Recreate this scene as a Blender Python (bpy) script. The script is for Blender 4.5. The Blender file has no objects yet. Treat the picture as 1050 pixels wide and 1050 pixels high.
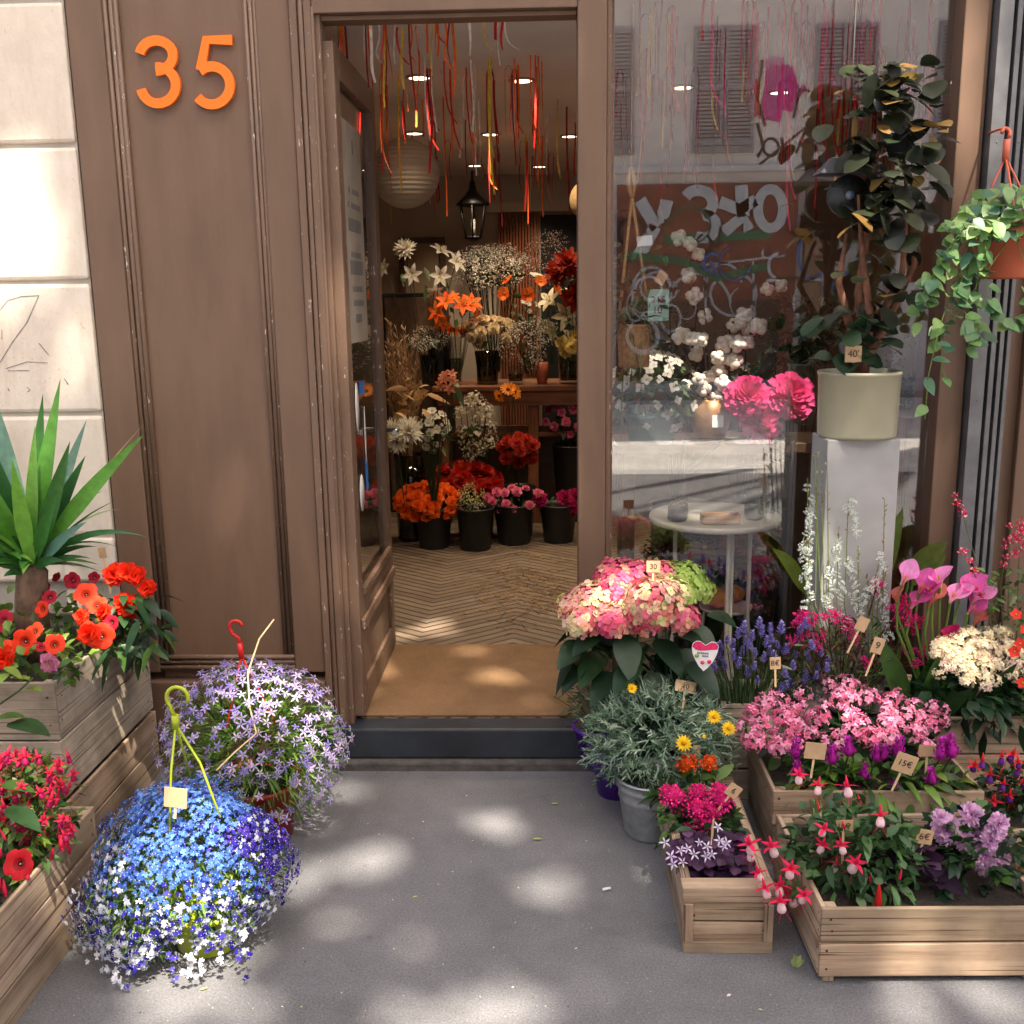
import bpy, math, random
from mathutils import Vector, Matrix, Quaternion
R = math.radians
random.seed(7)
rnd = random.random
def U(a, b): return a + (b - a) * random.random()
V = Vector
scene = bpy.context.scene
COL = scene.collection

# ------------------------------------------------------------------ camera, sky, sun, exposure
F_PX, EYE = 1050.0, 1.65
def _unit(v): return V(v).normalized()
_y = _unit((35, 220, -1050)); _z = -_unit((75, -4975, -1050)); _z = (_z - _y * _y.dot(_z)).normalized(); _x = _y.cross(_z)
ROT = Matrix((_x, _y, _z))                      # camera axes -> world axes
CAM = V((0, 0, EYE))
cam = bpy.data.objects.new('camera', bpy.data.cameras.new('camera'))
cam.data.sensor_width = 36; cam.data.lens = 36 * F_PX / 1050; cam.data.clip_start = .05; cam.data.clip_end = 500
cam.matrix_world = Matrix.Translation(CAM) @ ROT.to_4x4()
COL.objects.link(cam); scene.camera = cam
SUN_DIR = V((0.30, -0.66, 1.2)).normalized()    # towards the sun
world = bpy.data.worlds.new('World'); scene.world = world; world.use_nodes = True
wn = world.node_tree
sky = wn.nodes.new('ShaderNodeTexSky'); sky.sky_type = 'NISHITA'; sky.sun_disc = False
sky.sun_elevation = math.asin(SUN_DIR.z); sky.sun_rotation = math.atan2(SUN_DIR.x, SUN_DIR.y)
sky.dust_density = 6.0; sky.air_density = 1.0; sky.ozone_density = 0.2
bg = wn.nodes['Background']; bg.inputs['Strength'].default_value = 0.11
wn.links.new(sky.outputs['Color'], bg.inputs['Color'])
sun = bpy.data.objects.new('sun', bpy.data.lights.new('sun', 'SUN'))
sun.data.energy = 5.0; sun.data.angle = R(0.53); sun.data.color = (1.0, .90, .76)
sun.rotation_mode = 'QUATERNION'; sun.rotation_quaternion = SUN_DIR.to_track_quat('Z', 'Y'); sun.location = (3, -6, 14)
COL.objects.link(sun)
vs = scene.view_settings; vs.view_transform = 'Standard'; vs.look = 'None'; vs.gamma = 1.0; vs.exposure = 1.80
scene.cycles.max_bounces = 10; scene.cycles.transparent_max_bounces = 24; scene.cycles.diffuse_bounces = 4
scene.cycles.caustics_reflective = False; scene.cycles.caustics_refractive = False
scene.cycles.sample_clamp_indirect = 4.0

def at(px, py, Y):
    d = ROT @ V((px - 525, 525 - py, -F_PX)); return CAM + d * (Y / d.y)
def gd(px, py, z=0.0):
    d = ROT @ V((px - 525, 525 - py, -F_PX)); return CAM + d * ((z - EYE) / d.z)
def S(r, g, b, k=1.0):
    f = lambda c: (c / 255 / 12.92 if c / 255 <= .04045 else ((c / 255 + .055) / 1.055) ** 2.4) * k
    return (f(r), f(g), f(b))
def jit(c, a=.15, h=.05):
    k = 1 + U(-a, a); return tuple(max(0, min(1, x * k * (1 + U(-h, h)))) for x in c)
def mix(a, b, t): return tuple(x + (y - x) * t for x, y in zip(a, b))

# ------------------------------------------------------------------ materials
MATS = {}
def nt(name):
    m = bpy.data.materials.new(name); m.use_nodes = True; n = m.node_tree
    p = n.nodes['Principled BSDF']; MATS[name] = m
    return m, n, p
def node(n, t, **kw):
    x = n.nodes.new(t)
    for k, v in kw.items():
        if k.startswith('i_'): x.inputs[k[2:].replace('_', ' ')].default_value = v
        else: setattr(x, k, v)
    return x
def noise(n, vec, scale, detail=4, rough=.55):
    t = node(n, 'ShaderNodeTexNoise'); t.inputs['Scale'].default_value = scale; t.inputs['Detail'].default_value = detail
    t.inputs['Roughness'].default_value = rough
    if vec is not None: n.links.new(vec, t.inputs['Vector'])
    return t.outputs['Fac']
def ramp(n, fac, stops):
    r = node(n, 'ShaderNodeValToRGB'); e = r.color_ramp.elements
    while len(e) < len(stops): e.new(.5)
    for x, (p, c) in zip(e, stops): x.position = p; x.color = (*c, 1) if len(c) == 3 else c
    n.links.new(fac, r.inputs['Fac']); return r.outputs['Color']
def mixc(n, fac, a, b, mode='MIX'):
    m = node(n, 'ShaderNodeMix', data_type='RGBA', blend_type=mode)
    for s, v in ((0, fac), (6, a), (7, b)):
        if hasattr(v, 'is_output'): n.links.new(v, m.inputs[s])
        else: m.inputs[s].default_value = v if not isinstance(v, tuple) else (*v, 1)
    return m.outputs[2]
def bump(n, p, h, strength=.3, dist=.01):
    b = node(n, 'ShaderNodeBump'); b.inputs['Strength'].default_value = strength; b.inputs['Distance'].default_value = dist
    n.links.new(h, b.inputs['Height']); n.links.new(b.outputs['Normal'], p.inputs['Normal'])
def objc(n): return node(n, 'ShaderNodeTexCoord').outputs['Object']
def geo(n): return node(n, 'ShaderNodeNewGeometry').outputs['Position']
def attr(n, name='Col'): return node(n, 'ShaderNodeAttribute', attribute_name=name).outputs['Color']
def scl(n, vec, s):
    m = node(n, 'ShaderNodeMapping'); m.inputs['Scale'].default_value = s; n.links.new(vec, m.inputs['Vector']); return m.outputs['Vector']

def plain(name, c, rough=.5, metal=0, var=.12, scale=9, bmp=0, bscale=120, spec=.5, coat=0):
    m, n, p = nt(name); v = geo(n)
    f = noise(n, v, scale)
    col = ramp(n, f, [(.3, tuple(x * (1 - var) for x in c)), (.7, tuple(min(1, x * (1 + var)) for x in c))])
    n.links.new(col, p.inputs['Base Color']); p.inputs['Roughness'].default_value = rough; p.inputs['Metallic'].default_value = metal
    p.inputs['Specular IOR Level'].default_value = spec; p.inputs['Coat Weight'].default_value = coat
    if bmp: bump(n, p, noise(n, v, bscale), bmp, .004)
    return m
def tinted(name, rough=.5, trans=.3, var=.18, scale=25, spec=.4, bmp=0, sheen=0):   # colour per face from the mesh
    m, n, p = nt(name); a = attr(n); v = geo(n)
    f = noise(n, v, scale, 3)
    k = ramp(n, f, [(.3, (1 - var,) * 3), (.7, (1 + var * .6,) * 3)])
    c = mixc(n, 1.0, a, k, 'MULTIPLY')
    n.links.new(c, p.inputs['Base Color']); p.inputs['Roughness'].default_value = rough; p.inputs['Specular IOR Level'].default_value = spec
    if bmp: bump(n, p, noise(n, v, 160, 2), bmp, .003)
    if trans:
        t = node(n, 'ShaderNodeBsdfTranslucent'); n.links.new(c, t.inputs['Color'])
        x = node(n, 'ShaderNodeMixShader'); x.inputs[0].default_value = trans
        n.links.new(p.outputs[0], x.inputs[1]); n.links.new(t.outputs[0], x.inputs[2])
        n.links.new(x.outputs[0], n.nodes['Material Output'].inputs['Surface'])
    return m
LEAF = tinted('leaf', .42, .28, .22, 40, .45)
MATTLEAF = tinted('matt_leaf', .75, .2, .2, 60, .25)
PETAL = tinted('petal', .6, .38, .12, 60, .25)
DRYPETAL = tinted('thick_petal', .7, .12, .15, 60, .2)
TINT = tinted('tinted', .6, 0, .15, 30, .3)
GLOSS = tinted('tinted_gloss', .3, 0, .06, 12, .5)

def wood_mat(name, dark, mid, light, rough=.75, stain=.5):
    m, n, p = nt(name); uv = node(n, 'ShaderNodeUVMap', uv_map='UVMap').outputs['UV']
    g = noise(n, scl(n, uv, (3.0, 55, 1)), 1.0, 6, .65)
    w = noise(n, scl(n, uv, (.9, 16, 1)), 1.0, 3, .5)
    f = mixc(n, .45, g, w)
    col = ramp(n, f, [(.30, dark), (.48, mid), (.68, light)])
    vor = node(n, 'ShaderNodeTexVoronoi'); vor.inputs['Scale'].default_value = 1.0; n.links.new(scl(n, uv, (2.6, 9, 1)), vor.inputs['Vector'])
    knot = ramp(n, vor.outputs['Distance'], [(.05, (.2, .13, .08)), (.10, (.62, .5, .4)), (.2, (1, 1, 1))])
    col = mixc(n, .7, col, knot, 'MULTIPLY')
    crk = ramp(n, noise(n, scl(n, uv, (1.6, 150, 1)), 1.0, 2, .5), [(.34, (.22, .16, .12)), (.385, (1, 1, 1))])
    col = mixc(n, .85, col, crk, 'MULTIPLY')
    st = ramp(n, noise(n, geo(n), 7, 4, .65), [(.33, (.5, .46, .43)), (.5, (.88, .86, .84)), (.66, (1.1, 1.07, 1.03))])
    col = mixc(n, stain, col, st, 'MULTIPLY')
    col = mixc(n, 1.0, col, attr(n), 'MULTIPLY')
    n.links.new(col, p.inputs['Base Color']); p.inputs['Roughness'].default_value = rough; p.inputs['Specular IOR Level'].default_value = .25
    bump(n, p, g, .35, .003)
    return m
CRATE = wood_mat('weathered_pine', (.17, .115, .075), (.40, .29, .20), (.54, .42, .305))
GREYWOOD = wood_mat('greyed_wood', (.17, .13, .10), (.36, .29, .225), (.48, .41, .33), .8, .7)
REDWOOD = wood_mat('red_brown_wood', (.10, .035, .014), (.2, .075, .03), (.3, .12, .05), .5, .4)
TRAYWOOD = wood_mat('tray_wood', (.3, .17, .08), (.45, .27, .14), (.55, .36, .2), .5, .2)

def paint_mat(name, c, rough=.45, chips=True):
    m, n, p = nt(name); v = geo(n)
    a = noise(n, scl(n, v, (14, 14, 3)), 1.0, 5, .6)
    col = ramp(n, a, [(.25, tuple(x * .80 for x in c)), (.75, tuple(x * 1.16 for x in c))])
    d = noise(n, scl(n, v, (2.3, 2.3, 1.1)), 1.0, 3, .6)
    col = mixc(n, ramp(n, d, [(.35, (0, 0, 0)), (.75, (.45, .45, .45))]), col, (c[0] * 1.2, c[1] * 1.25, c[2] * 1.3))
    if chips:
        ch = ramp(n, noise(n, scl(n, v, (75, 75, 22)), 1.0, 4, .7), [(.655, (0, 0, 0)), (.665, (1, 1, 1))])
        col = mixc(n, ch, col, (.55, .5, .45))
    n.links.new(col, p.inputs['Base Color']); p.inputs['Roughness'].default_value = rough
    bump(n, p, noise(n, scl(n, v, (90, 90, 25)), 1.0, 4, .6), .12, .003)
    return m
BROWN = paint_mat('brown_paint', (.142, .081, .049), .5, False)
BROWNCHIP = paint_mat('chipped_brown_paint', (.146, .085, .053), .5, True)

def stone_mat():
    m, n, p = nt('limestone'); v = geo(n)
    a = noise(n, v, 3.5, 6, .65)
    col = ramp(n, a, [(.3, (.54, .455, .37)), (.55, (.66, .575, .48)), (.75, (.73, .65, .56))])
    st = ramp(n, noise(n, scl(n, v, (7, 7, 1.3)), 1.0, 6, .7), [(.50, (1, 1, 1)), (.75, (.74, .69, .62))])
    col = mixc(n, .8, col, st, 'MULTIPLY')
    pit = ramp(n, noise(n, v, 55, 4, .75), [(.62, (1, 1, 1)), (.72, (.62, .56, .5))])
    col = mixc(n, .6, col, pit, 'MULTIPLY')
    n.links.new(col, p.inputs['Base Color']); p.inputs['Roughness'].default_value = .85
    bump(n, p, noise(n, v, 90, 5, .7), .25, .004); return m
STONE = stone_mat()
def asphalt_mat(name, c, k=1):
    m, n, p = nt(name); v = geo(n)
    col = ramp(n, noise(n, v, 2.2, 6, .65), [(.28, tuple(x * .74 for x in c)), (.72, tuple(x * 1.22 for x in c))])
    fine = ramp(n, noise(n, v, 170, 4, .8), [(.3, (.48, .48, .48)), (.7, (1.36, 1.36, 1.36))])
    col = mixc(n, .9, col, fine, 'MULTIPLY')
    vo = node(n, 'ShaderNodeTexVoronoi'); vo.inputs['Scale'].default_value = 95; n.links.new(v, vo.inputs['Vector'])
    sel = ramp(n, vo.outputs['Color'], [(.80, (0, 0, 0)), (.84, (1, 1, 1))])
    dot = ramp(n, vo.outputs['Distance'], [(.16, (1, 1, 1)), (.26, (0, 0, 0))])
    grit = mixc(n, 1.0, mixc(n, 1.0, sel, dot, 'MULTIPLY'), (.5, .5, .5), 'MULTIPLY')
    col = mixc(n, grit, col, (.34, .32, .30))
    dk = ramp(n, noise(n, scl(n, v, (1.5, 3.2, 1)), 1.0, 5, .7), [(.60, (1, 1, 1)), (.78, (.66, .64, .64))])
    col = mixc(n, .8, col, dk, 'MULTIPLY')
    n.links.new(col, p.inputs['Base Color']); p.inputs['Roughness'].default_value = .85; p.inputs['Specular IOR Level'].default_value = .3
    bump(n, p, noise(n, v, 190, 4, .75), .8, .005); return m
ASPHALT = asphalt_mat('asphalt', (.168, .166, .173))
ROADMAT = asphalt_mat('pale_road', (.58, .555, .53))

def floor_mat():
    m, n, p = nt('herringbone_floor'); v = geo(n)
    sx = node(n, 'ShaderNodeSeparateXYZ'); n.links.new(v, sx.inputs[0])
    def M(op, a, b=None):
        q = node(n, 'ShaderNodeMath', operation=op)
        for i, s in enumerate((a, b)):
            if s is None: continue
            if hasattr(s, 'is_output'): n.links.new(s, q.inputs[i])
            else: q.inputs[i].default_value = s
        return q.outputs[0]
    tri = M('PINGPONG', M('ADD', sx.outputs['X'], 20.32), .42)
    s = M('ADD', M('MULTIPLY', sx.outputs['Y'], 1.0), M('MULTIPLY', tri, .75))
    s = M('ADD', s, M('MULTIPLY', noise(n, v, 5, 2), .02))
    fr = M('FRACT', M('MULTIPLY', s, 15.0)); idx = M('FLOOR', M('MULTIPLY', s, 15.0))
    line = M('LESS_THAN', fr, .26)
    seam = M('LESS_THAN', M('ABSOLUTE', M('SUBTRACT', tri, .21)), .204)   # plank ends at the zigzag folds
    wnz = node(n, 'ShaderNodeTexWhiteNoise', noise_dimensions='1D'); n.links.new(idx, wnz.inputs['W'])
    col = ramp(n, wnz.outputs['Value'], [(0, (.15, .108, .072)), (1, (.25, .19, .135))])
    col = mixc(n, .6, col, ramp(n, noise(n, v, 6, 6, .7), [(.3, (.55, .5, .46)), (.7, (1.15, 1.12, 1.1))]), 'MULTIPLY')
    col = mixc(n, line, col, (.045, .028, .018))
    n.links.new(col, p.inputs['Base Color']); p.inputs['Roughness'].default_value = .55
    bump(n, p, fr, .25, .004); return m
FLOOR = floor_mat()
def mat_mat():
    m, n, p = nt('coir'); v = geo(n)
    f = noise(n, v, 330, 2, .8)
    col = ramp(n, f, [(.3, (.13, .068, .03)), (.7, (.33, .19, .09))])
    col = mixc(n, .7, col, ramp(n, noise(n, v, 5, 5, .65), [(.3, (.7, .7, .7)), (.7, (1.15, 1.15, 1.15))]), 'MULTIPLY')
    n.links.new(col, p.inputs['Base Color']); p.inputs['Roughness'].default_value = .95
    bump(n, p, f, .8, .006); return m
COIR = mat_mat()
SLATE = plain('slate', (.022, .027, .035), .38, 0, .4, 6, .25, 60)
ROUGHSTONE = plain('rough_step', (.075, .066, .06), .9, 0, .35, 30, .8, 45)
STEEL = plain('shutter_steel', (.15, .15, .155), .42, .35, .2, 14, .1, 70)
DARKSTEEL = plain('dark_steel', (.045, .045, .047), .5, .3, .25, 14)
GALV = plain('galvanised', (.42, .44, .45), .38, .8, .22, 26, .08, 80)
DIGIT = plain('orange_enamel', S(255, 118, 20), .4, 0, .03)
BLACKPL = plain('black_plastic', (.012, .012, .013), .45, 0, .2)
PURPLEPL = plain('purple_plastic', S(88, 34, 150), .4, 0, .1)
LIMEPL = plain('lime_plastic', S(176, 190, 40, .85), .4, 0, .08)
REDPL = plain('red_plastic', S(190, 25, 22), .35, 0, .08)
TERRA = plain('terracotta_plastic', S(176, 88, 58), .55, 0, .12, 14)
SAGE = plain('sage_glaze', S(168, 164, 138), .3, 0, .08, 5)
PEDESTAL = plain('white_pedestal', (.35, .345, .335), .55, 0, .14, 5)
WHITEMETAL = plain('cream_metal', S(222, 214, 196, .95), .4, 0, .06)
RUSTMETAL = plain('dark_rusty_metal', (.055, .038, .026), .6, .3, .5, 26)
SOIL = plain('potting_soil', (.022, .015, .010), .95, 0, .6, 90, 1.0, 160)
PLASTER = plain('shop_plaster', (.46, .37, .29), .85, 0, .12, 3)
CEIL = plain('ceiling_paint', (.85, .80, .76), .7, 0, .08, 2)
CURTAIN = plain('rust_curtain', (.26, .075, .028), .8, 0, .2, 6)
BLACKMATT = plain('black_matt', (.010, .009, .009), .8, 0, .3)
KRAFT = plain('kraft_card', S(193, 160, 122, .95), .8, 0, .08, 40)
PAPERW = plain('white_card', (.7, .69, .66), .7, 0, .06, 40)
INK = plain('ink', (.03, .025, .025), .7, 0, .1)
STICK = plain('pale_stick', S(214, 186, 140), .7, 0, .1, 60)
BARK = plain('bark', (.115, .068, .04), .85, 0, .45, 28, .8, 70)
BASKET = plain('woven_straw', S(184, 142, 98, .85), .8, 0, .3, 60, .8, 150)
ROPE = plain('jute_rope', S(196, 156, 106, .9), .85, 0, .2, 120, .5, 200)
GOLD = plain('gold_lustre', S(190, 140, 84, .85), .32, .35, .25, 18, .25, 60)
TEAL = plain('teal_pot', S(92, 128, 116), .5, 0, .1)
PUMPKIN = plain('pumpkin_skin', S(214, 140, 50, .9), .5, 0, .2, 12)
BRICKRED = plain('red_shopfront_paint', (.30, .095, .055), .6, 0, .3, 4)
PLASTERB = plain('pale_render', (.88, .83, .79), .85, 0, .12, 1.2)
SHUTTERW = plain('shutter_paint', (.36, .36, .40), .6, 0, .08)
SILVER = plain('silver_spray', (.66, .67, .69), .5, .0, .1)
WHITESPRAY = plain('pale_spray', (.55, .54, .56), .6)
PINKSPRAY = plain('pink_spray', S(214, 80, 160), .6)
GREENSPRAY = plain('green_spray', (.05, .2, .09), .6)
BLUESPRAY = plain('blue_spray', S(50, 110, 180), .6)
DARKIN = plain('dark_opening', (.02, .018, .016), .4, 0, .2)
KERB = plain('granite', (.38, .37, .355), .8, 0, .2, 30, .4, 90)
FRAMEW = plain('frame_wood', (.10, .055, .028), .5, 0, .3, 20)
def paper_lantern_mat():
    m, n, p = nt('rice_paper'); p.inputs['Base Color'].default_value = (.62, .54, .42, 1); p.inputs['Roughness'].default_value = .8
    t = node(n, 'ShaderNodeBsdfTranslucent'); t.inputs['Color'].default_value = (.6, .5, .38, 1)
    x = node(n, 'ShaderNodeMixShader'); x.inputs[0].default_value = .3
    n.links.new(p.outputs[0], x.inputs[1]); n.links.new(t.outputs[0], x.inputs[2]); n.links.new(x.outputs[0], n.nodes['Material Output'].inputs['Surface'])
    w = node(n, 'ShaderNodeTexWave', wave_type='BANDS', bands_direction='Z'); w.inputs['Scale'].default_value = 14
    n.links.new(geo(n), w.inputs['Vector']); bump(n, p, w.outputs['Fac'], .5, .01); return m
RICE = paper_lantern_mat()
def glass_mat(name, tint=(.97, .985, .975), f0=.045, rough=0.0):
    m, n, p = nt(name); n.nodes.remove(p)
    lw = node(n, 'ShaderNodeLayerWeight'); lw.inputs['Blend'].default_value = .5
    pw = node(n, 'ShaderNodeMath', operation='POWER'); n.links.new(lw.outputs['Facing'], pw.inputs[0]); pw.inputs[1].default_value = 5
    mr = node(n, 'ShaderNodeMapRange'); n.links.new(pw.outputs[0], mr.inputs['Value']); mr.inputs['To Min'].default_value = f0; mr.inputs['To Max'].default_value = 1
    t = node(n, 'ShaderNodeBsdfTransparent'); t.inputs[0].default_value = (*tint, 1)
    g = node(n, 'ShaderNodeBsdfGlossy'); g.inputs['Roughness'].default_value = rough
    x = node(n, 'ShaderNodeMixShader'); n.links.new(mr.outputs[0], x.inputs[0]); n.links.new(t.outputs[0], x.inputs[1]); n.links.new(g.outputs[0], x.inputs[2])
    n.links.new(x.outputs[0], n.nodes['Material Output'].inputs['Surface']); return m
GLASS = glass_mat('shop_glass', (.97, .975, .97), .135)
VASEGLASS = glass_mat('vase_glass', (.90, .93, .91), .06)
DARKGLASS = glass_mat('smoked_glass', (.30, .30, .28), .07)
def lamp_mat():
    m, n, p = nt('lit_lamp'); p.inputs['Emission Color'].default_value = (1, .72, .42, 1); p.inputs['Emission Strength'].default_value = 2; return m
LIT = lamp_mat()

# ------------------------------------------------------------------ mesh builder
class MB:
    def __init__(s): s.v = []; s.f = []; s.c = []; s.m = []; s.u = []; s.mats = []; s.smooth = []
    def mi(s, mat):
        if mat not in s.mats: s.mats.append(mat)
        return s.mats.index(mat)
    def face(s, idx, col=(1, 1, 1), mat=None, uv=None, smooth=False):
        s.f.append(idx); s.c.append(col); s.m.append(s.mi(mat) if mat else 0); s.u.append(uv); s.smooth.append(smooth)
    def add(s, pts):
        i = len(s.v); s.v.extend(tuple(p) for p in pts); return i
    def poly(s, pts, col=(1, 1, 1), mat=None, smooth=False):
        i = s.add(pts); s.face(list(range(i, i + len(pts))), col, mat, None, smooth)
    def box(s, lo, hi, mat=None, col=(1, 1, 1), M=None):
        x0, y0, z0 = lo; x1, y1, z1 = hi
        P = [V((x, y, z)) for z in (z0, z1) for y in (y0, y1) for x in (x0, x1)]
        L = [x1 - x0, y1 - y0, z1 - z0]; ax = L.index(max(L)); oth = [k for k in range(3) if k != ax]
        off = (U(0, 50), U(0, 50))
        Q = [M @ p for p in P] if M else P
        i = s.add(Q)
        for q in ((0, 2, 3, 1), (4, 5, 7, 6), (0, 1, 5, 4), (2, 6, 7, 3), (0, 4, 6, 2), (1, 3, 7, 5)):
            uv = [(P[k][ax] + off[0], P[k][oth[0]] + P[k][oth[1]] + off[1]) for k in q]
            s.face([i + k for k in q], col, mat, uv)
    def tube(s, pts, r, col=(1, 1, 1), mat=None, n=6, cap=True):
        pts = [V(p) for p in pts]; k = len(pts); rr = r if isinstance(r, (list, tuple)) else [r] * k
        rings = []; up = V((0, 0, 1)); prev = None
        for j, p in enumerate(pts):
            d = (pts[min(j + 1, k - 1)] - pts[max(j - 1, 0)])
            d = d.normalized() if d.length > 1e-9 else V((0, 0, 1))
            a = prev if prev is not None else (V((1, 0, 0)) if abs(d.z) > .9 else up)
            a = a - d * a.dot(d)
            if a.length < 1e-6: a = V((0, 1, 0)) - d * d.y
            a.normalize(); b = d.cross(a); prev = a
            rings.append(s.add([p + (a * math.cos(t) + b * math.sin(t)) * rr[j] for t in (2 * math.pi * q / n for q in range(n))]))
        for j in range(k - 1):
            for q in range(n):
                q2 = (q + 1) % n
                s.face([rings[j] + q, rings[j] + q2, rings[j + 1] + q2, rings[j + 1] + q], col, mat, None, True)
        if cap:
            s.face([rings[0] + q for q in reversed(range(n))], col, mat); s.face([rings[-1] + q for q in range(n)], col, mat)
    def lathe(s, prof, c=(0, 0, 0), mat=None, col=(1, 1, 1), n=24, M=None, squash=None, caps=True):
        c = V(c); rings = []
        for (r, z) in prof:
            ring = []
            for q in range(n):
                t = 2 * math.pi * q / n; k = squash(t, z) if squash else 1
                p = V((r * k * math.cos(t), r * k * math.sin(t), z)); ring.append((M @ p if M else p) + c)
            rings.append(s.add(ring))
        for j in range(len(prof) - 1):
            for q in range(n):
                q2 = (q + 1) % n
                s.face([rings[j] + q, rings[j] + q2, rings[j + 1] + q2, rings[j + 1] + q], col, mat, None, True)
        if not caps: return
        if prof[0][0] > 1e-5: s.face([rings[0] + q for q in reversed(range(n))], col, mat)
        if prof[-1][0] > 1e-5: s.face([rings[-1] + q for q in range(n)], col, mat)
    def ball(s, c, r, mat=None, col=(1, 1, 1), n=10, sz=1.0, j=0):
        pr = []
        for k in range(n // 2 + 1):
            a = -math.pi / 2 + math.pi * k / (n // 2); pr.append((max(1e-6, r * math.cos(a)), r * sz * math.sin(a)))
        s.lathe(pr, c, mat, col, n)
    def leaf(s, p, d, nrm, L, W, col, fold=.18, droop=.15, seg=4, shape='ovate', mat=None, tip=None):
        p = V(p); d = V(d).normalized(); nrm = V(nrm); side = d.cross(nrm)
        if side.length < 1e-5: side = d.cross(V((.3, .5, .8)))
        side.normalize(); nn = side.cross(d).normalized()
        base = len(s.v)
        for k in range(seg + 1):
            t = k / seg
            if shape == 'ovate': w = math.sin(math.pi * t ** .75) ** .8 if 0 < t < 1 else (.08 if t == 0 else 0.02)
            elif shape == 'blade': w = (.35 + .65 * math.sin(math.pi * min(1, t * 1.1 + .05) ** .9)) * (1 - t ** 4) if t < 1 else .01
            elif shape == 'sword': w = min(1, .42 + 1.5 * t) * (1 - max(0, (t - .38) / .62) ** 1.7) if t < 1 else .01
            elif shape == 'round': w = math.sqrt(max(0, 1 - (2 * t - 1.02) ** 2)) if 0 < t < 1 else .12
            elif shape == 'petal': w = (.25 + .75 * math.sin(math.pi * .5 * min(1, t * 1.25))) * (1 if t < .85 else .72)
            elif shape == 'strap': w = 1 - .75 * t
            else: w = 1 - t
            c = p + d * (L * t) - V((0, 0, 1)) * (droop * L * t * t)
            e = side * (W * .5 * w); f = nn * (fold * W * .5 * w)
            s.v.extend((tuple(c - e + f), tuple(c), tuple(c + e + f)))
        for k in range(seg):
            a = base + 3 * k; cc = col if tip is None else mix(col, tip, (k + .5) / seg)
            s.face([a, a + 1, a + 4, a + 3], cc, mat, None, True); s.face([a + 1, a + 2, a + 5, a + 4], cc, mat, None, True)
    def stroke(s, pts, w, t, M, mat=None, col=(1, 1, 1), closed=False):      # flat stroke of width w, thickness t, drawn in the xz plane of M
        pts = [V((x, 0, z)) for x, z in pts]; k = len(pts); base = len(s.v)
        for j, p in enumerate(pts):
            a = pts[(j + 1) % k if closed else min(j + 1, k - 1)]; b = pts[(j - 1) % k if closed else max(j - 1, 0)]
            d = (a - b).normalized(); n = V((-d.z, 0, d.x))
            ww = w[j] if isinstance(w, (list, tuple)) else w
            for q in (p + n * ww / 2, p - n * ww / 2):
                s.v.append(tuple(M @ (q + V((0, -t, 0))))); s.v.append(tuple(M @ q))
        for j in range(k if closed else k - 1):
            a, b = base + 4 * j, base + 4 * ((j + 1) % k)
            s.face([a, b, b + 2, a + 2], col, mat); s.face([a, a + 1, b + 1, b], col, mat); s.face([a + 2, b + 2, b + 3, a + 3], col, mat)
            s.face([a + 1, a + 3, b + 3, b + 1], col, mat)
        if not closed:
            a = base; s.face([a, a + 2, a + 3, a + 1], col, mat); a = base + 4 * (k - 1); s.face([a, a + 1, a + 3, a + 2], col, mat)
    def mesh(s, name, mat):
        me = bpy.data.meshes.new(name); me.from_pydata(s.v, [], s.f)
        at_ = me.attributes.new('Col', 'FLOAT_COLOR', 'FACE'); flat = []
        for c in s.c: flat.extend((c[0], c[1], c[2], 1.0))
        at_.data.foreach_set('color', flat)
        me.polygons.foreach_set('use_smooth', s.smooth)
        for mm in (s.mats or [mat]): me.materials.append(mm)
        if s.mats: me.polygons.foreach_set('material_index', s.m)
        if any(u is not None for u in s.u):
            uvl = me.uv_layers.new(name='UVMap'); uvs = []
            for f, u in zip(s.f, s.u):
                for q in range(len(f)): uvs.extend(u[q] if u else (0, 0))
            uvl.data.foreach_set('uv', uvs)
        me.update(); return me
    def build(s, name, mat=None, parent=None, bevel=0):
        if mat is not None and s.mats and any(True for _ in ()): pass
        o = bpy.data.objects.new(name, s.mesh(name, mat)); COL.objects.link(o)
        if parent is not None:
            o.parent = parent
            o.matrix_parent_inverse = Matrix.Translation(-parent.location) if parent.parent is None else parent_inv(parent)
        if bevel:
            b = o.modifiers.new('bevel', 'BEVEL'); b.width = bevel; b.segments = 2; b.limit_method = 'ANGLE'; b.angle_limit = R(50)
        return o
def parent_inv(p):
    m = Matrix.Identity(4); q = p; chain = []
    while q is not None: chain.append(q); q = q.parent
    for q in reversed(chain): m = m @ q.matrix_parent_inverse @ (Matrix.Translation(q.location) @ q.rotation_euler.to_matrix().to_4x4() @ Matrix.Diagonal((*q.scale, 1)))
    return m.inverted()
def tag(o, label, cat, group=None, kind=None):
    if label: o['label'] = label
    if cat: o['category'] = cat
    if group: o['group'] = group
    if kind: o['kind'] = kind
    return o
def thing(name, label, cat, loc=(0, 0, 0), group=None):
    o = bpy.data.objects.new(name, None); o.empty_display_size = .1; COL.objects.link(o); o.location = V(loc); tag(o, label, cat, group); return o
def struct(o): o['kind'] = 'structure'; return o
def place(mesh, name, parent, p, nrm=(0, 0, 1), s=1.0, roll=None):      # a copy of a small mesh set on a plant, its +Z along nrm
    o = bpy.data.objects.new(name, mesh); COL.objects.link(o); o.parent = parent
    q = V(nrm).normalized().to_track_quat('Z', 'Y') @ Quaternion((0, 0, 1), U(0, 6.28) if roll is None else roll)
    o.rotation_euler = q.to_euler(); o.scale = (s,) * 3
    o.matrix_parent_inverse = Matrix.Translation(-parent.location); o.location = V(p); return o
def rdir(up=0.0):
    while True:
        d = V((U(-1, 1), U(-1, 1), U(-1, 1)))
        if .05 < d.length < 1: d.normalize(); d.z += up; return d.normalized()
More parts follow.
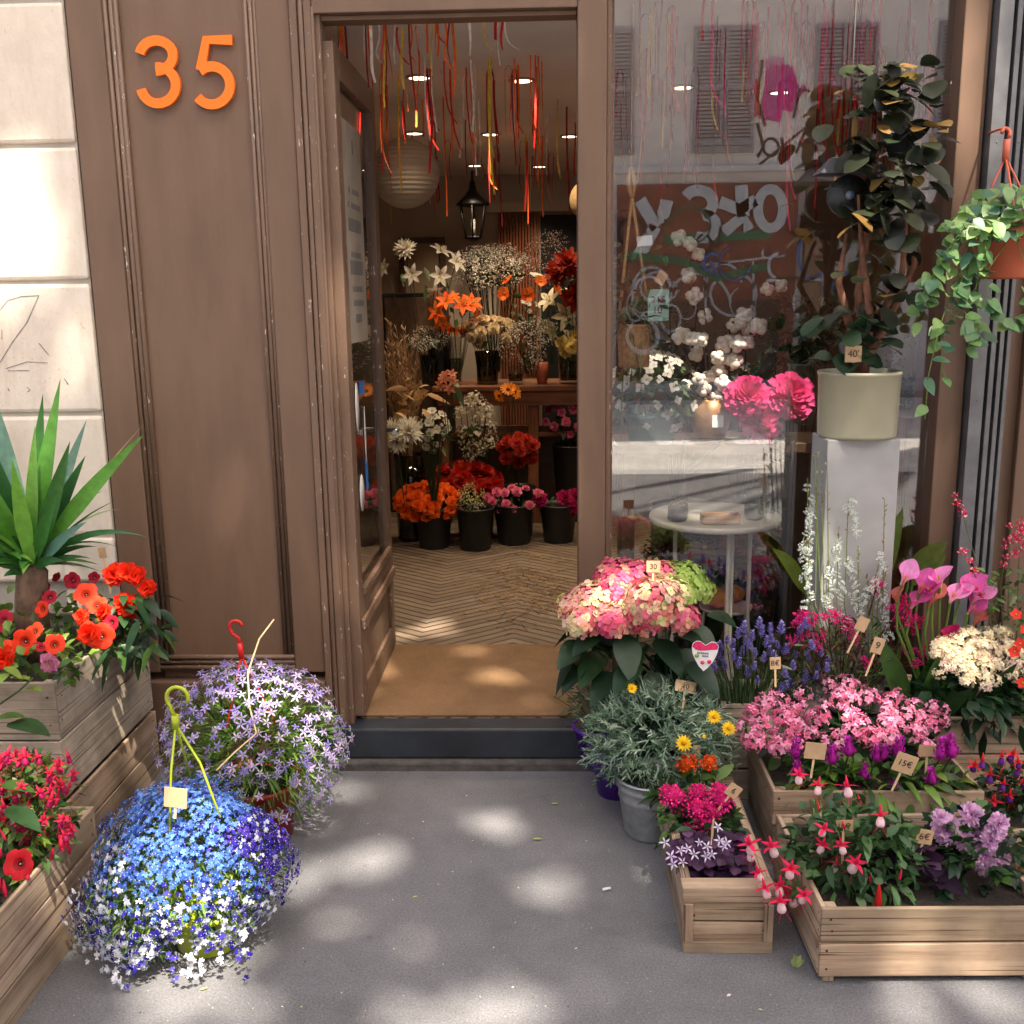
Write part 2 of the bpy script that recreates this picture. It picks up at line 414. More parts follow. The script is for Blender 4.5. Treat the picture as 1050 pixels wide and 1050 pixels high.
def writing(text, parent, loc, size, rot, mat=INK, name='lettering', align='CENTER', extrude=.0004):
    c = bpy.data.curves.new(name, 'FONT'); c.body = text; c.size = size; c.align_x = align; c.align_y = 'CENTER'; c.extrude = extrude
    tmp = bpy.data.objects.new('tmp', c); COL.objects.link(tmp); me = bpy.data.meshes.new_from_object(tmp.evaluated_get(bpy.context.evaluated_depsgraph_get())); bpy.data.objects.remove(tmp)
    me.materials.clear(); me.materials.append(mat); o = bpy.data.objects.new(name, me); COL.objects.link(o); o.parent = parent
    o.matrix_parent_inverse = parent_inv(parent); o.location = loc; o.rotation_euler = rot; return o

# ------------------------------------------------------------------ ground, road, far side of the street
D = 3.43                                          # plane of the shop front
def slab(name, lo, hi, mat, bevel=0):
    b = MB(); b.box(lo, hi); return struct(b.build(name, mat, None, bevel))
slab('ground', (-150, -150, -.6), (150, 150, -.13), ROADMAT)
slab('pavement', (-40, -2.6, -.129), (40, 3.60, 0), ASPHALT)
slab('kerb', (-40, -2.9, -.129), (40, -2.603, -.004), KERB, .015)
slab('opposite_pavement', (-40, -13.6, -.129), (40, -11.2, -.002), ROADMAT)
slab('opposite_kerb', (-40, -11.197, -.129), (40, -10.9, -.006), KERB, .015)
b = MB()
for k in range(7): b.box((-3.4 + k * .95, -10.2, -.1299), (-2.95 + k * .95, -5.4, -.126))
zeb = b.build('road_marking', plain('road_paint', (.72, .71, .68), .7, 0, .12, 8)); struct(zeb)

FAR = -13.6
def opp(px, py): p = at(px, py, 2 * D - FAR); return V((p.x, FAR, p.z))
ob = thing('opposite_house', 'pale rendered house across the street with louvred shutters and graffiti, reflected in the shop window', 'house', (0, FAR, 0))
b = MB(); b.box((-15, FAR - 8, -.13), (15, FAR, 13.4)); b.build('wall', PLASTERB, ob)
b = MB(); b.box((-15, FAR - .02, 3.93), (15, FAR + .16, 4.05)); b.box((-15, FAR - .02, 13.1), (15, FAR + .35, 13.5)); b.build('cornice', PLASTERB, ob, .02)
def louvre(x0, x1, z0, z1):
    b = MB(); y = FAR + .03
    b.box((x0, y, z0), (x0 + .06, y + .05, z1)); b.box((x1 - .06, y, z0), (x1, y + .05, z1))
    for z in (z0, (z0 + z1) / 2 - .04, z1 - .09): b.box((x0 + .06, y, z), (x1 - .06, y + .045, z + .09))
    k = int((z1 - z0) / .075)
    for q in range(k):
        z = z0 + .09 + (z1 - z0 - .18) * q / k
        b.box((x0 + .06, y + .004, z), (x1 - .06, y + .03, z + .045))
    return b.build('louvred_shutter', SHUTTERW, ob)
zlo = opp(743, 148).z
for kx in range(-6, 7):
    xc = opp(743, 100).x + 2.25 * kx
    for z0 in (zlo, zlo + 3.1, zlo + 6.2):
        b = MB(); b.box((xc - .58, FAR + .002, z0 - .14), (xc + .58, FAR + .12, z0 - .03)); b.build('window_sill', KERB, ob)
        b = MB(); b.box((xc - .56, FAR + .002, z0), (xc + .56, FAR + .020, z0 + 2.1)); b.build('window', DARKIN, ob)
        louvre(xc - .57, xc - .012, z0 - .01, z0 + 2.1); louvre(xc + .012, xc + .57, z0 - .01, z0 + 2.1)
# ground floor: a red shopfront with rolled graffiti, doors and a tagged panel
a0, a1 = opp(632, 385), opp(820, 186)
b = MB(); b.box((a0.x, FAR + .003, 0), (a1.x, FAR + .10, a1.z)); b.build('red_shopfront', BRICKRED, ob)
b = MB(); b.box((a0.x + .2, FAR + .101, 0), (a1.x - .3, FAR + .13, 1.55))
b.build('lower_panel', plain('maroon_panel', (.07, .025, .018), .5, 0, .5, 3), ob)
c0, c1 = opp(823, 300), opp(848, 160)
b = MB(); b.box((c0.x, FAR + .003, 0), (c1.x, FAR + .18, 3.9)); b.build('pilaster', plain('tan_render', (.33, .2, .12), .8, 0, .2, 3), ob)
d0, d1 = opp(850, 300), opp(925, 190)
b = MB(); b.box((d0.x, FAR + .003, 0), (d1.x, FAR + .09, d1.z)); b.build('tagged_door', plain('dirty_white_door', (.46, .44, .42), .6, 0, .25, 3), ob)
def gline(pts, w, mat, y=.14, name='graffiti'):
    b = MB(); p0 = [opp(*p) for p in pts]
    b.stroke([(p.x, p.z) for p in p0], w * 20 / 1050, .003, Matrix.Translation((0, FAR + y, 0)) @ Matrix.Diagonal((1, -1, 1, 1)), mat); return b.build(name, mat, ob)
def arc(cx, cy, rx, ry, a0, a1, n=14): return [(cx + rx * math.cos(R(a0 + (a1 - a0) * k / n)), cy - ry * math.sin(R(a0 + (a1 - a0) * k / n))) for k in range(n + 1)]
gline([(656, 205), (672, 232), (680, 220), (684, 205)], 13, SILVER); gline([(672, 232), (655, 262)], 13, SILVER)
gline(arc(716, 208, 15, 13, 150, -70) + arc(720, 232, 14, 12, 80, -120), 11, SILVER)
gline([(738, 207), (758, 215), (775, 205)], 12, SILVER); gline([(760, 190), (762, 222)], 13, SILVER); gline([(742, 238), (762, 222), (768, 236)], 12, SILVER)
gline(arc(790, 214, 13, 20, 0, 360, 20), 10, SILVER)
gline(arc(668, 300, 20, 26, 200, -20), 3, WHITESPRAY); gline(arc(716, 318, 34, 38, 170, 10), 3, WHITESPRAY); gline(arc(752, 302, 24, 22, 0, 360), 3, WHITESPRAY)
gline([(640, 262), (700, 268), (735, 285), (790, 272)], 8, GREENSPRAY, .142); gline(arc(742, 300, 20, 30, 190, 20), 3, WHITESPRAY)
gline([(680, 246), (790, 240)], 9, GREENSPRAY, .136); gline([(720, 272), (805, 262)], 2.4, WHITESPRAY)
gline([(722, 272), (724, 320)], 2.4, WHITESPRAY); gline([(772, 268), (774, 340)], 2.4, WHITESPRAY)
for (cx, cy, rx, ry, m_) in ((832, 262, 14, 24, BLUESPRAY), (835, 310, 22, 24, WHITESPRAY), (876, 300, 22, 22, WHITESPRAY), (905, 310, 18, 20, WHITESPRAY)):
    gline(arc(cx, cy, rx, ry, 0, 360, 20), 2.6, m_, .19)
gline(arc(834, 226, 14, 9, 0, 360), 5, plain('violet_grey_spray', (.2, .2, .25), .6), .10); gline(arc(860, 226, 13, 9, 0, 360), 4.5, BLUESPRAY, .10); gline([(855, 232), (846, 240)], 5, BLUESPRAY, .10)
gline([(886, 220), (888, 240), (906, 218), (904, 246)], 4, plain('red_spray', (.45, .08, .04), .6), .10)
rg = random.Random(21); GC = [WHITESPRAY, SILVER, GREENSPRAY, BLUESPRAY, plain('maroon_spray', (.18, .03, .03), .6), WHITESPRAY, INK]
for k in range(30):
    cx, cy = rg.uniform(640, 930), rg.uniform(225, 372); r = rg.uniform(5, 19); a0 = rg.uniform(0, 360)
    pts = arc(cx, cy, r * rg.uniform(.6, 1.2), r, a0, a0 + rg.uniform(140, 330), 12)
    if rg.random() < .5: pts += [(pts[-1][0] + rg.uniform(-16, 16), pts[-1][1] + rg.uniform(-14, 14)), (pts[-1][0] + rg.uniform(-10, 24), pts[-1][1] + rg.uniform(-10, 10))]
    gline(pts, rg.uniform(1.2, 3.6), GC[k % 7], .145 + .0008 * k if cx < 820 else .185 + .0008 * k)
tx = writing('GN-AR', ob, opp(832, 247) + V((0, .096, 0)), .30, (R(90), 0, R(180)), INK, 'graffiti_tag')
# pink sprayed figure and a scrawl between the shutters
gline([(800, 64), (797, 90), (790, 122)], 22, PINKSPRAY, .010); gline([(806, 70), (812, 88), (806, 112)], 16, PINKSPRAY, .012); gline([(804, 84), (818, 96), (828, 88)], 7, PINKSPRAY, .014); gline([(776, 80), (772, 100), (778, 118)], 9, plain('salmon_spray', S(214, 110, 96), .6), .010); gline([(786, 66), (794, 60), (804, 62)], 8, plain('pale_pink_spray', S(230, 170, 200), .6), .016); gline([(815, 120), (822, 90), (832, 92)], 2.5, INK, .018); gline([(783, 60), (778, 100), (786, 128)], 2.5, INK, .018)
gline([(778, 125), (784, 150), (778, 160)], 3, INK, .014); gline(arc(792, 150, 8, 9, 0, 340), 2.6, INK, .01); gline([(803, 140), (806, 160), (812, 146), (818, 156), (828, 132)], 2.6, INK, .01); gline([(780, 168), (830, 128)], 2, INK, .012)
del b

# ------------------------------------------------------------------ street tree over the pavement (its gaps let the sun spots through)
SPOTS = []                                         # (point on a lit surface, radius)
def spot(p, r): SPOTS.append((V(p), r))
for px, py, r in ((565, 915, .07), (490, 843, .055), (525, 852, .03), (505, 1035, .10), (450, 1050, .08), (160, 1035, .13), (215, 1020, .08), (345, 812, .05), (375, 885, .085),
                  (310, 905, .07), (345, 945, .03), (930, 1035, .05), (1010, 1030, .07), (420, 965, .02), (610, 1012, .02)):
    spot(gd(px, py), r)
for px, py, r in ((505, 693, .055), (478, 668, .04), (550, 718, .03), (392, 690, .03)): spot(gd(px, py, .155), r)
for px, py, r in ((440, 645, .075), (410, 650, .06), (515, 620, .03)): spot(gd(px, py, .15), r)
for px, py, r in ((16, 235, .13), (40, 262, .05), (75, 368, .03), (235, 505, .03), (215, 150, .0), (348, 335, .03), (342, 250, .02), (345, 590, .03), (985, 60, .09), (975, 130, .04), (955, 470, .02), (1000, 190, .02)): spot(at(px, py, D), r)
for px, py, Y, r in ((190, 900, 2.3, .10), (250, 880, 2.32, .07), (130, 930, 2.3, .06), (200, 830, 2.4, .05), (300, 725, 2.9, .08), (245, 745, 2.85, .06), (320, 770, 2.85, .06), (265, 700, 2.9, .05),
                     (130, 690, 3.0, .06), (100, 725, 2.75, .03), (60, 655, 2.9, .05), (110, 610, 3.0, .05), (40, 440, 3.0, .05), (100, 440, 3.0, .03), (50, 830, 2.35, .05), (70, 900, 2.3, .07), (20, 790, 2.3, .04), (130, 800, 2.6, .03),
                     (640, 610, 3.1, .06), (690, 605, 3.15, .04), (600, 640, 3.05, .03), (850, 560, 3.15, .05), (870, 735, 2.95, .05), (930, 725, 2.95, .03), (1005, 670, 3.0, .05), (975, 600, 3.12, .04), (940, 965, 2.23, .06), (800, 690, 3.1, .03),
                     (1005, 250, 3.1, .05), (980, 300, 3.1, .03), (785, 415, 4.0, .16), (730, 400, 4.1, .13), (745, 350, 4.1, .10), (670, 400, 4.1, .08), (750, 535, 3.75, .06), (905, 130, 3.2, .04), (910, 215, 3.2, .04), (890, 270, 3.2, .03), (872, 410, 3.17, .03),
                     (385, 650, 4.0, .04), (375, 700, 3.7, .03), (700, 835, 2.6, .03), (975, 870, 2.4, .03)): spot(at(px, py, Y), r)
rs = random.Random(11); SPOTD = []
for p, r in SPOTS:                                 # a break in the leaves is a cluster of small gaps
    if r < .045: SPOTD.append((p, r)); continue
    SPOTD.append((p, r * .82))
    for k in range(3):
        a = rs.uniform(0, 6.28); q = r * rs.uniform(.9, 1.7); SPOTD.append((p + V((math.cos(a) * q, math.sin(a) * q * .8, math.sin(a) * q * .3)), r * rs.uniform(.12, .5)))
tree = thing('street_tree', 'tall leafy plane tree at the far kerb spreading its crown over the street', 'tree', (7.4, -10.4, 0))
b = MB()
trunk = [(7.4, -10.5, -.2), (7.42, -10.5, 1.2), (7.35, -10.4, 4), (7.1, -10.1, 6.5), (6.5, -9.5, 9.5)]
b.tube(trunk, [.32, .27, .24, .21, .16], mat=None, n=12); b.build('trunk', BARK, tree)
CEN = V((3.5, -4.4, 12.6)); RAD = V((5.0, 3.3, 1.8))
for k in range(14):
    a = k * 2.4; e = CEN + V((math.cos(a) * RAD.x * U(.45, .85), math.sin(a) * RAD.y * U(.45, .85), U(-.6, .9)))
    s_ = V(trunk[-1]) - V((0, 0, U(0, 2)))
    s_.x = 6.5 + (9.5 - s_.z) * .18; s_.y = -9.5 - (9.5 - s_.z) * .15
    mid = s_.lerp(e, .5) + V((0, 0, -.35)); bb = MB(); bb.tube([s_, s_.lerp(mid, .5) + V((0, 0, .1)), mid, e], [.11, .075, .05, .014], n=7); bb.build('limb', BARK, tree)
b = MB(); LG = [(.05, .095, .02), (.065, .115, .025), (.042, .08, .018), (.085, .13, .03)]
import_grid = {}
n_leaf = 0
rs = random.Random(3)
while n_leaf < 47000:
    p = V((rs.uniform(-1, 1), rs.uniform(-1, 1), rs.uniform(-1, 1)))
    if p.length > 1: continue
    # a ragged rim: lobes that stick out of the ellipsoid and bays
    if p.length > .86 + .14 * math.sin(9 * math.atan2(p.y, p.x)) * math.sin(5 * p.z + 1): continue
    p = CEN + V((p.x * RAD.x, p.y * RAD.y, p.z * RAD.z))
    d = V((rs.uniform(-1, 1), rs.uniform(-1, 1), rs.uniform(-.7, .3))).normalized(); nn = V((rs.uniform(-.7, .7), rs.uniform(-.7, .7), 1)); L = rs.uniform(.13, .2)
    n_leaf += 1; ok = True; c = p + d * L * .5
    for q, r in SPOTD:
        w = c - q; t = w.dot(SUN_DIR)
        if w.length_squared - t * t < (r * .85 + L * .5 - .028) ** 2: ok = False; break
    if ok: b.leaf(p, d, nn, L, rs.uniform(.11, .18), rs.choice(LG), .15, .2, 2, 'ovate')
crown = b.build('crown', LEAF, tree)

# ------------------------------------------------------------------ the shop building
shop = thing('shop_building', 'brown painted flower shop front with open glazed door and one large window', 'shop', (0, D, 0))
def part(name, boxes, mat, parent=None, bevel=0):
    b = MB()
    for lo, hi in boxes: b.box(lo, hi)
    return b.build(name, mat, parent or shop, bevel)
def ribs(b, xs, y, z0, z1, r=.008):
    for x in xs: b.tube([(x, y, z0), (x, y, z1)], r, n=8)
part('timber_panel', [((-1.388, D + .018, .41), (-.905, D + .13, 3.0))], BROWN)
part('stile', [((-1.505, D, .355), (-1.39, D + .13, 3.0))], BROWN, None, .004)
part('stile', [((-.903, D, .355), (-.797, D + .13, 3.0))], BROWN, None, .004)
b = MB(); ribs(b, (-1.383, -1.364, -1.349), D + .012, .42, 3.0, .0085); b.build('moulding', BROWNCHIP, shop)
b = MB(); ribs(b, (-.938, -.922, -.908), D + .012, .42, 3.0, .0075); b.build('moulding', BROWNCHIP, shop)
b = MB()
for z, r in ((.372, .010), (.392, .008), (.410, .010)): b.tube([(-1.389, D + .008, z), (-.904, D + .008, z)], r, n=8)
b.build('moulding', BROWNCHIP, shop)
part('plinth', [((-1.505, D - .02, -.05), (-.797, D + .13, .325)), ((-1.389, D + .03, .3255), (-.904, D + .13, .362))], BROWN, None, .004)
b = MB()
b.box((-.795, D - .012, .02), (-.772, D + .13, 3.0)); b.box((-.7715, D + .002, .02), (-.752, D + .13, 3.0)); b.box((-.7515, D - .006, .15), (-.728, D + .13, 2.6)); b.box((-.7275, D + .016, .15), (-.705, D + .1, 2.56))
b.tube([(-.762, D + .0, .02), (-.762, D + .0, 3.0)], .009, n=8); b.tube([(-.7275, D + .006, .15), (-.7275, D + .006, 2.55)], .008, n=8)
b.build('door_frame', BROWNCHIP, shop, .003)
part('door_header', [((-.7275, D + .001, 2.53), (.103, D + .12, 2.598)), ((-.7275, D + .03, 2.515), (.103, D + .1, 2.5295))], BROWN, None, .003)
part('transom_beam', [((-.771, D - .005, 2.60), (1.75, D + .135, 2.985))], BROWN, None, .004)
part('door_post', [((.104, D, .03), (.196, D + .13, 2.599))], BROWN, None, .005)
b = MB(); b.box((.197, D + .02, .205), (.213, D + .11, 2.598)); b.box((.2135, D + .05, .205), (.222, D + .1, 2.598)); b.build('window_bead', BROWNCHIP, shop, .002)
part('window_rail', [((.197, D + .001, -.05), (1.284, D + .12, .204))], BROWN, None, .006)
part('window_pane', [((.2225, D + .066, .205), (1.288, D + .072, 2.598))], GLASS)
part('pilaster', [((1.289, D - .004, -.05), (1.372, D + .22, 2.599))], BROWN, None, .004)
part('side_wall', [((1.515, D + .02, -.05), (1.75, D + .13, 2.599)), ((1.557, D - .01, -.05), (1.748, D + .0195, 2.599)), ((1.3725, D + .1, -.05), (1.5145, D + .16, 2.599))], BROWN, None, .004)
part('fascia', [((-1.505, D - .05, 3.002), (1.76, D + .14, 3.5))], BROWN, None, .008)
part('upper_wall', [((-9, D + .02, 3.503), (9, D + .3, 6.5))], STONE)
part('end_wall', [((1.763, D + .01, -.05), (9, D + .3, 3.5))], STONE)
part('step', [((-.90, D - .028, .036), (.197, D + .075, .150))], SLATE, None, .008)
b = MB(); b.box((-.94, D - .052, -.03), (.197, D - .005, .035)); b.build('step_base', ROUGHSTONE, shop, .01)
part('shop_floor', [((-1.95, D + .076, .02), (2.5, 8.7, .1495))], FLOOR)
part('ceiling', [((-2.0, D + .141, 2.62), (2.5, 8.72, 2.72))], CEIL)
part('inner_wall', [((-2.05, D + .14, .02), (-1.95, 8.7, 2.619))], PLASTER)
part('inner_wall', [((2.40, D + .301, .02), (2.5, 8.7, 2.619))], PLASTER)
part('back_wall', [((-2.05, 8.6, .15), (2.4, 8.75, 2.619))], PLASTER)
cx0, cx1, cx2 = at(510, 240, 8.5).x, at(553, 240, 8.5).x, at(640, 240, 8.5).x
b = MB()
k = 14
for q in range(k): b.box((cx0 + (cx1 - cx0) * q / k + .004, 8.545 + (q % 2) * .012, .15), (cx0 + (cx1 - cx0) * (q + 1) / k - .004, 8.6, 2.32))
b.build('rust_boarding', CURTAIN, shop, .003)
part('doorway_dark_sheet', [((cx1 + .01, 8.57, .15), (cx2, 8.5995, 2.30))], BLACKMATT)  # black sheet on the wall, its colour stands in for the unlit opening
part('doorway_trim', [((cx0 - .1, 8.52, 2.325), (cx2 + .1, 8.599, 2.40))], PLASTER)
# the open door leaf
door = MB(); X0, X1, YA, YB = -.716, -.672, D + .045, D + .845; ZB, ZT = .168, 2.46
door.box((X0, YA, ZB), (X1, YA + .085, ZT)); door.box((X0, YB - .085, ZB), (X1, YB, ZT)); door.box((X0, YA + .0855, ZT - .10), (X1, YB - .0855, ZT)); door.box((X0, YA + .0855, .505), (X1, YB - .0855, .60)); door.box((X0, YA + .0855, ZB), (X1, YB - .0855, .27))
door.box((X0 + .01, YA + .0855, .2705), (X1 - .012, YB - .0855, .5045))
for z in (.601,): door.box((X1 - .008, YA + .086, z), (X1 + .012, YB - .086, z + .03))
door.box((X1 + .0005, YA + .02, .49), (X1 + .014, YB - .02, .53))
dl = door.build('door', BROWNCHIP, shop, .004)
b = MB(); b.box((X0 + .019, YA + .087, .6315), (X0 + .024, YB - .087, ZT - .1005)); b.build('door_pane', GLASS, dl)
b = MB(); y0, y1 = YA + .17, YA + .52; GREYINK = plain('grey_ink', (.16, .15, .14), .7)
b.box((X1 - .018, y0, 1.50), (X1 - .017, y1, 2.26)); pst = b.build('door_poster', plain('dull_paper', (.34, .285, .22), .8), dl)
b = MB()
for q, (z, w, h) in enumerate(((2.16, .06, .05), (2.02, .2, .02), (1.97, .24, .02), (1.89, .25, .045), (1.80, .2, .02), (1.74, .25, .05), (1.68, .2, .02), (1.63, .24, .02), (1.57, .12, .03))):
    b = MB(); ym = (y0 + y1) / 2; k = max(2, int(w / .03))
    for j in range(k):
        if rnd() < .85: b.box((X1 - .0168, ym - w / 2 + w * j / k, z), (X1 - .0162, ym - w / 2 + w * (j + .7) / k, z + h))
    b.build('lettering', GREYINK, pst)

for (yy, zz, w, h, m_) in ((.22, 1.27, .07, .18, PAPERW), (.33, 1.33, .10, .05, BLUESPRAY), (.36, 1.15, .03, .22, PAPERW), (.24, .95, .09, .14, PAPERW), (.36, 1.0, .05, .12, BLUESPRAY)):
    b = MB(); b.lathe([(1e-6, 0), (w / 2, 0), (w / 2, .0006), (1e-6, .0006)], (X1 - .0165, YA + yy, zz), n=20, M=Matrix.Rotation(R(90), 4, 'Y') @ Matrix.Diagonal((h / w, 1, 1, 1))) if h > w and m_ is PAPERW else b.box((X1 - .017, YA + yy - w / 2, zz - h / 2), (X1 - .0163, YA + yy + w / 2, zz + h / 2))
    b.build('sticker', m_, dl)
b = MB(); b.tube([(X1 + .003, YB - .04, 1.12), (X1 + .05, YB - .04, 1.12), (X1 + .05, YB - .14, 1.12)], .010, n=8); b.build('door_handle', GALV, dl)

# house number
hn = thing('house_number', 'bright orange house number 35 fixed high on the brown panel', 'house number', (at(190, 75, D).x, D + .017, at(190, 75, D).z))
def wpx(px, py): p = at(px, py, D + .01); return (p.x, p.z)
def digit(paths, w=.030):
    b = MB()
    for k, pts in enumerate(paths): b.stroke([wpx(*q) for q in pts], w, .014 + .0004 * k, Matrix.Translation((0, D + .0155, 0)), None)
    return b.build('digit', DIGIT, hn)
digit([arc(161, 57.5, 17, 15.5, 172, -92, 18), arc(163, 88, 18, 18.5, 98, -168, 22)])
digit([[(238.5, 41.5), (212, 41.5), (206.2, 72.5)], arc(218, 88, 18.5, 19.5, 132, -142, 22)])

# neighbouring stone wall
sw = thing('stone_wall', 'pale limestone block wall of the neighbouring house with pencil scrawls', 'wall', (-3, D, 0))
zs = [0, .40, .688, .857, 1.285, 1.724, 2.155, 2.59, 3.02, 3.5]
def course(z0, z1, y, xs):
    b = MB()
    for xa, xb in zip(xs[:-1], xs[1:]): b.box((xa + .002, y, z0 + .007), (xb - .002, D + .3, z1 - .007))
    return b
for q in range(len(zs) - 1):
    b = course(zs[q], zs[q + 1], D + (.0 if zs[q] >= .857 else -.012 if zs[q] > .5 else .02), [-9, -7.6 + .4 * (q % 2), -6, -4.6 + .5 * (q % 2), -3.1 + .45 * (q % 2), -1.512]); b.build('stone_course', STONE, sw, .012)
b = MB(); b.box((-9, D + .012, 0), (-1.513, D + .29, 3.49)); b.build('mortar', plain('mortar', (.42, .375, .31), .9), sw)
b = MB(); GM = Matrix.Translation((0, D - .0005, 0))
for pts in ([(0, 318), (8, 308), (22, 304), (40, 303)], [(40, 303), (28, 330), (12, 352), (0, 372)], [(2, 338), (2, 348)], [(6, 378), (28, 371), (49, 372)], [(8, 380), (30, 380)], [(28, 397), (31, 400), (28, 402)], [(8, 398), (10, 401)], [(66, 388), (70, 394)], [(40, 352), (50, 364)]):
    b.stroke([(at(*p, D).x, at(*p, D).z) for p in pts], .0032, .0006, GM)
b.build('scrawl', plain('pencil_grey', (.27, .24, .21), .9, 0, .5, 40), sw)

# folded metal shutter at the right of the window
fs = thing('folding_shutter', 'dark grey folded metal shutter stacked beside the shop window', 'shutter', (1.44, D, 0))
for x0, x1, ya, yb, m_ in ((1.377, 1.420, -.045, .09, STEEL), (1.4225, 1.432, -.015, .09, DARKSTEEL), (1.4335, 1.449, -.04, .09, STEEL), (1.4505, 1.459, -.012, .09, DARKSTEEL), (1.4605, 1.474, -.038, .09, STEEL), (1.4755, 1.484, -.012, .09, DARKSTEEL), (1.4855, 1.497, -.034, .09, STEEL), (1.4985, 1.512, .0, .09, DARKSTEEL)):
    b = MB(); b.box((x0, D + ya, .02), (x1, D + yb, 2.9))
    for z in (.5, .9, 1.3, 1.7, 2.1): b.ball(((x0 + x1) / 2, D + ya, z), .0035, n=6)
    b.build('shutter_leaf', m_, fs, .002)
dm = MB(); dm.box((-.70, D + .08, .1505), (.085, 4.29, .160)); tag(dm.build('door_mat', COIR, None, .003), 'large tan coir mat lying in the open doorway behind the step', 'door mat')

# ------------------------------------------------------------------ small flower meshes, +Z out of the flower
Z3 = V((0, 0, 1))
def ring_dirs(n, off=0.0, tilt=0.0): return [V((math.cos(off + 6.2832 * k / n) * math.cos(tilt), math.sin(off + 6.2832 * k / n) * math.cos(tilt), math.sin(tilt))) for k in range(n)]
def m_open(name, r, cols, n=5, w=.75, tilt=.25, ctr=(.6, .5, .05), cr=.18, shape='round', mat=PETAL, tip=None):
    b = MB()
    for d in ring_dirs(n, U(0, 3), tilt): b.leaf(d * r * .1, d, Z3, r * U(.85, 1.05), r * w * U(.9, 1.1), jit(random.choice(cols)), .12, .12, 3, shape, None, tip)
    if cr: b.ball((0, 0, r * .12), r * cr, None, ctr, 6, .7)
    return b.mesh(name, mat)
def m_pom(name, r, cols, layers=4, n0=7, shape='petal', wide=.55, mat=PETAL, flat=.8, ctr=None, tip=None):
    b = MB()
    for L in range(layers):
        t = L / max(1, layers - 1); tilt = -.15 + t * 1.25; n = max(4, int(n0 * (1.5 - .8 * t)))
        for d in ring_dirs(n, L * .7, tilt):
            d = (d + rdir() * .15).normalized(); b.leaf(V((0, 0, r * .15 * t)), d, Z3 if tilt < 1 else rdir(), r * (1 - .25 * t) * U(.85, 1.1), r * wide * U(.8, 1.2), jit(random.choice(cols), .2), .35, -.1, 3, shape, None, tip)
    if ctr: b.ball((0, 0, r * .35), r * .25, None, ctr, 6, .6)
    return b.mesh(name, mat)
def m_rose(name, r, cols): return m_pom(name, r, cols, 5, 5, 'round', .95, PETAL, .9, None, tuple(min(1, x * 1.15) for x in cols[0]))
def m_rose_old(name, r, cols):
    b = MB()
    for L, (n, rr, h) in enumerate(((3, .25, .95), (4, .48, .9), (5, .72, .75), (6, .98, .5))):
        for k in range(n):
            a = k * 6.2832 / n + L * .8; c, s = math.cos(a), math.sin(a); w = rr * r * 6.2832 / n * .75
            base = V((c, s, 0)) * r * rr * .35; t = V((-s, c, 0)); col = jit(random.choice(cols), .12); dk = tuple(x * .75 for x in col)
            P = []
            for j in range(4):
                v = j / 3; out = r * rr * (.35 + .55 * math.sin(v * 1.6) + (.18 if v > .8 else 0)); z = h * r * (v if v < .9 else .93)
                for q in (-.5, 0, .5): P.append(V((c, s, 0)) * (out - abs(q) * rr * r * .25) + t * (w * q * (.6 + .8 * math.sin(min(1, v * 1.1) * 2.2))) + V((0, 0, z - abs(q) * .12 * r)))
            i = b.add(P)
            for j in range(3):
                for q in range(2): b.face([i + 3 * j + q, i + 3 * j + q + 1, i + 3 * j + q + 4, i + 3 * j + q + 3], mix(dk, col, j / 2), None, None, True)
    return b.mesh(name, PETAL)
def m_lily(name, r, cols, ctr=(.5, .45, .1)):
    b = MB()
    for k, d in enumerate(ring_dirs(6, 0, .45)): b.leaf(d * .02 * r, d, Z3, r * U(.95, 1.1), r * .42, jit(random.choice(cols)), .25, .25, 5, 'ovate')
    for d in ring_dirs(5, .3, 1.1): b.tube([V((0, 0, 0)), d * r * .5], r * .02, ctr, n=4); b.ball(d * r * .52, r * .05, None, (.35, .15, .03), 4)
    return b.mesh(name, PETAL)
def m_spray(name, R0, n, r, cols, green=(.07, .1, .03), petals=0):        # a loose cloud of tiny blossoms on thin twigs
    b = MB(); pts = []
    for k in range(n):
        d = rdir(.35); p = V((d.x * R0, d.y * R0, d.z * R0 * .8)) * U(.55, 1); pts.append(p)
        if k % 3 == 0: b.tube([V((0, 0, -R0 * .7)), p * .5 + V((0, 0, -R0 * .1)), p], R0 * .006, green, n=3, cap=False)
        c = jit(random.choice(cols), .2)
        if petals:
            q = d.to_track_quat('Z', 'Y')
            for e in ring_dirs(petals, U(0, 3), .2): b.leaf(p, q @ e, d, r, r * .7, c, .1, 0, 2, 'round')
            b.ball(p + d * r * .1, r * .25, None, (.5, .4, .05), 4)
        else: b.ball(p, r * U(.7, 1.2), None, c, 5)
    return b.mesh(name, PETAL)
WHT = [S(238, 232, 218, .95), S(225, 218, 205, .9)]; CRM = [S(232, 214, 176, .9), S(240, 226, 196, .9)]
ORG = [S(240, 104, 32), S(226, 84, 22), S(250, 130, 50)]; REDD = [S(196, 36, 28), S(178, 24, 20)]; CORAL = [S(206, 72, 50), S(190, 58, 44)]
PNK = [S(232, 130, 160), S(240, 160, 180), S(218, 98, 138)]; MAG = [S(168, 22, 82), S(190, 36, 100)]
STEMC = [(.05, .085, .025), (.07, .11, .035)]
def stem_leaves(b, c, rx, rz, n, L=.09, cols=None):
    for k in range(n):
        d = rdir(.2); p = V(c) + V((d.x * rx * .7, d.y * rx * .6, d.z * rz * .5 - rz * .4)); b.leaf(p, rdir(.2), rdir(1), L * U(.6, 1.2), L * .4, jit(random.choice(cols or STEMC), .25), .2, .3, 3)
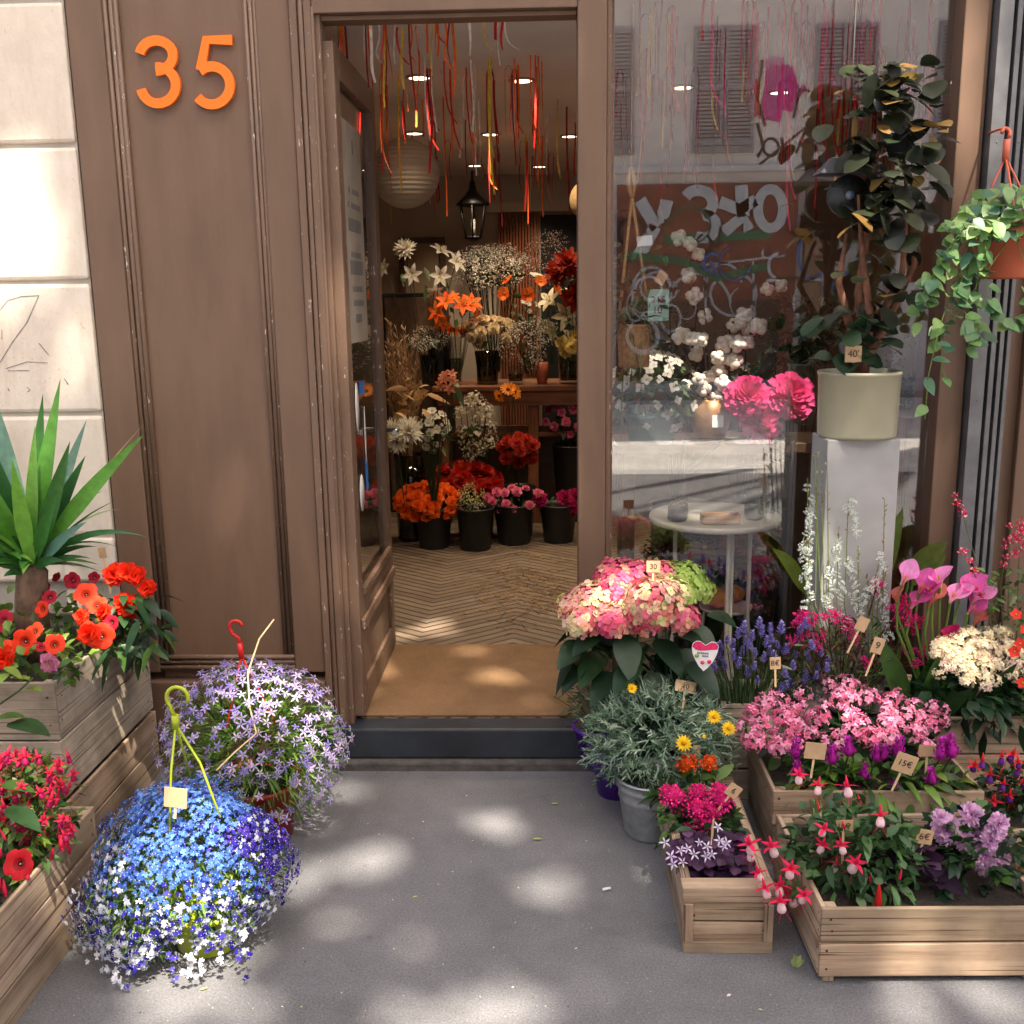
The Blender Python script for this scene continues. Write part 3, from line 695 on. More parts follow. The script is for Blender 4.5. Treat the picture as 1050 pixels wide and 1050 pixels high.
def bouquet(label, px, py, Y, wpx, hpx, meshes, n, zbase, group, size=1.0, leaves=30, L=.09, fname='flower', depth=.7, cols=None, up=.35, name='bouquet', loose=False):
    c = at(px, py, Y); rx = wpx / 2 / 1050 * Y; rz = hpx / 2 / 1050 * Y
    t = thing(name, label, 'cut flowers' if name == 'bouquet' else 'flowers', (c.x, c.y, zbase), group)
    b = MB(); pts = []; tries = 0
    while len(pts) < n and tries < 3000:
        tries += 1; d = rdir(up)
        if d.y > .55: continue
        k = U(.55, 1) if loose else U(.92, 1)
        p = c + V((d.x * rx * k, d.y * rx * depth * k, d.z * rz * k))
        if any((p - q).length < (rx + rz) * (1.05 / math.sqrt(n)) * (.6 if tries > 1000 else .85) for q, _ in pts): continue
        pts.append((p, (d + V((0, -.8, .2))).normalized()))
    for p, d in pts:
        q = V((c.x + (p.x - c.x) * .15, c.y + (p.y - c.y) * .15, zbase + .02)); b.tube([q, q.lerp(p, .55) + V((0, 0, .01)), p - d * .004], .0022, jit((.03, .045, .016)), n=4, cap=False)
        place(random.choice(meshes), fname, t, p, d, size * U(.85, 1.12))
    stem_leaves(b, c, rx, rz, leaves, L, cols); b.build('stems', LEAF, t); return t
def bucket(name, label, x, y, z, rt, rb, h, mat, group=None, cat='bucket', rim=.006, rings=()):
    t = thing(name, label, cat, (x, y, z), group); b = MB()
    pr = [(rb * .97, 0), (rb, .006)]
    for q in rings: pr += [(rb + (rt - rb) * (q - .02), h * (q - .02)), (rb + (rt - rb) * q + .004, h * q), (rb + (rt - rb) * (q + .02), h * (q + .02))]
    pr += [(rt, h - .012), (rt + rim, h - .01), (rt + rim, h), (rt - .003, h), (rt - .006, h - .03), (rb * .9, .02), (1e-6, .02)]
    b.lathe(pr, (x, y, z), mat, n=28); b.build('bucket_body', mat, t); return t
def vase(label, x, y, z, r, h, mat=VASEGLASS, group=None, waist=1.0, cat='vase'):
    t = thing('vase', label, cat, (x, y, z), group); b = MB()
    b.lathe([(r * .8, 0), (r * .85, .01), (r * waist * .95, h * .5), (r, h), (r - .004, h), (r * waist * .95 - .004, h * .5), (r * .8 - .004, .02), (1e-6, .02)], (x, y, z), mat, n=20); b.build('vase_body', mat, t)
    if mat is VASEGLASS:
        b = MB(); b.lathe([(r * .78, .022), (r * waist * .93 - .006, h * .5), (r * .9 * waist, h * .55), (1e-6, h * .55)], (x, y, z), n=16); b.build('water', DARKGLASS, t)
    return t

# ------------------------------------------------------------------ inside the shop
FZ = .15
# ceiling lamps: lit
for px, py in ((430, 80), (535, 83), (425, 137), (503, 138), (584, 140), (487, 170), (553, 171), (700, 90), (800, 95)):
    p = gd(px, py, 2.615)
    t = thing('ceiling_spot', 'small round lit spotlight set in the shop ceiling', 'ceiling light', p, 'recessed spotlights in the shop ceiling')
    b = MB(); b.lathe([(.048, 0), (.05, .004), (.062, .005), (.062, -.003), (.05, -.004), (.048, 0)], p, n=20, caps=False); b.build('trim', GALV, t)
    b = MB(); b.lathe([(1e-6, -.001), (.046, -.001), (.046, .002)], p, n=20); b.build('lens', LIT, t)
    l = bpy.data.objects.new('spot_light', bpy.data.lights.new('spot_light', 'SPOT')); l.data.energy = 13; l.data.color = (1, .78, .54); l.data.spot_size = R(110); l.data.spot_blend = .8; l.data.shadow_soft_size = .05
    COL.objects.link(l); l.parent = t; l.matrix_parent_inverse = Matrix.Translation(-p); l.location = p - V((0, 0, .02))
# ribbons
RIBC = {'red': S(196, 30, 26), 'orange': S(226, 98, 40), 'white': S(232, 220, 206), 'yellow': S(216, 180, 70), 'wine red': S(140, 22, 30), 'pink': S(226, 60, 120)}
def ribbon_mesh(L, col, kind):
    b = MB(); n = 18; ph = U(0, 6); w = U(.006, .011); pts = []
    amp = U(.004, .022); cl = U(.3, 1)
    for k in range(n + 1):
        t = k / n; pts.append(V((amp * math.sin(ph + 3.0 * t) * t + (.05 * (max(0, t - .7) / .3) ** 2 * cl if kind == 1 else 0), amp * .6 * math.cos(ph + 2.3 * t) * t, -L * t)))
    if kind == 2: pts = [V((-.02, 0, -L * .7)), V((-.02, 0, -L * .3)), V((-.018, 0, -.03)), V((-.008, 0, -.003)), V((.006, 0, -.003))] + [p + V((.016, 0, -.02)) for p in pts[1:]]
    tw = U(-1.5, 1.5)
    for k in range(len(pts) - 1):
        a, c = pts[k], pts[k + 1]; r0 = tw * k / n; r1 = tw * (k + 1) / n
        e0 = V((math.cos(r0), math.sin(r0), 0)) * w / 2; e1 = V((math.cos(r1), math.sin(r1), 0)) * w / 2
        if kind == 2 and k < 5: e0 = e1 = V((0, w / 2, 0)) + V((w * .3, 0, 0))
        b.poly([a - e0, a + e0, c + e1, c - e1], jit(col, .12), None, True)
    return b.mesh('ribbon', TINT)
RM = {c: [ribbon_mesh(U(.30, .60), RIBC[c], (0, 1, 0, 2, 0, 1, 0, 0, 2, 1)[k]) for k in range(10)] for c in RIBC}
def ribbon(x, y, where, cset, z=2.617, s=1):
    c = random.choice(cset); o = bpy.data.objects.new(c.replace(' ', '_') + '_ribbon', random.choice(RM[c])); COL.objects.link(o)
    o.location = (x, y, z); o.rotation_euler = (0, 0, U(-.8, .8)); o.scale = (1, 1, s)
    tag(o, f'thin {c} ribbon dangling from the ceiling {where}', 'ribbon', f'{c} ribbons hanging {where}')
cs = ['red', 'red', 'orange', 'orange', 'wine red', 'wine red', 'white', 'white', 'yellow']
for k in range(34): 
    y = U(3.72, 4.0); px = random.choice((352, 375, 385, 398, 410, 425, 447, 462, 480, 500, 516)) + U(-5, 5); ribbon(at(px, 60, y).x, y, 'inside the doorway', cs, s=U(.2, .62))
for k in range(40):
    y = U(4.45, 5.0); g = random.choice((392, 412, 418, 436, 440, 458, 482, 486, 500, 503, 525, 530, 548, 552, 580, 590)); ribbon(at(g + U(-4, 4), 80, y).x, y, 'inside the doorway', cs, s=U(.5, .95))
for k in range(52):
    y = U(5.2, 7.6); px = U(390, 600); ribbon(at(px, 130, y).x, y, 'inside the doorway', cs, s=U(.5, 1.0))
cw = ['red', 'red', 'red', 'wine red', 'wine red', 'yellow', 'pink']
for k in range(88):
    y = U(3.66, 4.1); px = random.choice((660, 674, 690, 725, 735, 770, 782, 800, 815, 830, 846, 858, 875, 880, 890, 905, 925, 932, 955, 970, 980)) + U(-7, 7); ribbon(at(px, 60, y).x, y, 'behind the shop window', cw, s=U(.5, 1.0))
for k in range(70):
    y = U(4.3, 5.6); px = U(632, 985); ribbon(at(px, 60, y).x, y, 'behind the shop window', cw, s=U(.7, 1.2))
# paper lantern, straw lantern, wall lantern, picture
def lantern(label, px, py, Y, rpx, mat, name):
    c = at(px, py, Y); r = rpx / 1050 * Y; t = thing(name, label, 'lantern', c); b = MB()
    pr = []
    for k in range(37):
        a = -1.45 + 2.9 * k / 36; pr.append((r * math.cos(a) * (1 + .012 * (k % 2)), r * .97 * math.sin(a)))
    b.lathe(pr[:], (c.x, c.y, c.z), None, n=32); b.build('lantern_shade', mat, t)
    b = MB(); b.tube([c + V((0, 0, r * .9)), V((c.x, c.y, 2.62))], .004, n=5); b.build('cord', INK, t)
lantern('large round white paper lantern hanging inside the doorway', 415, 178, 5.4, 34, RICE, 'paper_lantern')
lantern('round straw coloured lantern half hidden by the door post', 606, 205, 5.2, 21, plain('straw_shade', (.42, .27, .12), .8, 0, .3, 50, .6, 90), 'straw_lantern')
c = at(485, 222, 8.3); t = thing('wall_lantern', 'small black old style lantern hanging before the rust boarding', 'lantern', c); b = MB()
M = Matrix.Translation(c) @ Matrix.Rotation(R(30), 4, 'Z')
for k in range(6):
    a = k * math.pi / 3; b.tube([M @ V((.065 * math.cos(a), .065 * math.sin(a), -.16)), M @ V((.11 * math.cos(a), .11 * math.sin(a), .08))], .008, n=5)
b.lathe([(.125, .08), (.13, .095), (.06, .16), (.03, .2), (.02, .26), (1e-6, .28)], c, n=6); b.lathe([(1e-6, -.2), (.03, -.19), (.07, -.165), (.07, -.15)], c, n=6); b.tube([c + V((0, 0, .27)), V((c.x, c.y, 2.62))], .01, n=5)
b.build('lantern_frame', BLACKPL, t); b = MB(); b.tube([c + V((0, 0, -.14)), c + V((0, 0, -.02))], .018, n=8); b.build('candle', PAPERW, t)
p0, p1 = at(412, 345, 8.56), at(456, 243, 8.56); t = thing('picture_frame', 'dark wooden picture frame with a beige sheet on the back wall', 'picture', ((p0.x + p1.x) / 2, 8.56, p0.z)); b = MB()
w = .045; b.box((p0.x, 8.55, p0.z), (p0.x + w, 8.59, p1.z)); b.box((p1.x - w, 8.55, p0.z), (p1.x, 8.59, p1.z)); b.box((p0.x + w, 8.55, p1.z - w), (p1.x - w, 8.59, p1.z)); b.box((p0.x + w, 8.55, p0.z), (p1.x - w, 8.59, p0.z + w))
b.build('frame', FRAMEW, t, .004); b = MB(); b.box((p0.x + w, 8.575, p0.z + w), (p1.x - w, 8.585, p1.z - w)); b.build('sheet', plain('beige_sheet', (.40, .30, .2), .8), t)
# long back table
TY = 6.75; tz = at(520, 396, TY).z
t = thing('flower_table', 'long red brown wooden table with vases of flowers at the back', 'table', (0, TY + .3, FZ)); b = MB()
xa, xb = at(443, 400, TY).x, 1.5
b.box((xa, TY, tz - .035), (xb, TY + .62, tz)); b.build('tabletop', REDWOOD, t, .004)
b = MB(); b.box((xa + .03, TY + .02, tz - .13), (xb - .03, TY + .045, tz - .036)); b.build('apron', REDWOOD, t, .003)
for x in (xa + .03, at(541, 430, TY).x, xb - .1):
    for y in (TY + .05, TY + .52): b = MB(); b.box((x, y, FZ), (x + .07, y + .06, tz - .131)); b.build('leg', REDWOOD, t, .003)
sh = at(520, 446, TY).z; b = MB(); b.box((xa + .04, TY + .112, sh - .03), (xb - .05, TY + .515, sh)); b.build('shelf', REDWOOD, t, .003)
b = MB(); b.box((xa + .1, TY + .44, FZ), (xb - .1, TY + .46, sh - .035)); b.build('back_panel', FRAMEW, t)
# dark cupboard left of the table
p0, p1 = at(398, 470, 7.2), at(450, 300, 7.2); t = thing('dark_cabinet', 'tall dark cabinet standing behind the dried flowers', 'cabinet', (p0.x, 7.3, FZ)); b = MB()
b.box((p0.x, 7.2, FZ), (p1.x + .02, 7.7, p1.z)); b.build('cabinet_body', BLACKMATT, t, .01); b = MB(); b.box((p0.x + .02, 7.18, FZ + .1), (p1.x, 7.199, p1.z - .03)); b.build('cabinet_door', FRAMEW, t, .004)
# vases on the table
m_lil = m_lily('white_lily', .085, WHT); m_wd = m_pom('white_chrysanthemum', .085, WHT, 5, 12, 'blade', .3); m_da = m_open('white_daisy', .02, WHT, 9, .5, .2, (.5, .38, .04), .3, 'petal')
m_orl = m_lily('orange_lily', .075, ORG); m_wr = m_rose('white_rose', .05, CRM); m_gyp = [m_spray('gypsophila', .10, 80, .006, WHT) for _ in range(3)]; m_gyb = [m_spray('gypsophila', .10, 70, .006, [S(200, 176, 168), S(180, 150, 140)]) for _ in range(2)]
m_an = m_open('white_anemone', .05, WHT, 7, .9, .35, (.45, .4, .1), .22); m_pop = m_open('orange_poppy', .045, ORG, 5, 1.0, .5, (.4, .2, .02), .2); m_lw = m_lily('cream_lily', .10, CRM)
m_yr = m_rose('cream_rose', .055, [S(244, 224, 150), S(240, 212, 130)]); m_dark = m_pom('rust_dahlia', .1, [S(160, 48, 26), S(140, 40, 24)], 4, 9, 'ovate', .4)
def tv(label, px, Y, r, h, mat=VASEGLASS, wst=1.0, z=None): c = at(px, 396, Y); return vase(label, c.x, Y, tz + .001 if z is None else z, r, h, mat, None, wst)
tv('tall black vase holding white lilies at the table end', 452, 7.0, .08, .3, BLACKPL); tv('slim clear glass vase under the orange lilies', 467, 6.9, .05, .32); tv('dark glass vase of white roses on the table', 500, 6.95, .085, .22, DARKGLASS, .9)
tv('low clear glass vase of baby breath on the table', 529, 6.92, .06, .12); tv('tall glass vase with cream lilies at the table right', 583, 6.92, .075, .26); tv('small brown vase beside the baby breath', 556, 6.95, .04, .14, TERRA, 1.2); tv('short dark vase of small green white flowers', 441, 6.9, .06, .2, DARKGLASS)
G_ = 'bouquets on the back table'
bouquet('tall white lilies and shaggy white chrysanthemums before the picture frame', 432, 276, 6.95, 76, 46, [m_lil, m_wd, m_lil], 7, tz + .05, G_, 1.0, 6, .1)
bouquet('bright orange lilies in the slim glass vase', 468, 321, 6.85, 44, 32, [m_orl], 11, tz + .05, G_, 1, 10)
bouquet('round bunch of creamy white roses in a dark vase', 501, 340, 6.9, 50, 22, [m_wr], 13, tz + .05, G_, 1.05, 10)
bouquet('cloud of baby breath in the low glass vase', 546, 351, 6.85, 56, 38, m_gyp, 11, tz + .03, G_, .9, 4)
bouquet('spray of small white daisies high above the table', 506, 276, 7.05, 66, 26, [m_da] + m_gyp, 34, tz + .05, G_, 1.05, 60, .09)
bouquet('dusty pink dried gypsophila sprig near the dark doorway', 564, 264, 7.1, 36, 40, m_gyb, 9, tz + .1, G_, .85, 0)
bouquet('single white anemones and orange poppies on thin stems', 541, 300, 6.8, 62, 40, [m_an, m_pop, m_pop], 6, tz + .1, G_, 1.1, 3)
bouquet('cream lilies with long buds at the right of the table', 580, 322, 6.8, 40, 44, [m_lw], 6, tz + .06, G_, 1, 14, .14)
bouquet('pale yellow roses low beside the door post', 588, 352, 6.75, 26, 16, [m_yr], 5, tz + .06, G_, 1.1, 6)
bouquet('large rust red dahlias leaning in from the door post', 590, 285, 6.7, 34, 40, [m_dark], 6, tz + .2, G_, 1.2, 10, .12)
bouquet('small greenish white umbels in a short dark vase', 440, 348, 6.85, 36, 16, m_gyp, 8, tz + .05, G_, .55, 10)
bouquet('few white blossoms on thin stems above the baby breath', 540, 318, 6.9, 30, 16, [m_da, m_an], 9, tz + .05, G_, .7, 8)
# flowers standing on the floor
def fl(px, py): return gd(px, py, FZ)
def bk(label, px, pybot, rt, h, grp='black flower buckets on the shop floor', mat=BLACKPL):
    p = fl(px, pybot); bucket('flower_bucket', label, p.x, p.y + rt * .8, FZ, rt, rt * .8, h, mat, grp); return p.y + rt * .8
m_orr = [m_rose('orange_rose', .046, [S(248, 120, 40), S(240, 100, 30), S(252, 140, 60)]) for _ in range(3)]; m_redc = [m_pom('red_carnation', .075, REDD + CORAL, 5, 9, 'petal', .6) for _ in range(2)]; m_pk = [m_rose('pink_rose', .035, PNK) for _ in range(3)]; m_mg = [m_pom('magenta_bloom', .06, MAG, 4, 8)]
m_cor = [m_pom('coral_carnation', .05, CORAL, 4, 9)]; m_bd = m_spray('green_bead_berries', .06, 45, .008, [S(196, 190, 130), S(210, 206, 160)])
y1 = bk('black bucket of orange roses nearest the door leaf', 444, 564, .115, .25); bouquet('dense dome of bright orange roses in a black bucket', 439, 515, y1, 66, 34, m_orr, 40, FZ + .1, 'bunches in the floor buckets', 1.0, 8)
y2 = bk('black bucket of red carnations beside the orange roses', 487, 566, .115, .26); bouquet('wide mass of red carnations behind the orange roses', 475, 497, y2 + .28, 66, 30, m_redc, 17, FZ + .1, 'bunches in the floor buckets', 1.0, 8)
bouquet('pale green berry sprigs in the second bucket', 484, 512, y2 - .02, 24, 24, [m_bd], 6, FZ + .1, 'bunches in the floor buckets', .75, 14, .07)
y3 = bk('wide black bucket of small pink roses', 527, 560, .125, .25); bouquet('small pale pink roses on a dark leafy bunch', 527, 512, y3, 62, 24, m_pk, 17, FZ + .1, 'bunches in the floor buckets', .95, 22, .06)
y4 = bk('black bucket of magenta blooms beside the door post', 573, 558, .115, .24); bouquet('few deep magenta blooms in the last bucket', 573, 514, y4, 44, 22, m_mg, 6, FZ + .1, 'bunches in the floor buckets', .9, 24, .06)
p = fl(580, 540); bucket('flower_bucket', 'tall black bucket of pink roses against the table leg', p.x + .06, p.y + .25, FZ, .14, .11, .52, BLACKPL, 'black flower buckets on the shop floor'); bouquet('tall pink spray roses beside the door post', 582, 430, p.y + .22, 46, 34, m_pk, 17, FZ + .3, 'bunches in the floor buckets', 1.05, 20, .07)
bouquet('coral red carnations between the daisies and pink roses', 531, 461, 6.45, 34, 24, m_cor, 12, FZ + .2, 'bunches in the floor buckets', 1.0, 8); p = at(531, 500, 6.45); bucket('flower_bucket', 'black bucket hidden under the coral carnations', p.x, 6.45, FZ, .11, .09, .32, BLACKPL, 'black flower buckets on the shop floor')
m_gb = m_open('orange_gerbera', .055, [S(240, 150, 40), S(234, 130, 30)], 14, .3, .3, (.25, .1, .02), .3, 'petal')
bouquet('two orange gerberas on long pale stems', 519, 403, 6.5, 18, 8, [m_gb], 3, FZ + .25, None, .9, 0)
m_stock = [m_spray('white_stock_spray', .07, 40, .011, WHT + CRM, petals=5) for _ in range(3)]
bouquet('tall column of creamy white stock blossoms', 488, 438, 6.4, 38, 66, m_stock, 16, FZ + .2, 'bunches in the floor buckets', .85, 26, .07, loose=True); p = at(488, 500, 6.4); bucket('flower_bucket', 'dark bucket under the tall white stock', p.x, 6.45, FZ, .12, .10, .34, BLACKPL, 'black flower buckets on the shop floor')
bouquet('loose bunch of small white daisies by the dried stalks', 443, 441, 6.0, 40, 44, [m_an, m_da], 36, FZ + .3, 'bunches in the floor buckets', .55, 30, .07, loose=True); bouquet('one large white starry bloom below the dried stalks', 413, 446, 5.9, 20, 20, [m_wd], 3, FZ + .3, 'bunches in the floor buckets', 1.1, 6)
p = at(420, 490, 6.35); vase('tall dark vase of dried stalks behind the orange roses', p.x, 6.35, FZ, .10, .55, DARKGLASS)
# dried pampas and wheat bunch
base = V((p.x, 6.33, FZ + .45)); t = thing('dried_bouquet', 'tall bunch of beige dried grasses and bleached leaves', 'dried flowers', base); b = MB(); b2 = MB()
for k in range(46):
    e = at(U(394, 430), U(326, 400), U(6.15, 6.45)); b.tube([base + V((U(-.03, .03), U(-.03, .03), 0)), base.lerp(e, .5) + V((U(-.02, .02), 0, 0)), e], [.003, .003, .0015], S(176, 142, 104), n=4, cap=False)
    dd = (e - base).normalized()
    for q in range(26):
        s_ = U(.45, 1.02); b2.leaf(base.lerp(e, s_), (dd + rdir() * .7).normalized(), rdir(), U(.025, .05), U(.006, .012), jit(S(188, 152, 116), .3), .1, 0, 2, 'blade')
b.build('stalks', MATTLEAF, t); b2.build('seed_heads', MATTLEAF, t); b = MB()
for k in range(26): pp = at(U(402, 440), U(392, 428), U(6.05, 6.3)); b.leaf(pp, rdir(.6), rdir(), U(.08, .16), U(.03, .055), jit(S(196, 160, 112), .2), .2, .3, 4)
b.build('bleached_leaves', MATTLEAF, t)
p = at(436, 406, 5.85); bouquet('small salmon alstroemerias beside the dried stalks', 461, 392, 5.95, 20, 18, [m_lily('salmon_lily', .05, [S(206, 120, 92), S(220, 140, 110)])], 6, FZ + .5, None, .9, 4)
# straw swept on the floor
b = MB()
for k in range(420):
    q = gd(random.gauss(545, 32), random.gauss(605, 18), FZ)
    if q.y < 4.4 or q.x > 1.2: continue
    a = U(0, 3.14); L = U(.03, .13); d = V((math.cos(a), math.sin(a), 0)); b.tube([q - d * L / 2 + V((0, 0, .003)), q + V((U(-.008, .008), U(-.008, .008), U(.004, .012))), q + d * L / 2 + V((0, 0, .003))], .0012, jit(random.choice([S(150, 116, 74), S(96, 64, 38), S(180, 150, 104)]), .2), n=3, cap=False)
tag(b.build('straw', TINT), 'loose brown straw and twigs swept on the parquet', 'straw', None, 'stuff')

# ------------------------------------------------------------------ behind the window pane
WB = 4.12; wz = at(720, 452, WB).z
t = thing('display_bench', 'dark bench behind the window carrying vase and pots', 'bench', (.7, WB, FZ)); b = MB(); b.box((.27, WB - .09, wz - .04), (1.12, WB + .25, wz)); b.build('bench_top', FRAMEW, t, .004)
for x in (.3, 1.04):
    for y in (WB - .07, WB + .17): b = MB(); b.box((x, y, FZ), (x + .05, y + .05, wz - .041)); b.build('leg', FRAMEW, t, .003)
# gold vase with cotton branches
c = at(728, 452, WB); t = thing('gold_vase', 'rough gold coloured vase holding cotton branches', 'vase', (c.x, WB, wz)); k = 41 / 1050 * WB / 2; b = MB()
b.lathe([(k * .62, 0), (k * .7, .01), (k * .92, .06), (k, .11), (k * .97, .135), (k * .75, .163), (k * .70, .168), (k * .62, .165), (k * .6, .14), (1e-6, .13)], (c.x, WB, wz), n=28); b.build('vase_body', GOLD, t)
b = MB(); a = at(736, 432, WB - k - .002); b.box((a.x - .022, a.y - .001, a.z - .024), (a.x + .022, a.y, a.z + .024), M=None); b.build('price_label', PAPERW, t)
root = V((c.x, WB, wz + .15)); t = thing('cotton_branches', 'branches of fluffy white cotton bolls in the gold vase', 'cotton', root); b = MB(); bolls = []
BR = [[(727, 415), (722, 360), (712, 300), (703, 250)], [(730, 415), (748, 370), (775, 320), (800, 290)], [(727, 415), (728, 370), (724, 330), (720, 305)], [(725, 415), (712, 385), (700, 360), (690, 345)], [(731, 415), (742, 385), (752, 350), (765, 325)], [(729, 415), (735, 400), (745, 385), (760, 350)]]
for q in BR:
    y = U(-.06, .06); pts = [at(x, yy, WB + y * i / 3) for i, (x, yy) in enumerate(q)]; pts[0] = root; b.tube(pts, [.005, .004, .003, .002], S(120, 72, 44), n=5)
b.build('twig', BARK, t)
def m_boll():
    b = MB(); 
    for d in ring_dirs(4, U(0, 2), .35) + [V((0, 0, 1))]: b.ball(d * .017 + V((0, 0, .008)), .019, None, jit(S(240, 228, 214), .05), 8)
    for d in ring_dirs(5, 0, .1): b.leaf(V((0, 0, -.012)), d, -Z3, .035, .016, S(110, 62, 36), .2, .1, 3)
    return b.mesh('cotton_boll', DRYPETAL)
mb = [m_boll() for _ in range(3)]
for px, py in ((696, 245), (706, 252), (715, 262), (704, 283), (711, 303), (721, 324), (699, 346), (708, 349), (718, 348), (694, 347), (751, 335), (758, 331), (762, 326), (786, 298), (800, 293), (768, 339), (777, 337), (748, 352), (757, 352), (765, 352), (735, 366), (745, 368), (738, 381), (728, 386), (716, 390), (712, 362), (722, 400), (733, 408), (704, 396), (742, 392), (752, 372), (741, 355)):
    p = at(px, py, WB + U(-.08, .04)); place(random.choice(mb), 'cotton_boll', t, p, V((U(-.5, .5), -1, U(-.2, .8))), U(.8, 1.15))
# white flowering plant in a teal pot
c = at(668, 452, WB); t = thing('window_plant', 'bushy plant with small white flowers in a teal pot', 'potted plant', (c.x, WB, wz)); b = MB(); k = 56 / 1050 * WB / 2
b.lathe([(k * .78, 0), (k * .8, .005), (k, .10), (k * 1.04, .10), (k * 1.04, .115), (k * .95, .115), (k * .9, .09), (1e-6, .09)], (c.x, WB, wz), n=26); b.build('pot', TEAL, t); b = MB()
cc = V((c.x + .0, WB, wz + .19))
for q in range(420): d = rdir(.25); b.leaf(cc + V((d.x * .17, d.y * .14, d.z * .15)) * U(.5, 1), (d + rdir() * .7).normalized(), rdir(.8), U(.03, .055), U(.018, .03), jit(random.choice([(.06, .10, .035), (.09, .14, .05), (.04, .075, .03)]), .2), .2, .3, 3)
b.build('foliage', LEAF, t); mfw = m_open('white_bloom', .024, WHT, 4, .85, .3, (.5, .5, .2), .15)
for q in range(70):
    d = rdir(.3)
    if d.y > .4: continue
    place(mfw, 'flower', t, cc + V((d.x * .185, d.y * .15, d.z * .165)), (d + V((0, -.5, .2))), U(.7, 1.1))
# peonies
c = at(790, 450, WB); vase('dark glass vase holding three pink peonies', c.x, WB, wz, .06, .10, DARKGLASS); m_peo = [m_pom('peony', .085, [S(206, 14, 100), S(226, 40, 128), S(240, 100, 160), S(176, 6, 78)], 9, 12, 'petal', .34, PETAL, .9, None, S(236, 84, 150)) for _ in range(3)]
root = V((c.x, WB, wz + .03)); t = thing('peony_bunch', 'three shaggy hot pink peony blooms in a window vase', 'cut flowers', root); b = MB()
for (px, py, s_), mm in zip(((766, 409, 1.08), (809, 408, 1.16), (779, 436, 1.0)), m_peo):
    p = at(px, py, WB - .1); b.tube([root, root.lerp(p, .6), p], .004, STEMC[0], n=5); place(mm, 'peony', t, p, V((U(-.3, .3), -1, .55)), s_)
b.build('stems', LEAF, t)
# bistro table and chair
TT = at(733, 529, 3.76); t = thing('bistro_table', 'round cream metal table with thin bent legs behind the window', 'table', (TT.x, 3.77, FZ)); b = MB(); r = 134 / 1050 * 3.77 / 2
b.lathe([(1e-6, TT.z - .004), (r - .01, TT.z - .004), (r - .005, TT.z - .02), (r, TT.z - .018), (r + .003, TT.z - .008), (r, TT.z + .003), (r - .012, TT.z), (1e-6, TT.z)], (TT.x, 3.77, 0), n=48); b.build('tabletop', WHITEMETAL, t)
for sx, sy in ((-1, -.3), (.22, -1), (.32, -.9), (1, .5)):
    x = TT.x + sx * r * .62; y = 3.77 + sy * r * .55; b = MB(); b.tube([(x, y, TT.z - .02), (x, y, FZ + .25), (x + sx * .04, y + sy * .04, FZ + .06), (x + sx * .09, y + sy * .08, FZ)], .008, n=8); b.build('leg', WHITEMETAL, t)
CY = 3.995; t = thing('bistro_chair', 'dark rusty metal folding chair behind the round table', 'chair', (at(757, 540, CY).x, CY, FZ))
L0, R0 = at(702, 455, CY), at(813, 448, CY); lz = at(702, 548, CY)
for px0 in (702, 813):
    a = at(px0, 452, CY); b = MB(); b.tube([a, V((a.x, CY, .62)), V((a.x, CY + .06, FZ))], .009, n=8); b.build('leg', RUSTMETAL, t)
for q in ([(702, 487), (813, 470)], [(702, 487), (742, 450)], [(776, 448), (813, 470)], [(702, 452), (813, 446)]):
    b = MB(); b.tube([at(*q[0], CY), at(*q[1], CY)], .0075, n=8); b.build('back_brace', RUSTMETAL, t)
b = MB()
for q in range(6): b.box((L0.x + .01, CY - .02 + q * .06, .60), (R0.x - .01, CY + .025 + q * .06, .612))
b.build('seat', FRAMEW, t, .002)
# things on the table
def cactus_pot(px, Y, rp, hp, mat, label, kind, name='cactus_pot'):
    c = at(px, 529, Y); t = thing(name, label, 'potted plant', (c.x, Y, TT.z)); b = MB(); z = TT.z + .001
    b.lathe([(rp * .8, 0), (rp, .01), (rp * 1.02, hp), (rp * .9, hp), (rp * .85, hp - .01), (1e-6, hp - .01)], (c.x, Y, z), n=20, squash=(lambda a, zz: 1 + .05 * math.sin(8 * a + 200 * zz)) if kind == 0 else None); b.build('pot', mat, t); b = MB()
    if kind == 0:
        for q in range(60): d = rdir(.5); b.leaf(V((c.x, Y, z + hp)), d, rdir(), U(.02, .05), .01, jit(random.choice([S(150, 104, 70), S(176, 130, 90), (.06, .09, .04)])), .2, .4, 3, 'blade')
    else:
        b.lathe([(.02, 0), (.026, .03), (.024, .055), (.012, .07), (1e-6, .073)], (c.x, Y, z + hp - .01), None, (.02, .03, .016), 16, None, lambda a, zz: 1 + .14 * math.cos(9 * a))
    b.build('cactus', MATTLEAF, t)
cactus_pot(695, 3.68, .036, .062, plain('black_textured_pot', (.03, .028, .026), .35, .2, .6, 70, .8, 70), 'small black textured pot with a withered rosette', 0); cactus_pot(773, 3.70, .035, .062, plain('dark_pot', (.035, .028, .026), .3), 'small dark round pot with a ribbed cactus', 1)
c = at(790, 524, 3.82); vase('small clear drinking glass beside the cactus', c.x, 3.82, TT.z + .001, .035, .10, VASEGLASS, None, 1, 'glass')
c = at(738, 538, 3.645); t = thing('wooden_tray', 'small oblong wooden tray at the table edge', 'tray', (c.x, 3.645, TT.z)); b = MB(); z = TT.z + .004; Y0 = 3.603
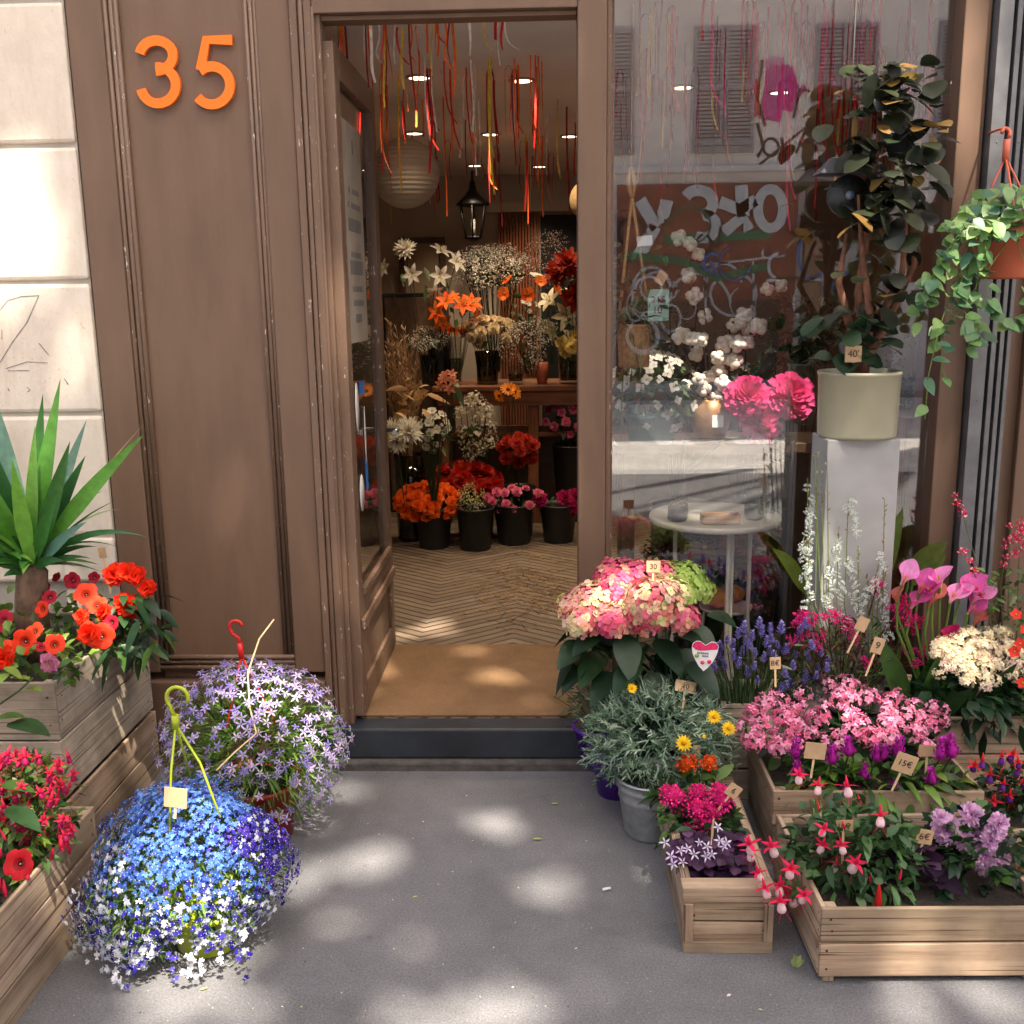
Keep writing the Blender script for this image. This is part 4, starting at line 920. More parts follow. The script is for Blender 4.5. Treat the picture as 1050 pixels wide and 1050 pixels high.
b.box((c.x - .062, Y0 + .007, z), (c.x + .062, Y0 + .062, z + .008)); b.box((c.x - .062, Y0, z), (c.x + .062, Y0 + .0065, z + .03)); b.box((c.x - .062, Y0 + .0625, z), (c.x + .062, Y0 + .069, z + .03)); b.box((c.x - .069, Y0, z), (c.x - .0625, Y0 + .069, z + .03)); b.box((c.x + .0625, Y0, z), (c.x + .069, Y0 + .069, z + .03)); b.build('tray_body', TRAYWOOD, t, .002)
# potted round leaved tree on a pedestal, outside before the glass
PY = 3.295; c = at(878, 447, PY); pw = 36 / 1050 * PY
t = thing('pedestal', 'plain white square pedestal under the big sage pot', 'pedestal', (c.x, PY, 0)); b = MB(); b.box((c.x - pw, PY - .085, 0), (c.x + pw, PY + .105, c.z)); b.build('pedestal_body', PEDESTAL, t, .004)
t = thing('ficus_tree', 'dark round leaved potted tree with bare stems in a sage pot', 'potted tree', (c.x, PY, c.z)); pr = 40 / 1050 * PY; h = at(878, 380, PY).z - c.z; b = MB()
b.lathe([(pr * .95, .001), (pr * .97, .01), (pr, h - .012), (pr * 1.025, h - .010), (pr * 1.025, h), (pr * .95, h), (pr * .94, h - .03), (1e-6, h - .03)], (c.x, PY, c.z), n=48); b.build('pot', SAGE, t)
b = MB(); b.lathe([(1e-6, h - .025), (pr * .93, h - .028)], (c.x, PY, c.z), n=20); b.build('soil', SOIL, t)
base = V((c.x, PY, c.z + h - .03)); b = MB()
for q in ([(885, 365), (870, 330), (860, 290), (868, 240)], [(888, 365), (892, 320), (885, 270), (880, 200)], [(890, 360), (905, 320), (925, 280), (930, 220)], [(890, 365), (912, 325), (938, 270), (925, 150)], [(887, 368), (880, 300), (895, 200), (905, 90)]):
    pts = [at(x, y, PY + U(-.05, .04)) for x, y in q]; b.tube([base + V((U(-.03, .03), U(-.03, .03), 0))] + pts, [.02, .016, .013, .010, .005], n=7)
b.build('trunk', plain('reddish_bark', S(126, 82, 60, .9), .8, 0, .4, 30, .6, 60), t); b = MB()
FG = [(.014, .018, .010), (.020, .030, .014), (.011, .012, .009), (.032, .040, .017)]; FYLIT = [S(160, 126, 66), S(126, 94, 48), S(176, 146, 84)]  # gold set: sunlight on some leaves put into their colour, with some variegation
for q in range(225):
    y = 66 + (175 * rnd() if rnd() < .72 else 262 * rnd()); xx = 907 + (8 if y < 200 else -4) + random.gauss(0, 25 if y < 220 else 22); xx = min(960, max(846, xx)); p = at(xx, y, PY + U(-.13, .06))
    d = V((U(-1, 1), U(-1, .2), U(-.6, .25))).normalized(); r = U(.045, .078); b.leaf(p, d, V((U(-.5, .5), U(-.6, .2), 1)), r, r * .98, jit(random.choice(FG if rnd() < .90 else FYLIT), .2), .1, .35, 6, 'round')
for q in range(30): p = at(U(842, 905), U(325, 372), PY - U(0, .11)); r = U(.05, .075); b.leaf(p, V((U(-1, 1), U(-1, .1), U(-.3, .5))), rdir(1), r, r, jit((.03, .065, .03)), .1, .3, 5, 'round')
b.build('foliage', LEAF, t)
# black lantern hanging beside the tree
c = at(868, 198, 3.37); t = thing('hanging_lantern', 'black lantern with a sloping roof and round black face beside the potted tree', 'lantern', c); b = MB()
i = b.add([c + V(p) for p in ((-.10, -.05, .055), (.10, -.05, .055), (.10, .05, .055), (-.10, .05, .055), (-.055, -.02, .105), (.055, -.02, .105), (.055, .02, .105), (-.055, .02, .105))])
for q in ((0, 3, 2, 1), (4, 5, 6, 7), (0, 1, 5, 4), (1, 2, 6, 5), (2, 3, 7, 6), (3, 0, 4, 7)): b.face([i + k for k in q])
b.build('lantern_roof', plain('slate_grey_metal', (.06, .06, .075), .5, .2), t, .003); b = MB(); MR = Matrix.Rotation(R(90), 4, 'X')
b.lathe([(1e-6, .0), (.05, .0), (.062, .012), (.062, .04), (1e-6, .045)], c + V((0, .01, -.01)), n=32, M=MR); b.build('lantern_face', BLACKPL, t); b = MB(); b.lathe([(1e-6, .045), (.013, .046), (.013, .056), (1e-6, .058)], c + V((0, .01, -.01)), n=20, M=MR); b.build('lantern_hub', plain('blue_grey_hub', (.12, .16, .22), .4), t)
b = MB(); b.tube([c + V((0, 0, .10)), V((c.x, c.y, 2.602))], .003, n=5); b.build('cord', INK, t)
# hanging basket behind the glass
HY = 3.78; c = at(650, 376, HY); t = thing('hanging_basket', 'woven straw basket with a green spider plant hanging on jute rope', 'hanging plant', c); k = 17 / 1050 * HY; zt = at(650, 332, HY).z; b = MB(); prof = []
for q in range(17): zz = (zt - c.z) * q / 16; rr = k * (.88 + .14 * q / 16); prof.append((rr + (.002 if q % 2 else 0), zz))
b.lathe(prof + [(k * .95, zt - c.z - .01), (1e-6, zt - c.z - .02)], c, n=24); b.build('basket', BASKET, t); b = MB(); kn = at(648, 202, HY); tp = at(647, 172, HY)
for sx in (-1, 1): b.tube([kn, V((c.x + sx * k * .95, HY - .01, zt))], .0055, n=6)
b.tube([kn, kn.lerp(tp, .5) + V((.012, 0, 0)), tp], .008, n=6); b.tube([kn, kn.lerp(tp, .5) - V((.012, 0, 0)), tp], .008, n=6); b.tube([tp, V((tp.x, HY, 2.62))], .0035, n=5); b.build('rope', ROPE, t); b = MB()
for q in range(70): d = rdir(.5); b.leaf(V((c.x + U(-k, k) * .7, HY + U(-.04, .04), zt)), d, rdir(1), U(.10, .25), U(.008, .016), jit(random.choice([(.07, .12, .035), (.12, .18, .06), (.05, .09, .03)]), .2), .25, U(.3, 1.0), 6, 'strap')
for q in range(80): p = V((c.x, HY, zt + .12)) + V((U(-.1, .12), U(-.08, .05), U(-.12, .16))); b.leaf(p, rdir(), rdir(1), U(.03, .05), U(.015, .025), jit((.06, .11, .035), .3), .2, .3, 3)
b.build('foliage', LEAF, t)
def card(name, label, p, w, h, mat, cat, yaw=0, text=None, size=.03, tilt=0, ink=INK):
    t = thing(name, label, cat, p); M = Matrix.Translation(p) @ Matrix.Rotation(yaw, 4, 'Z') @ Matrix.Rotation(tilt, 4, 'Y'); b = MB(); b.box((-w / 2, -.001, -h / 2), (w / 2, .001, h / 2), M=M); cd = b.build('card', mat, t)
    if text: writing(text, cd, M @ V((0, -.0016, 0)), size, (M.to_quaternion() @ Quaternion((1, 0, 0), R(90))).to_euler(), ink)
    return t
card('basket_tag', 'small white paper tag tied to the jute rope', at(661, 247, HY - .03), .055, .034, PAPERW, 'tag', 0, None, tilt=-.1)
card('price_card', 'pale blue green price card hanging beside the basket', at(675, 313, HY - .05), .075, .11, plain('aqua_card', S(150, 186, 176), .7), 'price card', .1, '215\n10\'', .035, 0, plain('red_ink', S(120, 40, 30), .7)); card('kraft_tag', 'small kraft tag above the blue green card', at(678, 285, HY - .05), .035, .045, KRAFT, 'tag', .1, None, tilt=.5)
card('pot_price_tag', 'small kraft tag standing in the sage pot', at(875, 363, PY - pr + .03), .05, .05, KRAFT, 'price tag', 0, "40'", .03)
# low stand with pumpkins, dried flowers under the table
c = at(744, 622, 3.95); t = thing('plant_stand', 'low round white metal stand under the bistro table', 'plant stand', (c.x, 3.95, FZ)); b = MB(); b.lathe([(1e-6, c.z - .008), (.10, c.z - .008), (.105, c.z + .006), (.10, c.z), (1e-6, c.z)], (c.x, 3.95, 0), n=28); b.build('stand_top', WHITEMETAL, t)
for d in ring_dirs(3, .4): b = MB(); b.tube([(c.x + d.x * .09, 3.95 + d.y * .09, c.z - .009), (c.x + d.x * .12, 3.95 + d.y * .12, FZ)], .006, n=6); b.build('leg', WHITEMETAL, t)
for dx, dy, r, lab in ((-.03, -.02, .06, 'larger orange pumpkin on the low white stand'), (.035, .06, .05, 'smaller pale orange pumpkin behind the other on the stand')):
    q = V((c.x + dx, 3.95 + dy, c.z + .001 + r * .72)); t = thing('pumpkin', lab, 'pumpkin', (q.x, q.y, c.z)); b = MB(); pr2 = [(max(1e-6, r * math.cos(-1.57 + 3.14 * j / 14)), r * .72 * math.sin(-1.57 + 3.14 * j / 14)) for j in range(15)]
    b.lathe(pr2, q, n=40, squash=lambda a, zz: 1 + .05 * math.cos(10 * a)); b.build('pumpkin_body', PUMPKIN, t); b = MB(); b.tube([q + V((0, 0, r * .65)), q + V((.005, 0, r))], [.008, .005], n=6); b.build('stalk', BARK, t)
m_dh = m_pom('dried_hydrangea', .09, [S(150, 84, 60), S(128, 64, 48), S(170, 104, 74)], 6, 12, 'round', .4, DRYPETAL)
c = at(775, 620, 4.15); vase('tall dark floor vase of dried hydrangeas', c.x, 4.2, FZ, .09, .3, BLACKPL); bouquet('rusty brown dried hydrangea heads under the table', 775, 567, 4.15, 50, 60, [m_dh], 9, FZ + .2, None, .75, 10, .07, 'dried_head', .7, [(.08, .03, .02)])
bouquet('dark purple and green foliage bunch behind the hydrangea', 712, 570, 4.3, 90, 60, [m_spray('purple_heath', .08, 60, .008, [S(70, 40, 52), S(50, 54, 36), S(92, 52, 60)])], 14, FZ + .2, None, 1, 50, .09, 'heather_sprig', .7, [(.03, .045, .02), (.05, .02, .03)]); c = at(712, 640, 4.3); bucket('flower_bucket', 'dark bucket of heather behind the window', c.x, 4.3, FZ, .14, .11, .3, BLACKPL)
for k, (px, Y) in enumerate(((700, 4.7), (760, 4.75), (820, 4.7), (930, 4.6))):
    bouquet(('dim green shrub deep behind the cotton branches', 'dim leafy plant deep behind the peonies', 'dim olive plant deep behind the sage pot', 'dim green fronds beside the white pedestal')[k], px, (350, 380, 340, 400)[k], Y, (80, 60, 70, 50)[k], (90, 60, 70, 110)[k], [m_spray('olive_sprig', .07, 30, .006, [(.1, .12, .05)])], 8, FZ + .5, None, 1, 130, .10, 'sprig', .7, [(.03, .05, .02), (.05, .075, .03), (.02, .035, .016)], name='shop_plant')
    c = at(px, 500, Y); bucket('floor_planter', ('dark planter under the shrub behind the cotton', 'dark planter under the plant behind the peonies', 'dark planter behind the sage pot', 'dark planter beside the pedestal')[k], c.x, Y, FZ, .15, .13, .55, BLACKPL, None, 'planter')
p0 = at(932, 560, 3.75); t = thing('wood_crate_stack', 'brown wooden crate standing on end beside the pedestal', 'crate', (p0.x, 3.8, FZ)); b = MB(); z1 = at(932, 428, 3.75).z
b.box((p0.x - .05, 3.72, FZ), (p0.x + .09, 3.74, z1)); b.box((p0.x - .05, 3.7405, FZ), (p0.x - .035, 4.0, z1)); b.box((p0.x + .075, 3.7405, FZ), (p0.x + .09, 4.0, z1)); b.box((p0.x - .0345, 3.7405, z1 - .02), (p0.x + .0745, 4.0, z1)); b.build('crate_shell', REDWOOD, t, .003)

# ------------------------------------------------------------------ wooden crates outside
def crate(label, x0, x1, y0, y1, z0, z1, nb=2, mat=CRATE, yaw=0.0, feet=False, cap=False, group=None, soil=.04, gap=.006, th=.012):
    c = V(((x0 + x1) / 2, (y0 + y1) / 2, z0)); t = thing('wooden_crate', label, 'crate', c, group)
    M = Matrix.Translation(c) @ Matrix.Rotation(yaw, 4, 'Z'); hx, hy, H = (x1 - x0) / 2, (y1 - y0) / 2, z1 - z0; f = .022 if feet else 0.0
    def tint(): k = U(.66, 1.15); return (k * U(.97, 1.03), k, k * U(.95, 1.02))
    def boards(name, ax, s):
        b = MB(); b.mi(mat); bh = (H - f) / nb
        for q in range(nb):
            a, e = f + q * bh + (gap / 2 if q else 0), f + (q + 1) * bh - (gap / 2 if q < nb - 1 else 0); w = U(-.0015, .0015)
            if ax == 'x':  # end panel across x
                y = s * (hy - th / 2) + w; b.box((-hx, y - th / 2, a), (hx, y + th / 2, e), mat, tint(), M)
                nails = [(sx * (hx - .022), y + s * (th / 2 + .0006), zz) for sx in (-1, 1) for zz in (a + bh * .25, a + bh * .72)]
            else:
                x = s * (hx - th / 2) + w; b.box((x - th / 2, -hy + th + .002, a), (x + th / 2, hy - th - .002, e), mat, tint(), M)
                nails = [(x + s * (th / 2 + .0006), sy * (hy - th - .02), zz) for sy in (-1, 1) for zz in (a + bh * .25, a + bh * .72)]
            for nx, ny, nz in nails:
                r = U(.0028, .0045); jx, jz = U(-.008, .008), U(-.008, .008); P = []
                for k in range(7):
                    u, v = r * math.cos(k * .9), r * math.sin(k * .9); P.append(M @ (V((nx + jx + u, ny, nz + jz + v)) if ax == 'x' else V((nx, ny + jx + u, nz + jz + v))))
                i = b.add(P); b.face(list(range(i, i + 7)), (1, 1, 1), NAIL)
        o = b.build(name, None, t, .0025)
    boards('end_panel', 'x', -1); boards('end_panel', 'x', 1); boards('side_panel', 'y', -1); boards('side_panel', 'y', 1)
    for sx in (-1, 1):
        for sy in (-1, 1):
            b = MB(); q = .028; xa, ya = sx * (hx - th - q / 2 - .001), sy * (hy - th - q / 2 - .001); b.box((xa - q / 2, ya - q / 2, f * 0 + .001), (xa + q / 2, ya + q / 2, H - .004), mat, tint(), M); b.build('corner_post', mat, t, .002)
    if cap:
        for s in (-1, 1):
            b = MB(); b.box((-hx - .004, s * (hy - .020) - .024, H - .030), (hx + .004, s * (hy - .020) + .024, H + .014), mat, tint(), M); b.build('cap_rail', mat, t, .003)
        for s in (-1, 1):
            b = MB(); b.box((s * (hx - .011) - .012, -hy + .046, H + .0005), (s * (hx - .011) + .012, hy - .046, H + .013), mat, tint(), M); b.build('edge_strip', mat, t, .002)
            b = MB(); b.box((s * (hx - .012) - .012, -hy - .009, .030), (s * (hx - .012) + .012, -hy - .001, H - .031), mat, (.72, .68, .66), M); b.build('end_batten', mat, t, .002)
        b = MB(); b.box((-hx, -hy - .010, .0), (hx, -hy - .001, .0295), mat, tint(), M); b.build('base_strip', mat, t, .002)
    b = MB(); b.box((-hx + th + .001, -hy + th + .001, f + .004), (hx - th - .001, hy - th - .001, f + .014), mat, (.8, .8, .8), M); b.build('crate_floor', mat, t)
    if soil:
        b = MB(); n = 9
        P = [[M @ V((-hx + th + .002 + (2 * hx - 2 * th - .004) * i / n, -hy + th + .002 + (2 * hy - 2 * th - .004) * j / n, H - soil + U(-.008, .008))) for i in range(n + 1)] for j in range(n + 1)]
        i0 = b.add([p for r in P for p in r])
        for j in range(n):
            for i in range(n): a = i0 + j * (n + 1) + i; b.face([a, a + 1, a + n + 2, a + n + 1], (1, 1, 1), None, None, True)
        b.build('soil', SOIL, t)
    return t
NAIL = plain('rusty_nail', (.05, .028, .018), .6, .4, .3)
CG = 'wooden crates in front of the shop'
crate('long low crate of fuchsias standing nearest on the pavement, side boards towards the door', -1.86, -1.257, 1.45, 2.56, 0, .295, 3, CRATE, 0, False, False, CG, .05)
crate('bare lower crate carrying the crate of orange red petunias', -1.95, -1.40, 2.66, 3.38, 0, .232, 2, CRATE, 0, False, False, CG, 0)
crate('greyed upper crate planted with orange red petunias and a yucca', -1.99, -1.405, 2.70, 3.375, .245, .60, 2, GREYWOOD, 0, False, False, CG, .05, .006)
crate('small narrow crate with pink celosia and purple clover standing on the pavement', .338, .565, 2.36, 2.97, 0, .168, 2, CRATE, 0, False, True, CG, .03)
crate('wide footed crate of fuchsia and lilac chrysanthemum in the front row', .645, 1.19, 2.235, 2.70, 0, .205, 2, CRATE, R(1.2), True, False, CG, .03)
crate('low crate hidden beneath the pink kalanchoe crate', .655, 1.25, 2.765, 3.15, 0, .125, 1, GREYWOOD, 0, False, False, CG, 0)
crate('crate of pink kalanchoe and purple celosia stacked on a lower crate', .645, 1.245, 2.75, 3.14, .14, .245, 1, CRATE, 0, False, False, CG, .03)
crate('tall small tall crate of lavender close to the window', .555, .875, 3.165, 3.395, 0, .34, 3, GREYWOOD, 0, False, False, CG, .03)
crate('crate of cream kalanchoe raised against the shutter', 1.19, 1.66, 3.0, 3.37, 0, .365, 3, CRATE, 0, False, False, CG, .03)
crate('low crate of red and purple fuchsia beside the pink kalanchoe crate', 1.265, 1.75, 2.68, 2.985, 0, .165, 2, CRATE, 0, False, False, CG, .03)

GREEN = [S(70, 104, 42, .75), S(92, 128, 56, .75), S(50, 84, 36, .75)]; DKGREEN = [S(36, 66, 38, .8), S(48, 80, 44, .8), S(28, 54, 32, .8)]; YGREEN = [S(130, 160, 64, .75), S(110, 146, 56, .75)]
def dome(c, r, up=.25): d = rdir(up); return V(c) + V((d.x * r[0], d.y * r[1], d.z * r[2])), d
def foliage(c, r, n, L, W, cols, shape='ovate', droop=.3, fold=.2, seg=3, up=.3, k0=.45, mat=LEAF, parent=None, b=None, outward=.8):
    own = b is None; b = b or MB()
    for _ in range(n):
        p, d = dome(c, r, up); p = V(c).lerp(p, U(k0, 1)); b.leaf(p, (d * outward + rdir(.1) * .7).normalized(), (rdir(.6) + Z3 * .6), L * U(.6, 1.25), W * U(.7, 1.2), jit(random.choice(cols), .25), fold, droop, seg, shape)
    return b.build('foliage', mat, parent) if own else b
def plant(name, label, cat, base, group=None): return thing(name, label, cat, base, group)
def pot(t, x, y, z, rt, rb, h, mat, n=28):
    b = MB(); b.lathe([(rb, 0), (rt, h - .012), (rt + .005, h - .012), (rt + .005, h), (rt - .003, h), (rt - .006, h - .03), (1e-6, h - .03)], (x, y, z), n=n); b.build('pot', mat, t); b = MB(); b.lathe([(1e-6, h - .02), (rt - .006, h - .026)], (x, y, z), n=16); b.build('soil', SOIL, t)
def stake(b, pts, r, col): b.tube(pts, r, col, n=5)
def tagstick(label, px, py, Y, w, h, text=None, ang=0.0, lean=.0, L=.10, yaw=0.0, size=None):
    p = at(px, py, Y); t = thing('price_tag', label, 'price tag', p - V((0, 0, L)), 'kraft price tags among the plants'); M = Matrix.Translation(p) @ Matrix.Rotation(yaw, 4, 'Z') @ Matrix.Rotation(ang, 4, 'Y') @ Matrix.Rotation(lean, 4, 'X')
    b = MB(); b.box((-w / 2, -.0008, -h / 2), (w / 2, .0008, h / 2), M=M); cd = b.build('card', KRAFT, t, .0004); b = MB(); b.box((-.003, .001, -h / 2 - L), (.003, .0035, h * .2), M=M); b.build('stick', STICK, t)
    if text: writing(text, cd, M @ V((0, -.0014, 0)), size or h * .62, (M.to_quaternion() @ Quaternion((1, 0, 0), R(90))).to_euler(), INK)
    return t

# ---- blue lobelia in a lime hanging pot
LC = V((-.925, 2.40, .225)); t = plant('lobelia', 'round mound of blue, violet and white lobelia in a lime green hanging pot', 'potted plant', (LC.x, LC.y, 0))
b = MB(); b.lathe([(.075, .002), (.085, .01), (.112, .115), (.12, .117), (.12, .13), (.11, .13), (.10, .11), (1e-6, .11)], (LC.x + .03, LC.y - .015, 0), n=32); b.build('pot', LIMEPL, t)
def spill(p, d):
    k = max(0, .25 - d.z); p = p + V((-.075 * k * (1 if d.x < .3 else .3), -.05 * k, 0)); p.z = max(p.z, .03); return p
def lump(d): return .97 + .10 * math.sin(5.1 * d.x + 2 * d.z + .8) * math.sin(4.3 * d.y - 3 * d.x + 1.1) + .06 * math.sin(9 * d.x + 7 * d.z) - .10 * max(0, d.x) * max(0, d.z) + .07 * max(0, -d.x) * max(0, -d.z + .3)
b = MB()
for k in range(4600):
    p, d = dome(LC, (.24, .21, .19), .1); p = spill(LC.lerp(p, U(.55, .97) * lump(d)), d); b.leaf(p, (d + rdir(-.2) * .8).normalized(), rdir(.5), U(.018, .035), U(.004, .008), jit(random.choice(GREEN + YGREEN), .25), .2, .4, 2, 'blade')
b.build('foliage', LEAF, t)
LB = [S(82, 124, 196), S(98, 142, 208), S(70, 110, 190), S(60, 92, 180)]; LV = [S(50, 42, 158), S(62, 52, 172), S(42, 34, 132), S(74, 66, 182)]; LW = [S(226, 228, 236, .95), S(206, 212, 232, .95)]; LP = [S(92, 62, 178), S(78, 48, 160)]
def lob_floret(b, p, d, r, col):
    q = d.to_track_quat('Z', 'Y') @ Quaternion((0, 0, 1), U(0, 6.28))
    for a, s_ in ((-.55, 1), (.0, 1.1), (.55, 1), (2.6, .6), (-2.6, .6)): e = q @ V((math.cos(a), math.sin(a), .15)); b.leaf(p, e, d, r * s_, r * .62 * s_, col, .1, .1, 2, 'round')
    b.ball(p + d * .001, r * .14, None, (.7, .7, .75), 4)
b = MB(); cols_at = []
for k in range(5200):
    p, d = dome(LC, (.252, .22, .206), .08)
    if d.y > .6 or p.z < .03: continue
    if abs(p.x - LC.x - .03) < .055 and p.z < .085 and p.y < LC.y: continue
    p = spill(LC.lerp(p, lump(d) * U(.86, 1.05)), d); n_ = math.sin(p.x * 21 + 3) * .09 + math.sin(p.z * 31 + p.y * 17) * .08
    h = (p.z - LC.z) / .235 + n_ * 1.5; rx = (p.x - LC.x) / .285
    if rx > .50 + n_ and h > -.2 and p.y > LC.y - .12: cs_ = LP + LV if rnd() < .85 else LW
    elif h > .24 - .25 * rx: cs_ = LB if rnd() < .93 else LV
    elif h > -.12: cs_ = LV + LB + LB if rnd() < .62 else LW
    else: cs_ = LV if rnd() < (.62 if h > -.35 else .35) else LW
    lob_floret(b, p, (d + rdir(.1) * .45 + V((0, -.15, 0))).normalized(), U(.009, .0135), jit(random.choice(cs_), .15))
for k in range(26):   # trailing sprigs low in front, blossoms along each
    a = U(-1.25, .8); p0 = LC + V((math.sin(a) * .2, -math.cos(a) * .17, -.08)); p1 = V((LC.x + math.sin(a) * U(.24, .34), LC.y - math.cos(a) * U(.2, .27), U(.012, .07))); cs_ = random.choice((LW, LW, LV, LW + LV))
    for q in range(random.randint(4, 8)): s_ = U(.25, 1); lob_floret(b, p0.lerp(p1, s_) + rdir() * .014 + V((0, 0, .03 * s_ * (1 - s_))), (V((math.sin(a) * .5, -.7, .5)) + rdir() * .4).normalized(), U(.010, .014), jit(random.choice(cs_), .1))
tag(b.build('blossoms', PETAL, t), None, None, None, 'stuff')
# hanger: hook and three arms
hk = at(182, 716, 2.40); b = MB(); b.tube([hk + V((.028 * math.cos(a) + .0, 0, .030 * math.sin(a))) for a in (R(-25 + 23 * k) for k in range(12))] + [hk + V((-.020, 0, -.028)), hk + V((-.010, 0, -.05))], .0052, n=7)
q0 = hk + V((-.010, 0, -.05)); b.tube([q0 + V((0, 0, .005)), q0 - V((0, 0, .03))], .010, n=8)
for e in (at(174, 852, 2.30), at(226, 838, 2.32), at(196, 800, 2.5)): b.tube([q0 - V((0, 0, .02)), q0.lerp(e, .5) + V((U(-.008, .008), 0, .01)), e], .0032, n=6)
b.build('hanger', LIMEPL, t)
tagstick('kraft price tag tucked in the blue lobelia', 180, 818, 2.26, .056, .052, None, .12, 0, .03)

# ---- lilac isotoma with the red hook
IC = V((-.915, 2.93, .30)); t = plant('isotoma', 'airy mound of lilac star flowers with a red hanger hook', 'potted plant', (IC.x, IC.y, 0))
pot(t, IC.x, IC.y, 0.0, .14, .10, .20, plain('red_plastic_pot', S(150, 30, 26), .4)); b = MB()
for k in range(2600):
    p, d = dome(IC, (.265, .22, .235), .2); p = IC.lerp(p, U(.35, .99)); p.z = max(p.z, .04); b.leaf(p, (d + rdir(.1) * .6).normalized(), rdir(.5), U(.035, .07), U(.005, .009), jit(random.choice(GREEN + YGREEN + YGREEN), .25), .2, .2, 3, 'blade')
b.build('foliage', LEAF, t); LI = [S(160, 142, 208), S(178, 162, 216), S(138, 120, 196), S(190, 170, 218), S(212, 192, 222)]
def m_star(r, cols):
    b = MB()
    for d in ring_dirs(5, U(0, 3), .18): b.leaf(d * r * .08, d, Z3, r * U(.9, 1.1), r * .34, jit(random.choice(cols), .12), .15, .25, 3, 'ovate')
    b.tube([V((0, 0, -r * 1.1)), V((0, 0, 0))], r * .07, (.25, .3, .12), n=4); b.ball((0, 0, r * .05), r * .1, None, (.6, .6, .3), 4); return b.mesh('star_flower', PETAL)
ms = [m_star(.0155, [c]) for c in LI]; b = MB()
def merge(b, me, M, k=1.0):
    i = len(b.v); b.v.extend(tuple(M @ v.co) for v in me.vertices); cc = me.attributes['Col'].data
    for f, a in zip(me.polygons, cc): b.face([i + v for v in f.vertices], tuple(x * k for x in a.color[:3]), None, None, f.use_smooth)
def orient(p, d, s=1.0): return Matrix.Translation(p) @ (V(d).normalized().to_track_quat('Z', 'Y') @ Quaternion((0, 0, 1), U(0, 6.28))).to_matrix().to_4x4() @ Matrix.Scale(s, 4)
nb_ = 0
for k in range(900):
    p, d = dome(IC, (.29, .24, .265), .3)
    if d.y > .5 or p.z < .07: continue
    p = IC.lerp(p, U(.88, 1.06)); dd = (d + rdir(.1) * .6 + V((0, -.15, .1))).normalized(); mm = random.choice(ms if p.x < -.85 else ms[1:] + ms[3:])
    if nb_ < 100 and d.y < .1: place(mm, 'star_flower', t, p, dd, U(.85, 1.25)); nb_ += 1
    else: merge(b, mm, orient(p, dd, U(.8, 1.2)))
tag(b.build('blossoms', PETAL, t), None, None, None, 'stuff')
h0 = at(242, 643, 2.93); b = MB(); b.tube([h0 + V((.020 * math.cos(a), 0, .020 * math.sin(a))) for a in (R(10 + 20 * k) for k in range(11))] + [h0 + V((-.012, 0, -.022)), h0 + V((.006, 0, -.034)), h0 + V((.008, 0, -.06))], .0055, n=7); b.tube([h0 + V((.008, 0, -.05)), h0 + V((.010, 0, -.10))], .009, n=8)
for e in ((-.05, -.1), (.09, -.06), (0, .12)): b.tube([h0 + V((.010, 0, -.09)), IC + V((e[0], e[1], .10))], .003, n=5)
b.build('hanger', REDPL, t); b = MB(); b.tube([at(*q) for q in ((281, 635, 2.9), (266, 655, 2.88), (254, 690, 2.85), (256, 725, 2.8), (263, 752, 2.72), (240, 772, 2.68), (222, 790, 2.6))], .0026, n=5); tag(b.build('dry_stem', STICK), 'long pale dry stem lying across the two flower mounds', 'twig')

# ---- yucca
yb = at(31, 632, 3.05); t = plant('yucca', 'spiky green yucca with a thick brown trunk', 'potted plant', (yb.x, 3.05, .54)); b = MB()
tp = at(33, 585, 3.05); k = 17 / 1050 * 3.0; b.tube([V((yb.x, 3.05, .53)), at(32, 620, 3.05), tp, tp + V((0, 0, .02))], [k * 1.15, k, k * .95, k * .6], n=14); b.build('trunk', BARK, t)
YC = [S(62, 120, 50, .9), S(92, 154, 56, .9), S(50, 98, 48, .9), S(124, 178, 70, .9)]; YB = [S(120, 160, 140, .8), S(100, 146, 128, .8)]
def ylf(x, y, tx, ty, dy, W, col, sag=.0):
    p = at(x, y, 3.05 + U(-.02, .02)); e = at(tx, ty, 3.05 + dy); d = e - p; L = d.length; b.leaf(p, (d + Z3 * sag * L).normalized(), V((U(-.3, .3), -1, .35)), L, W * 1.25, col, .22, sag, 10, 'sword')
b = MB()
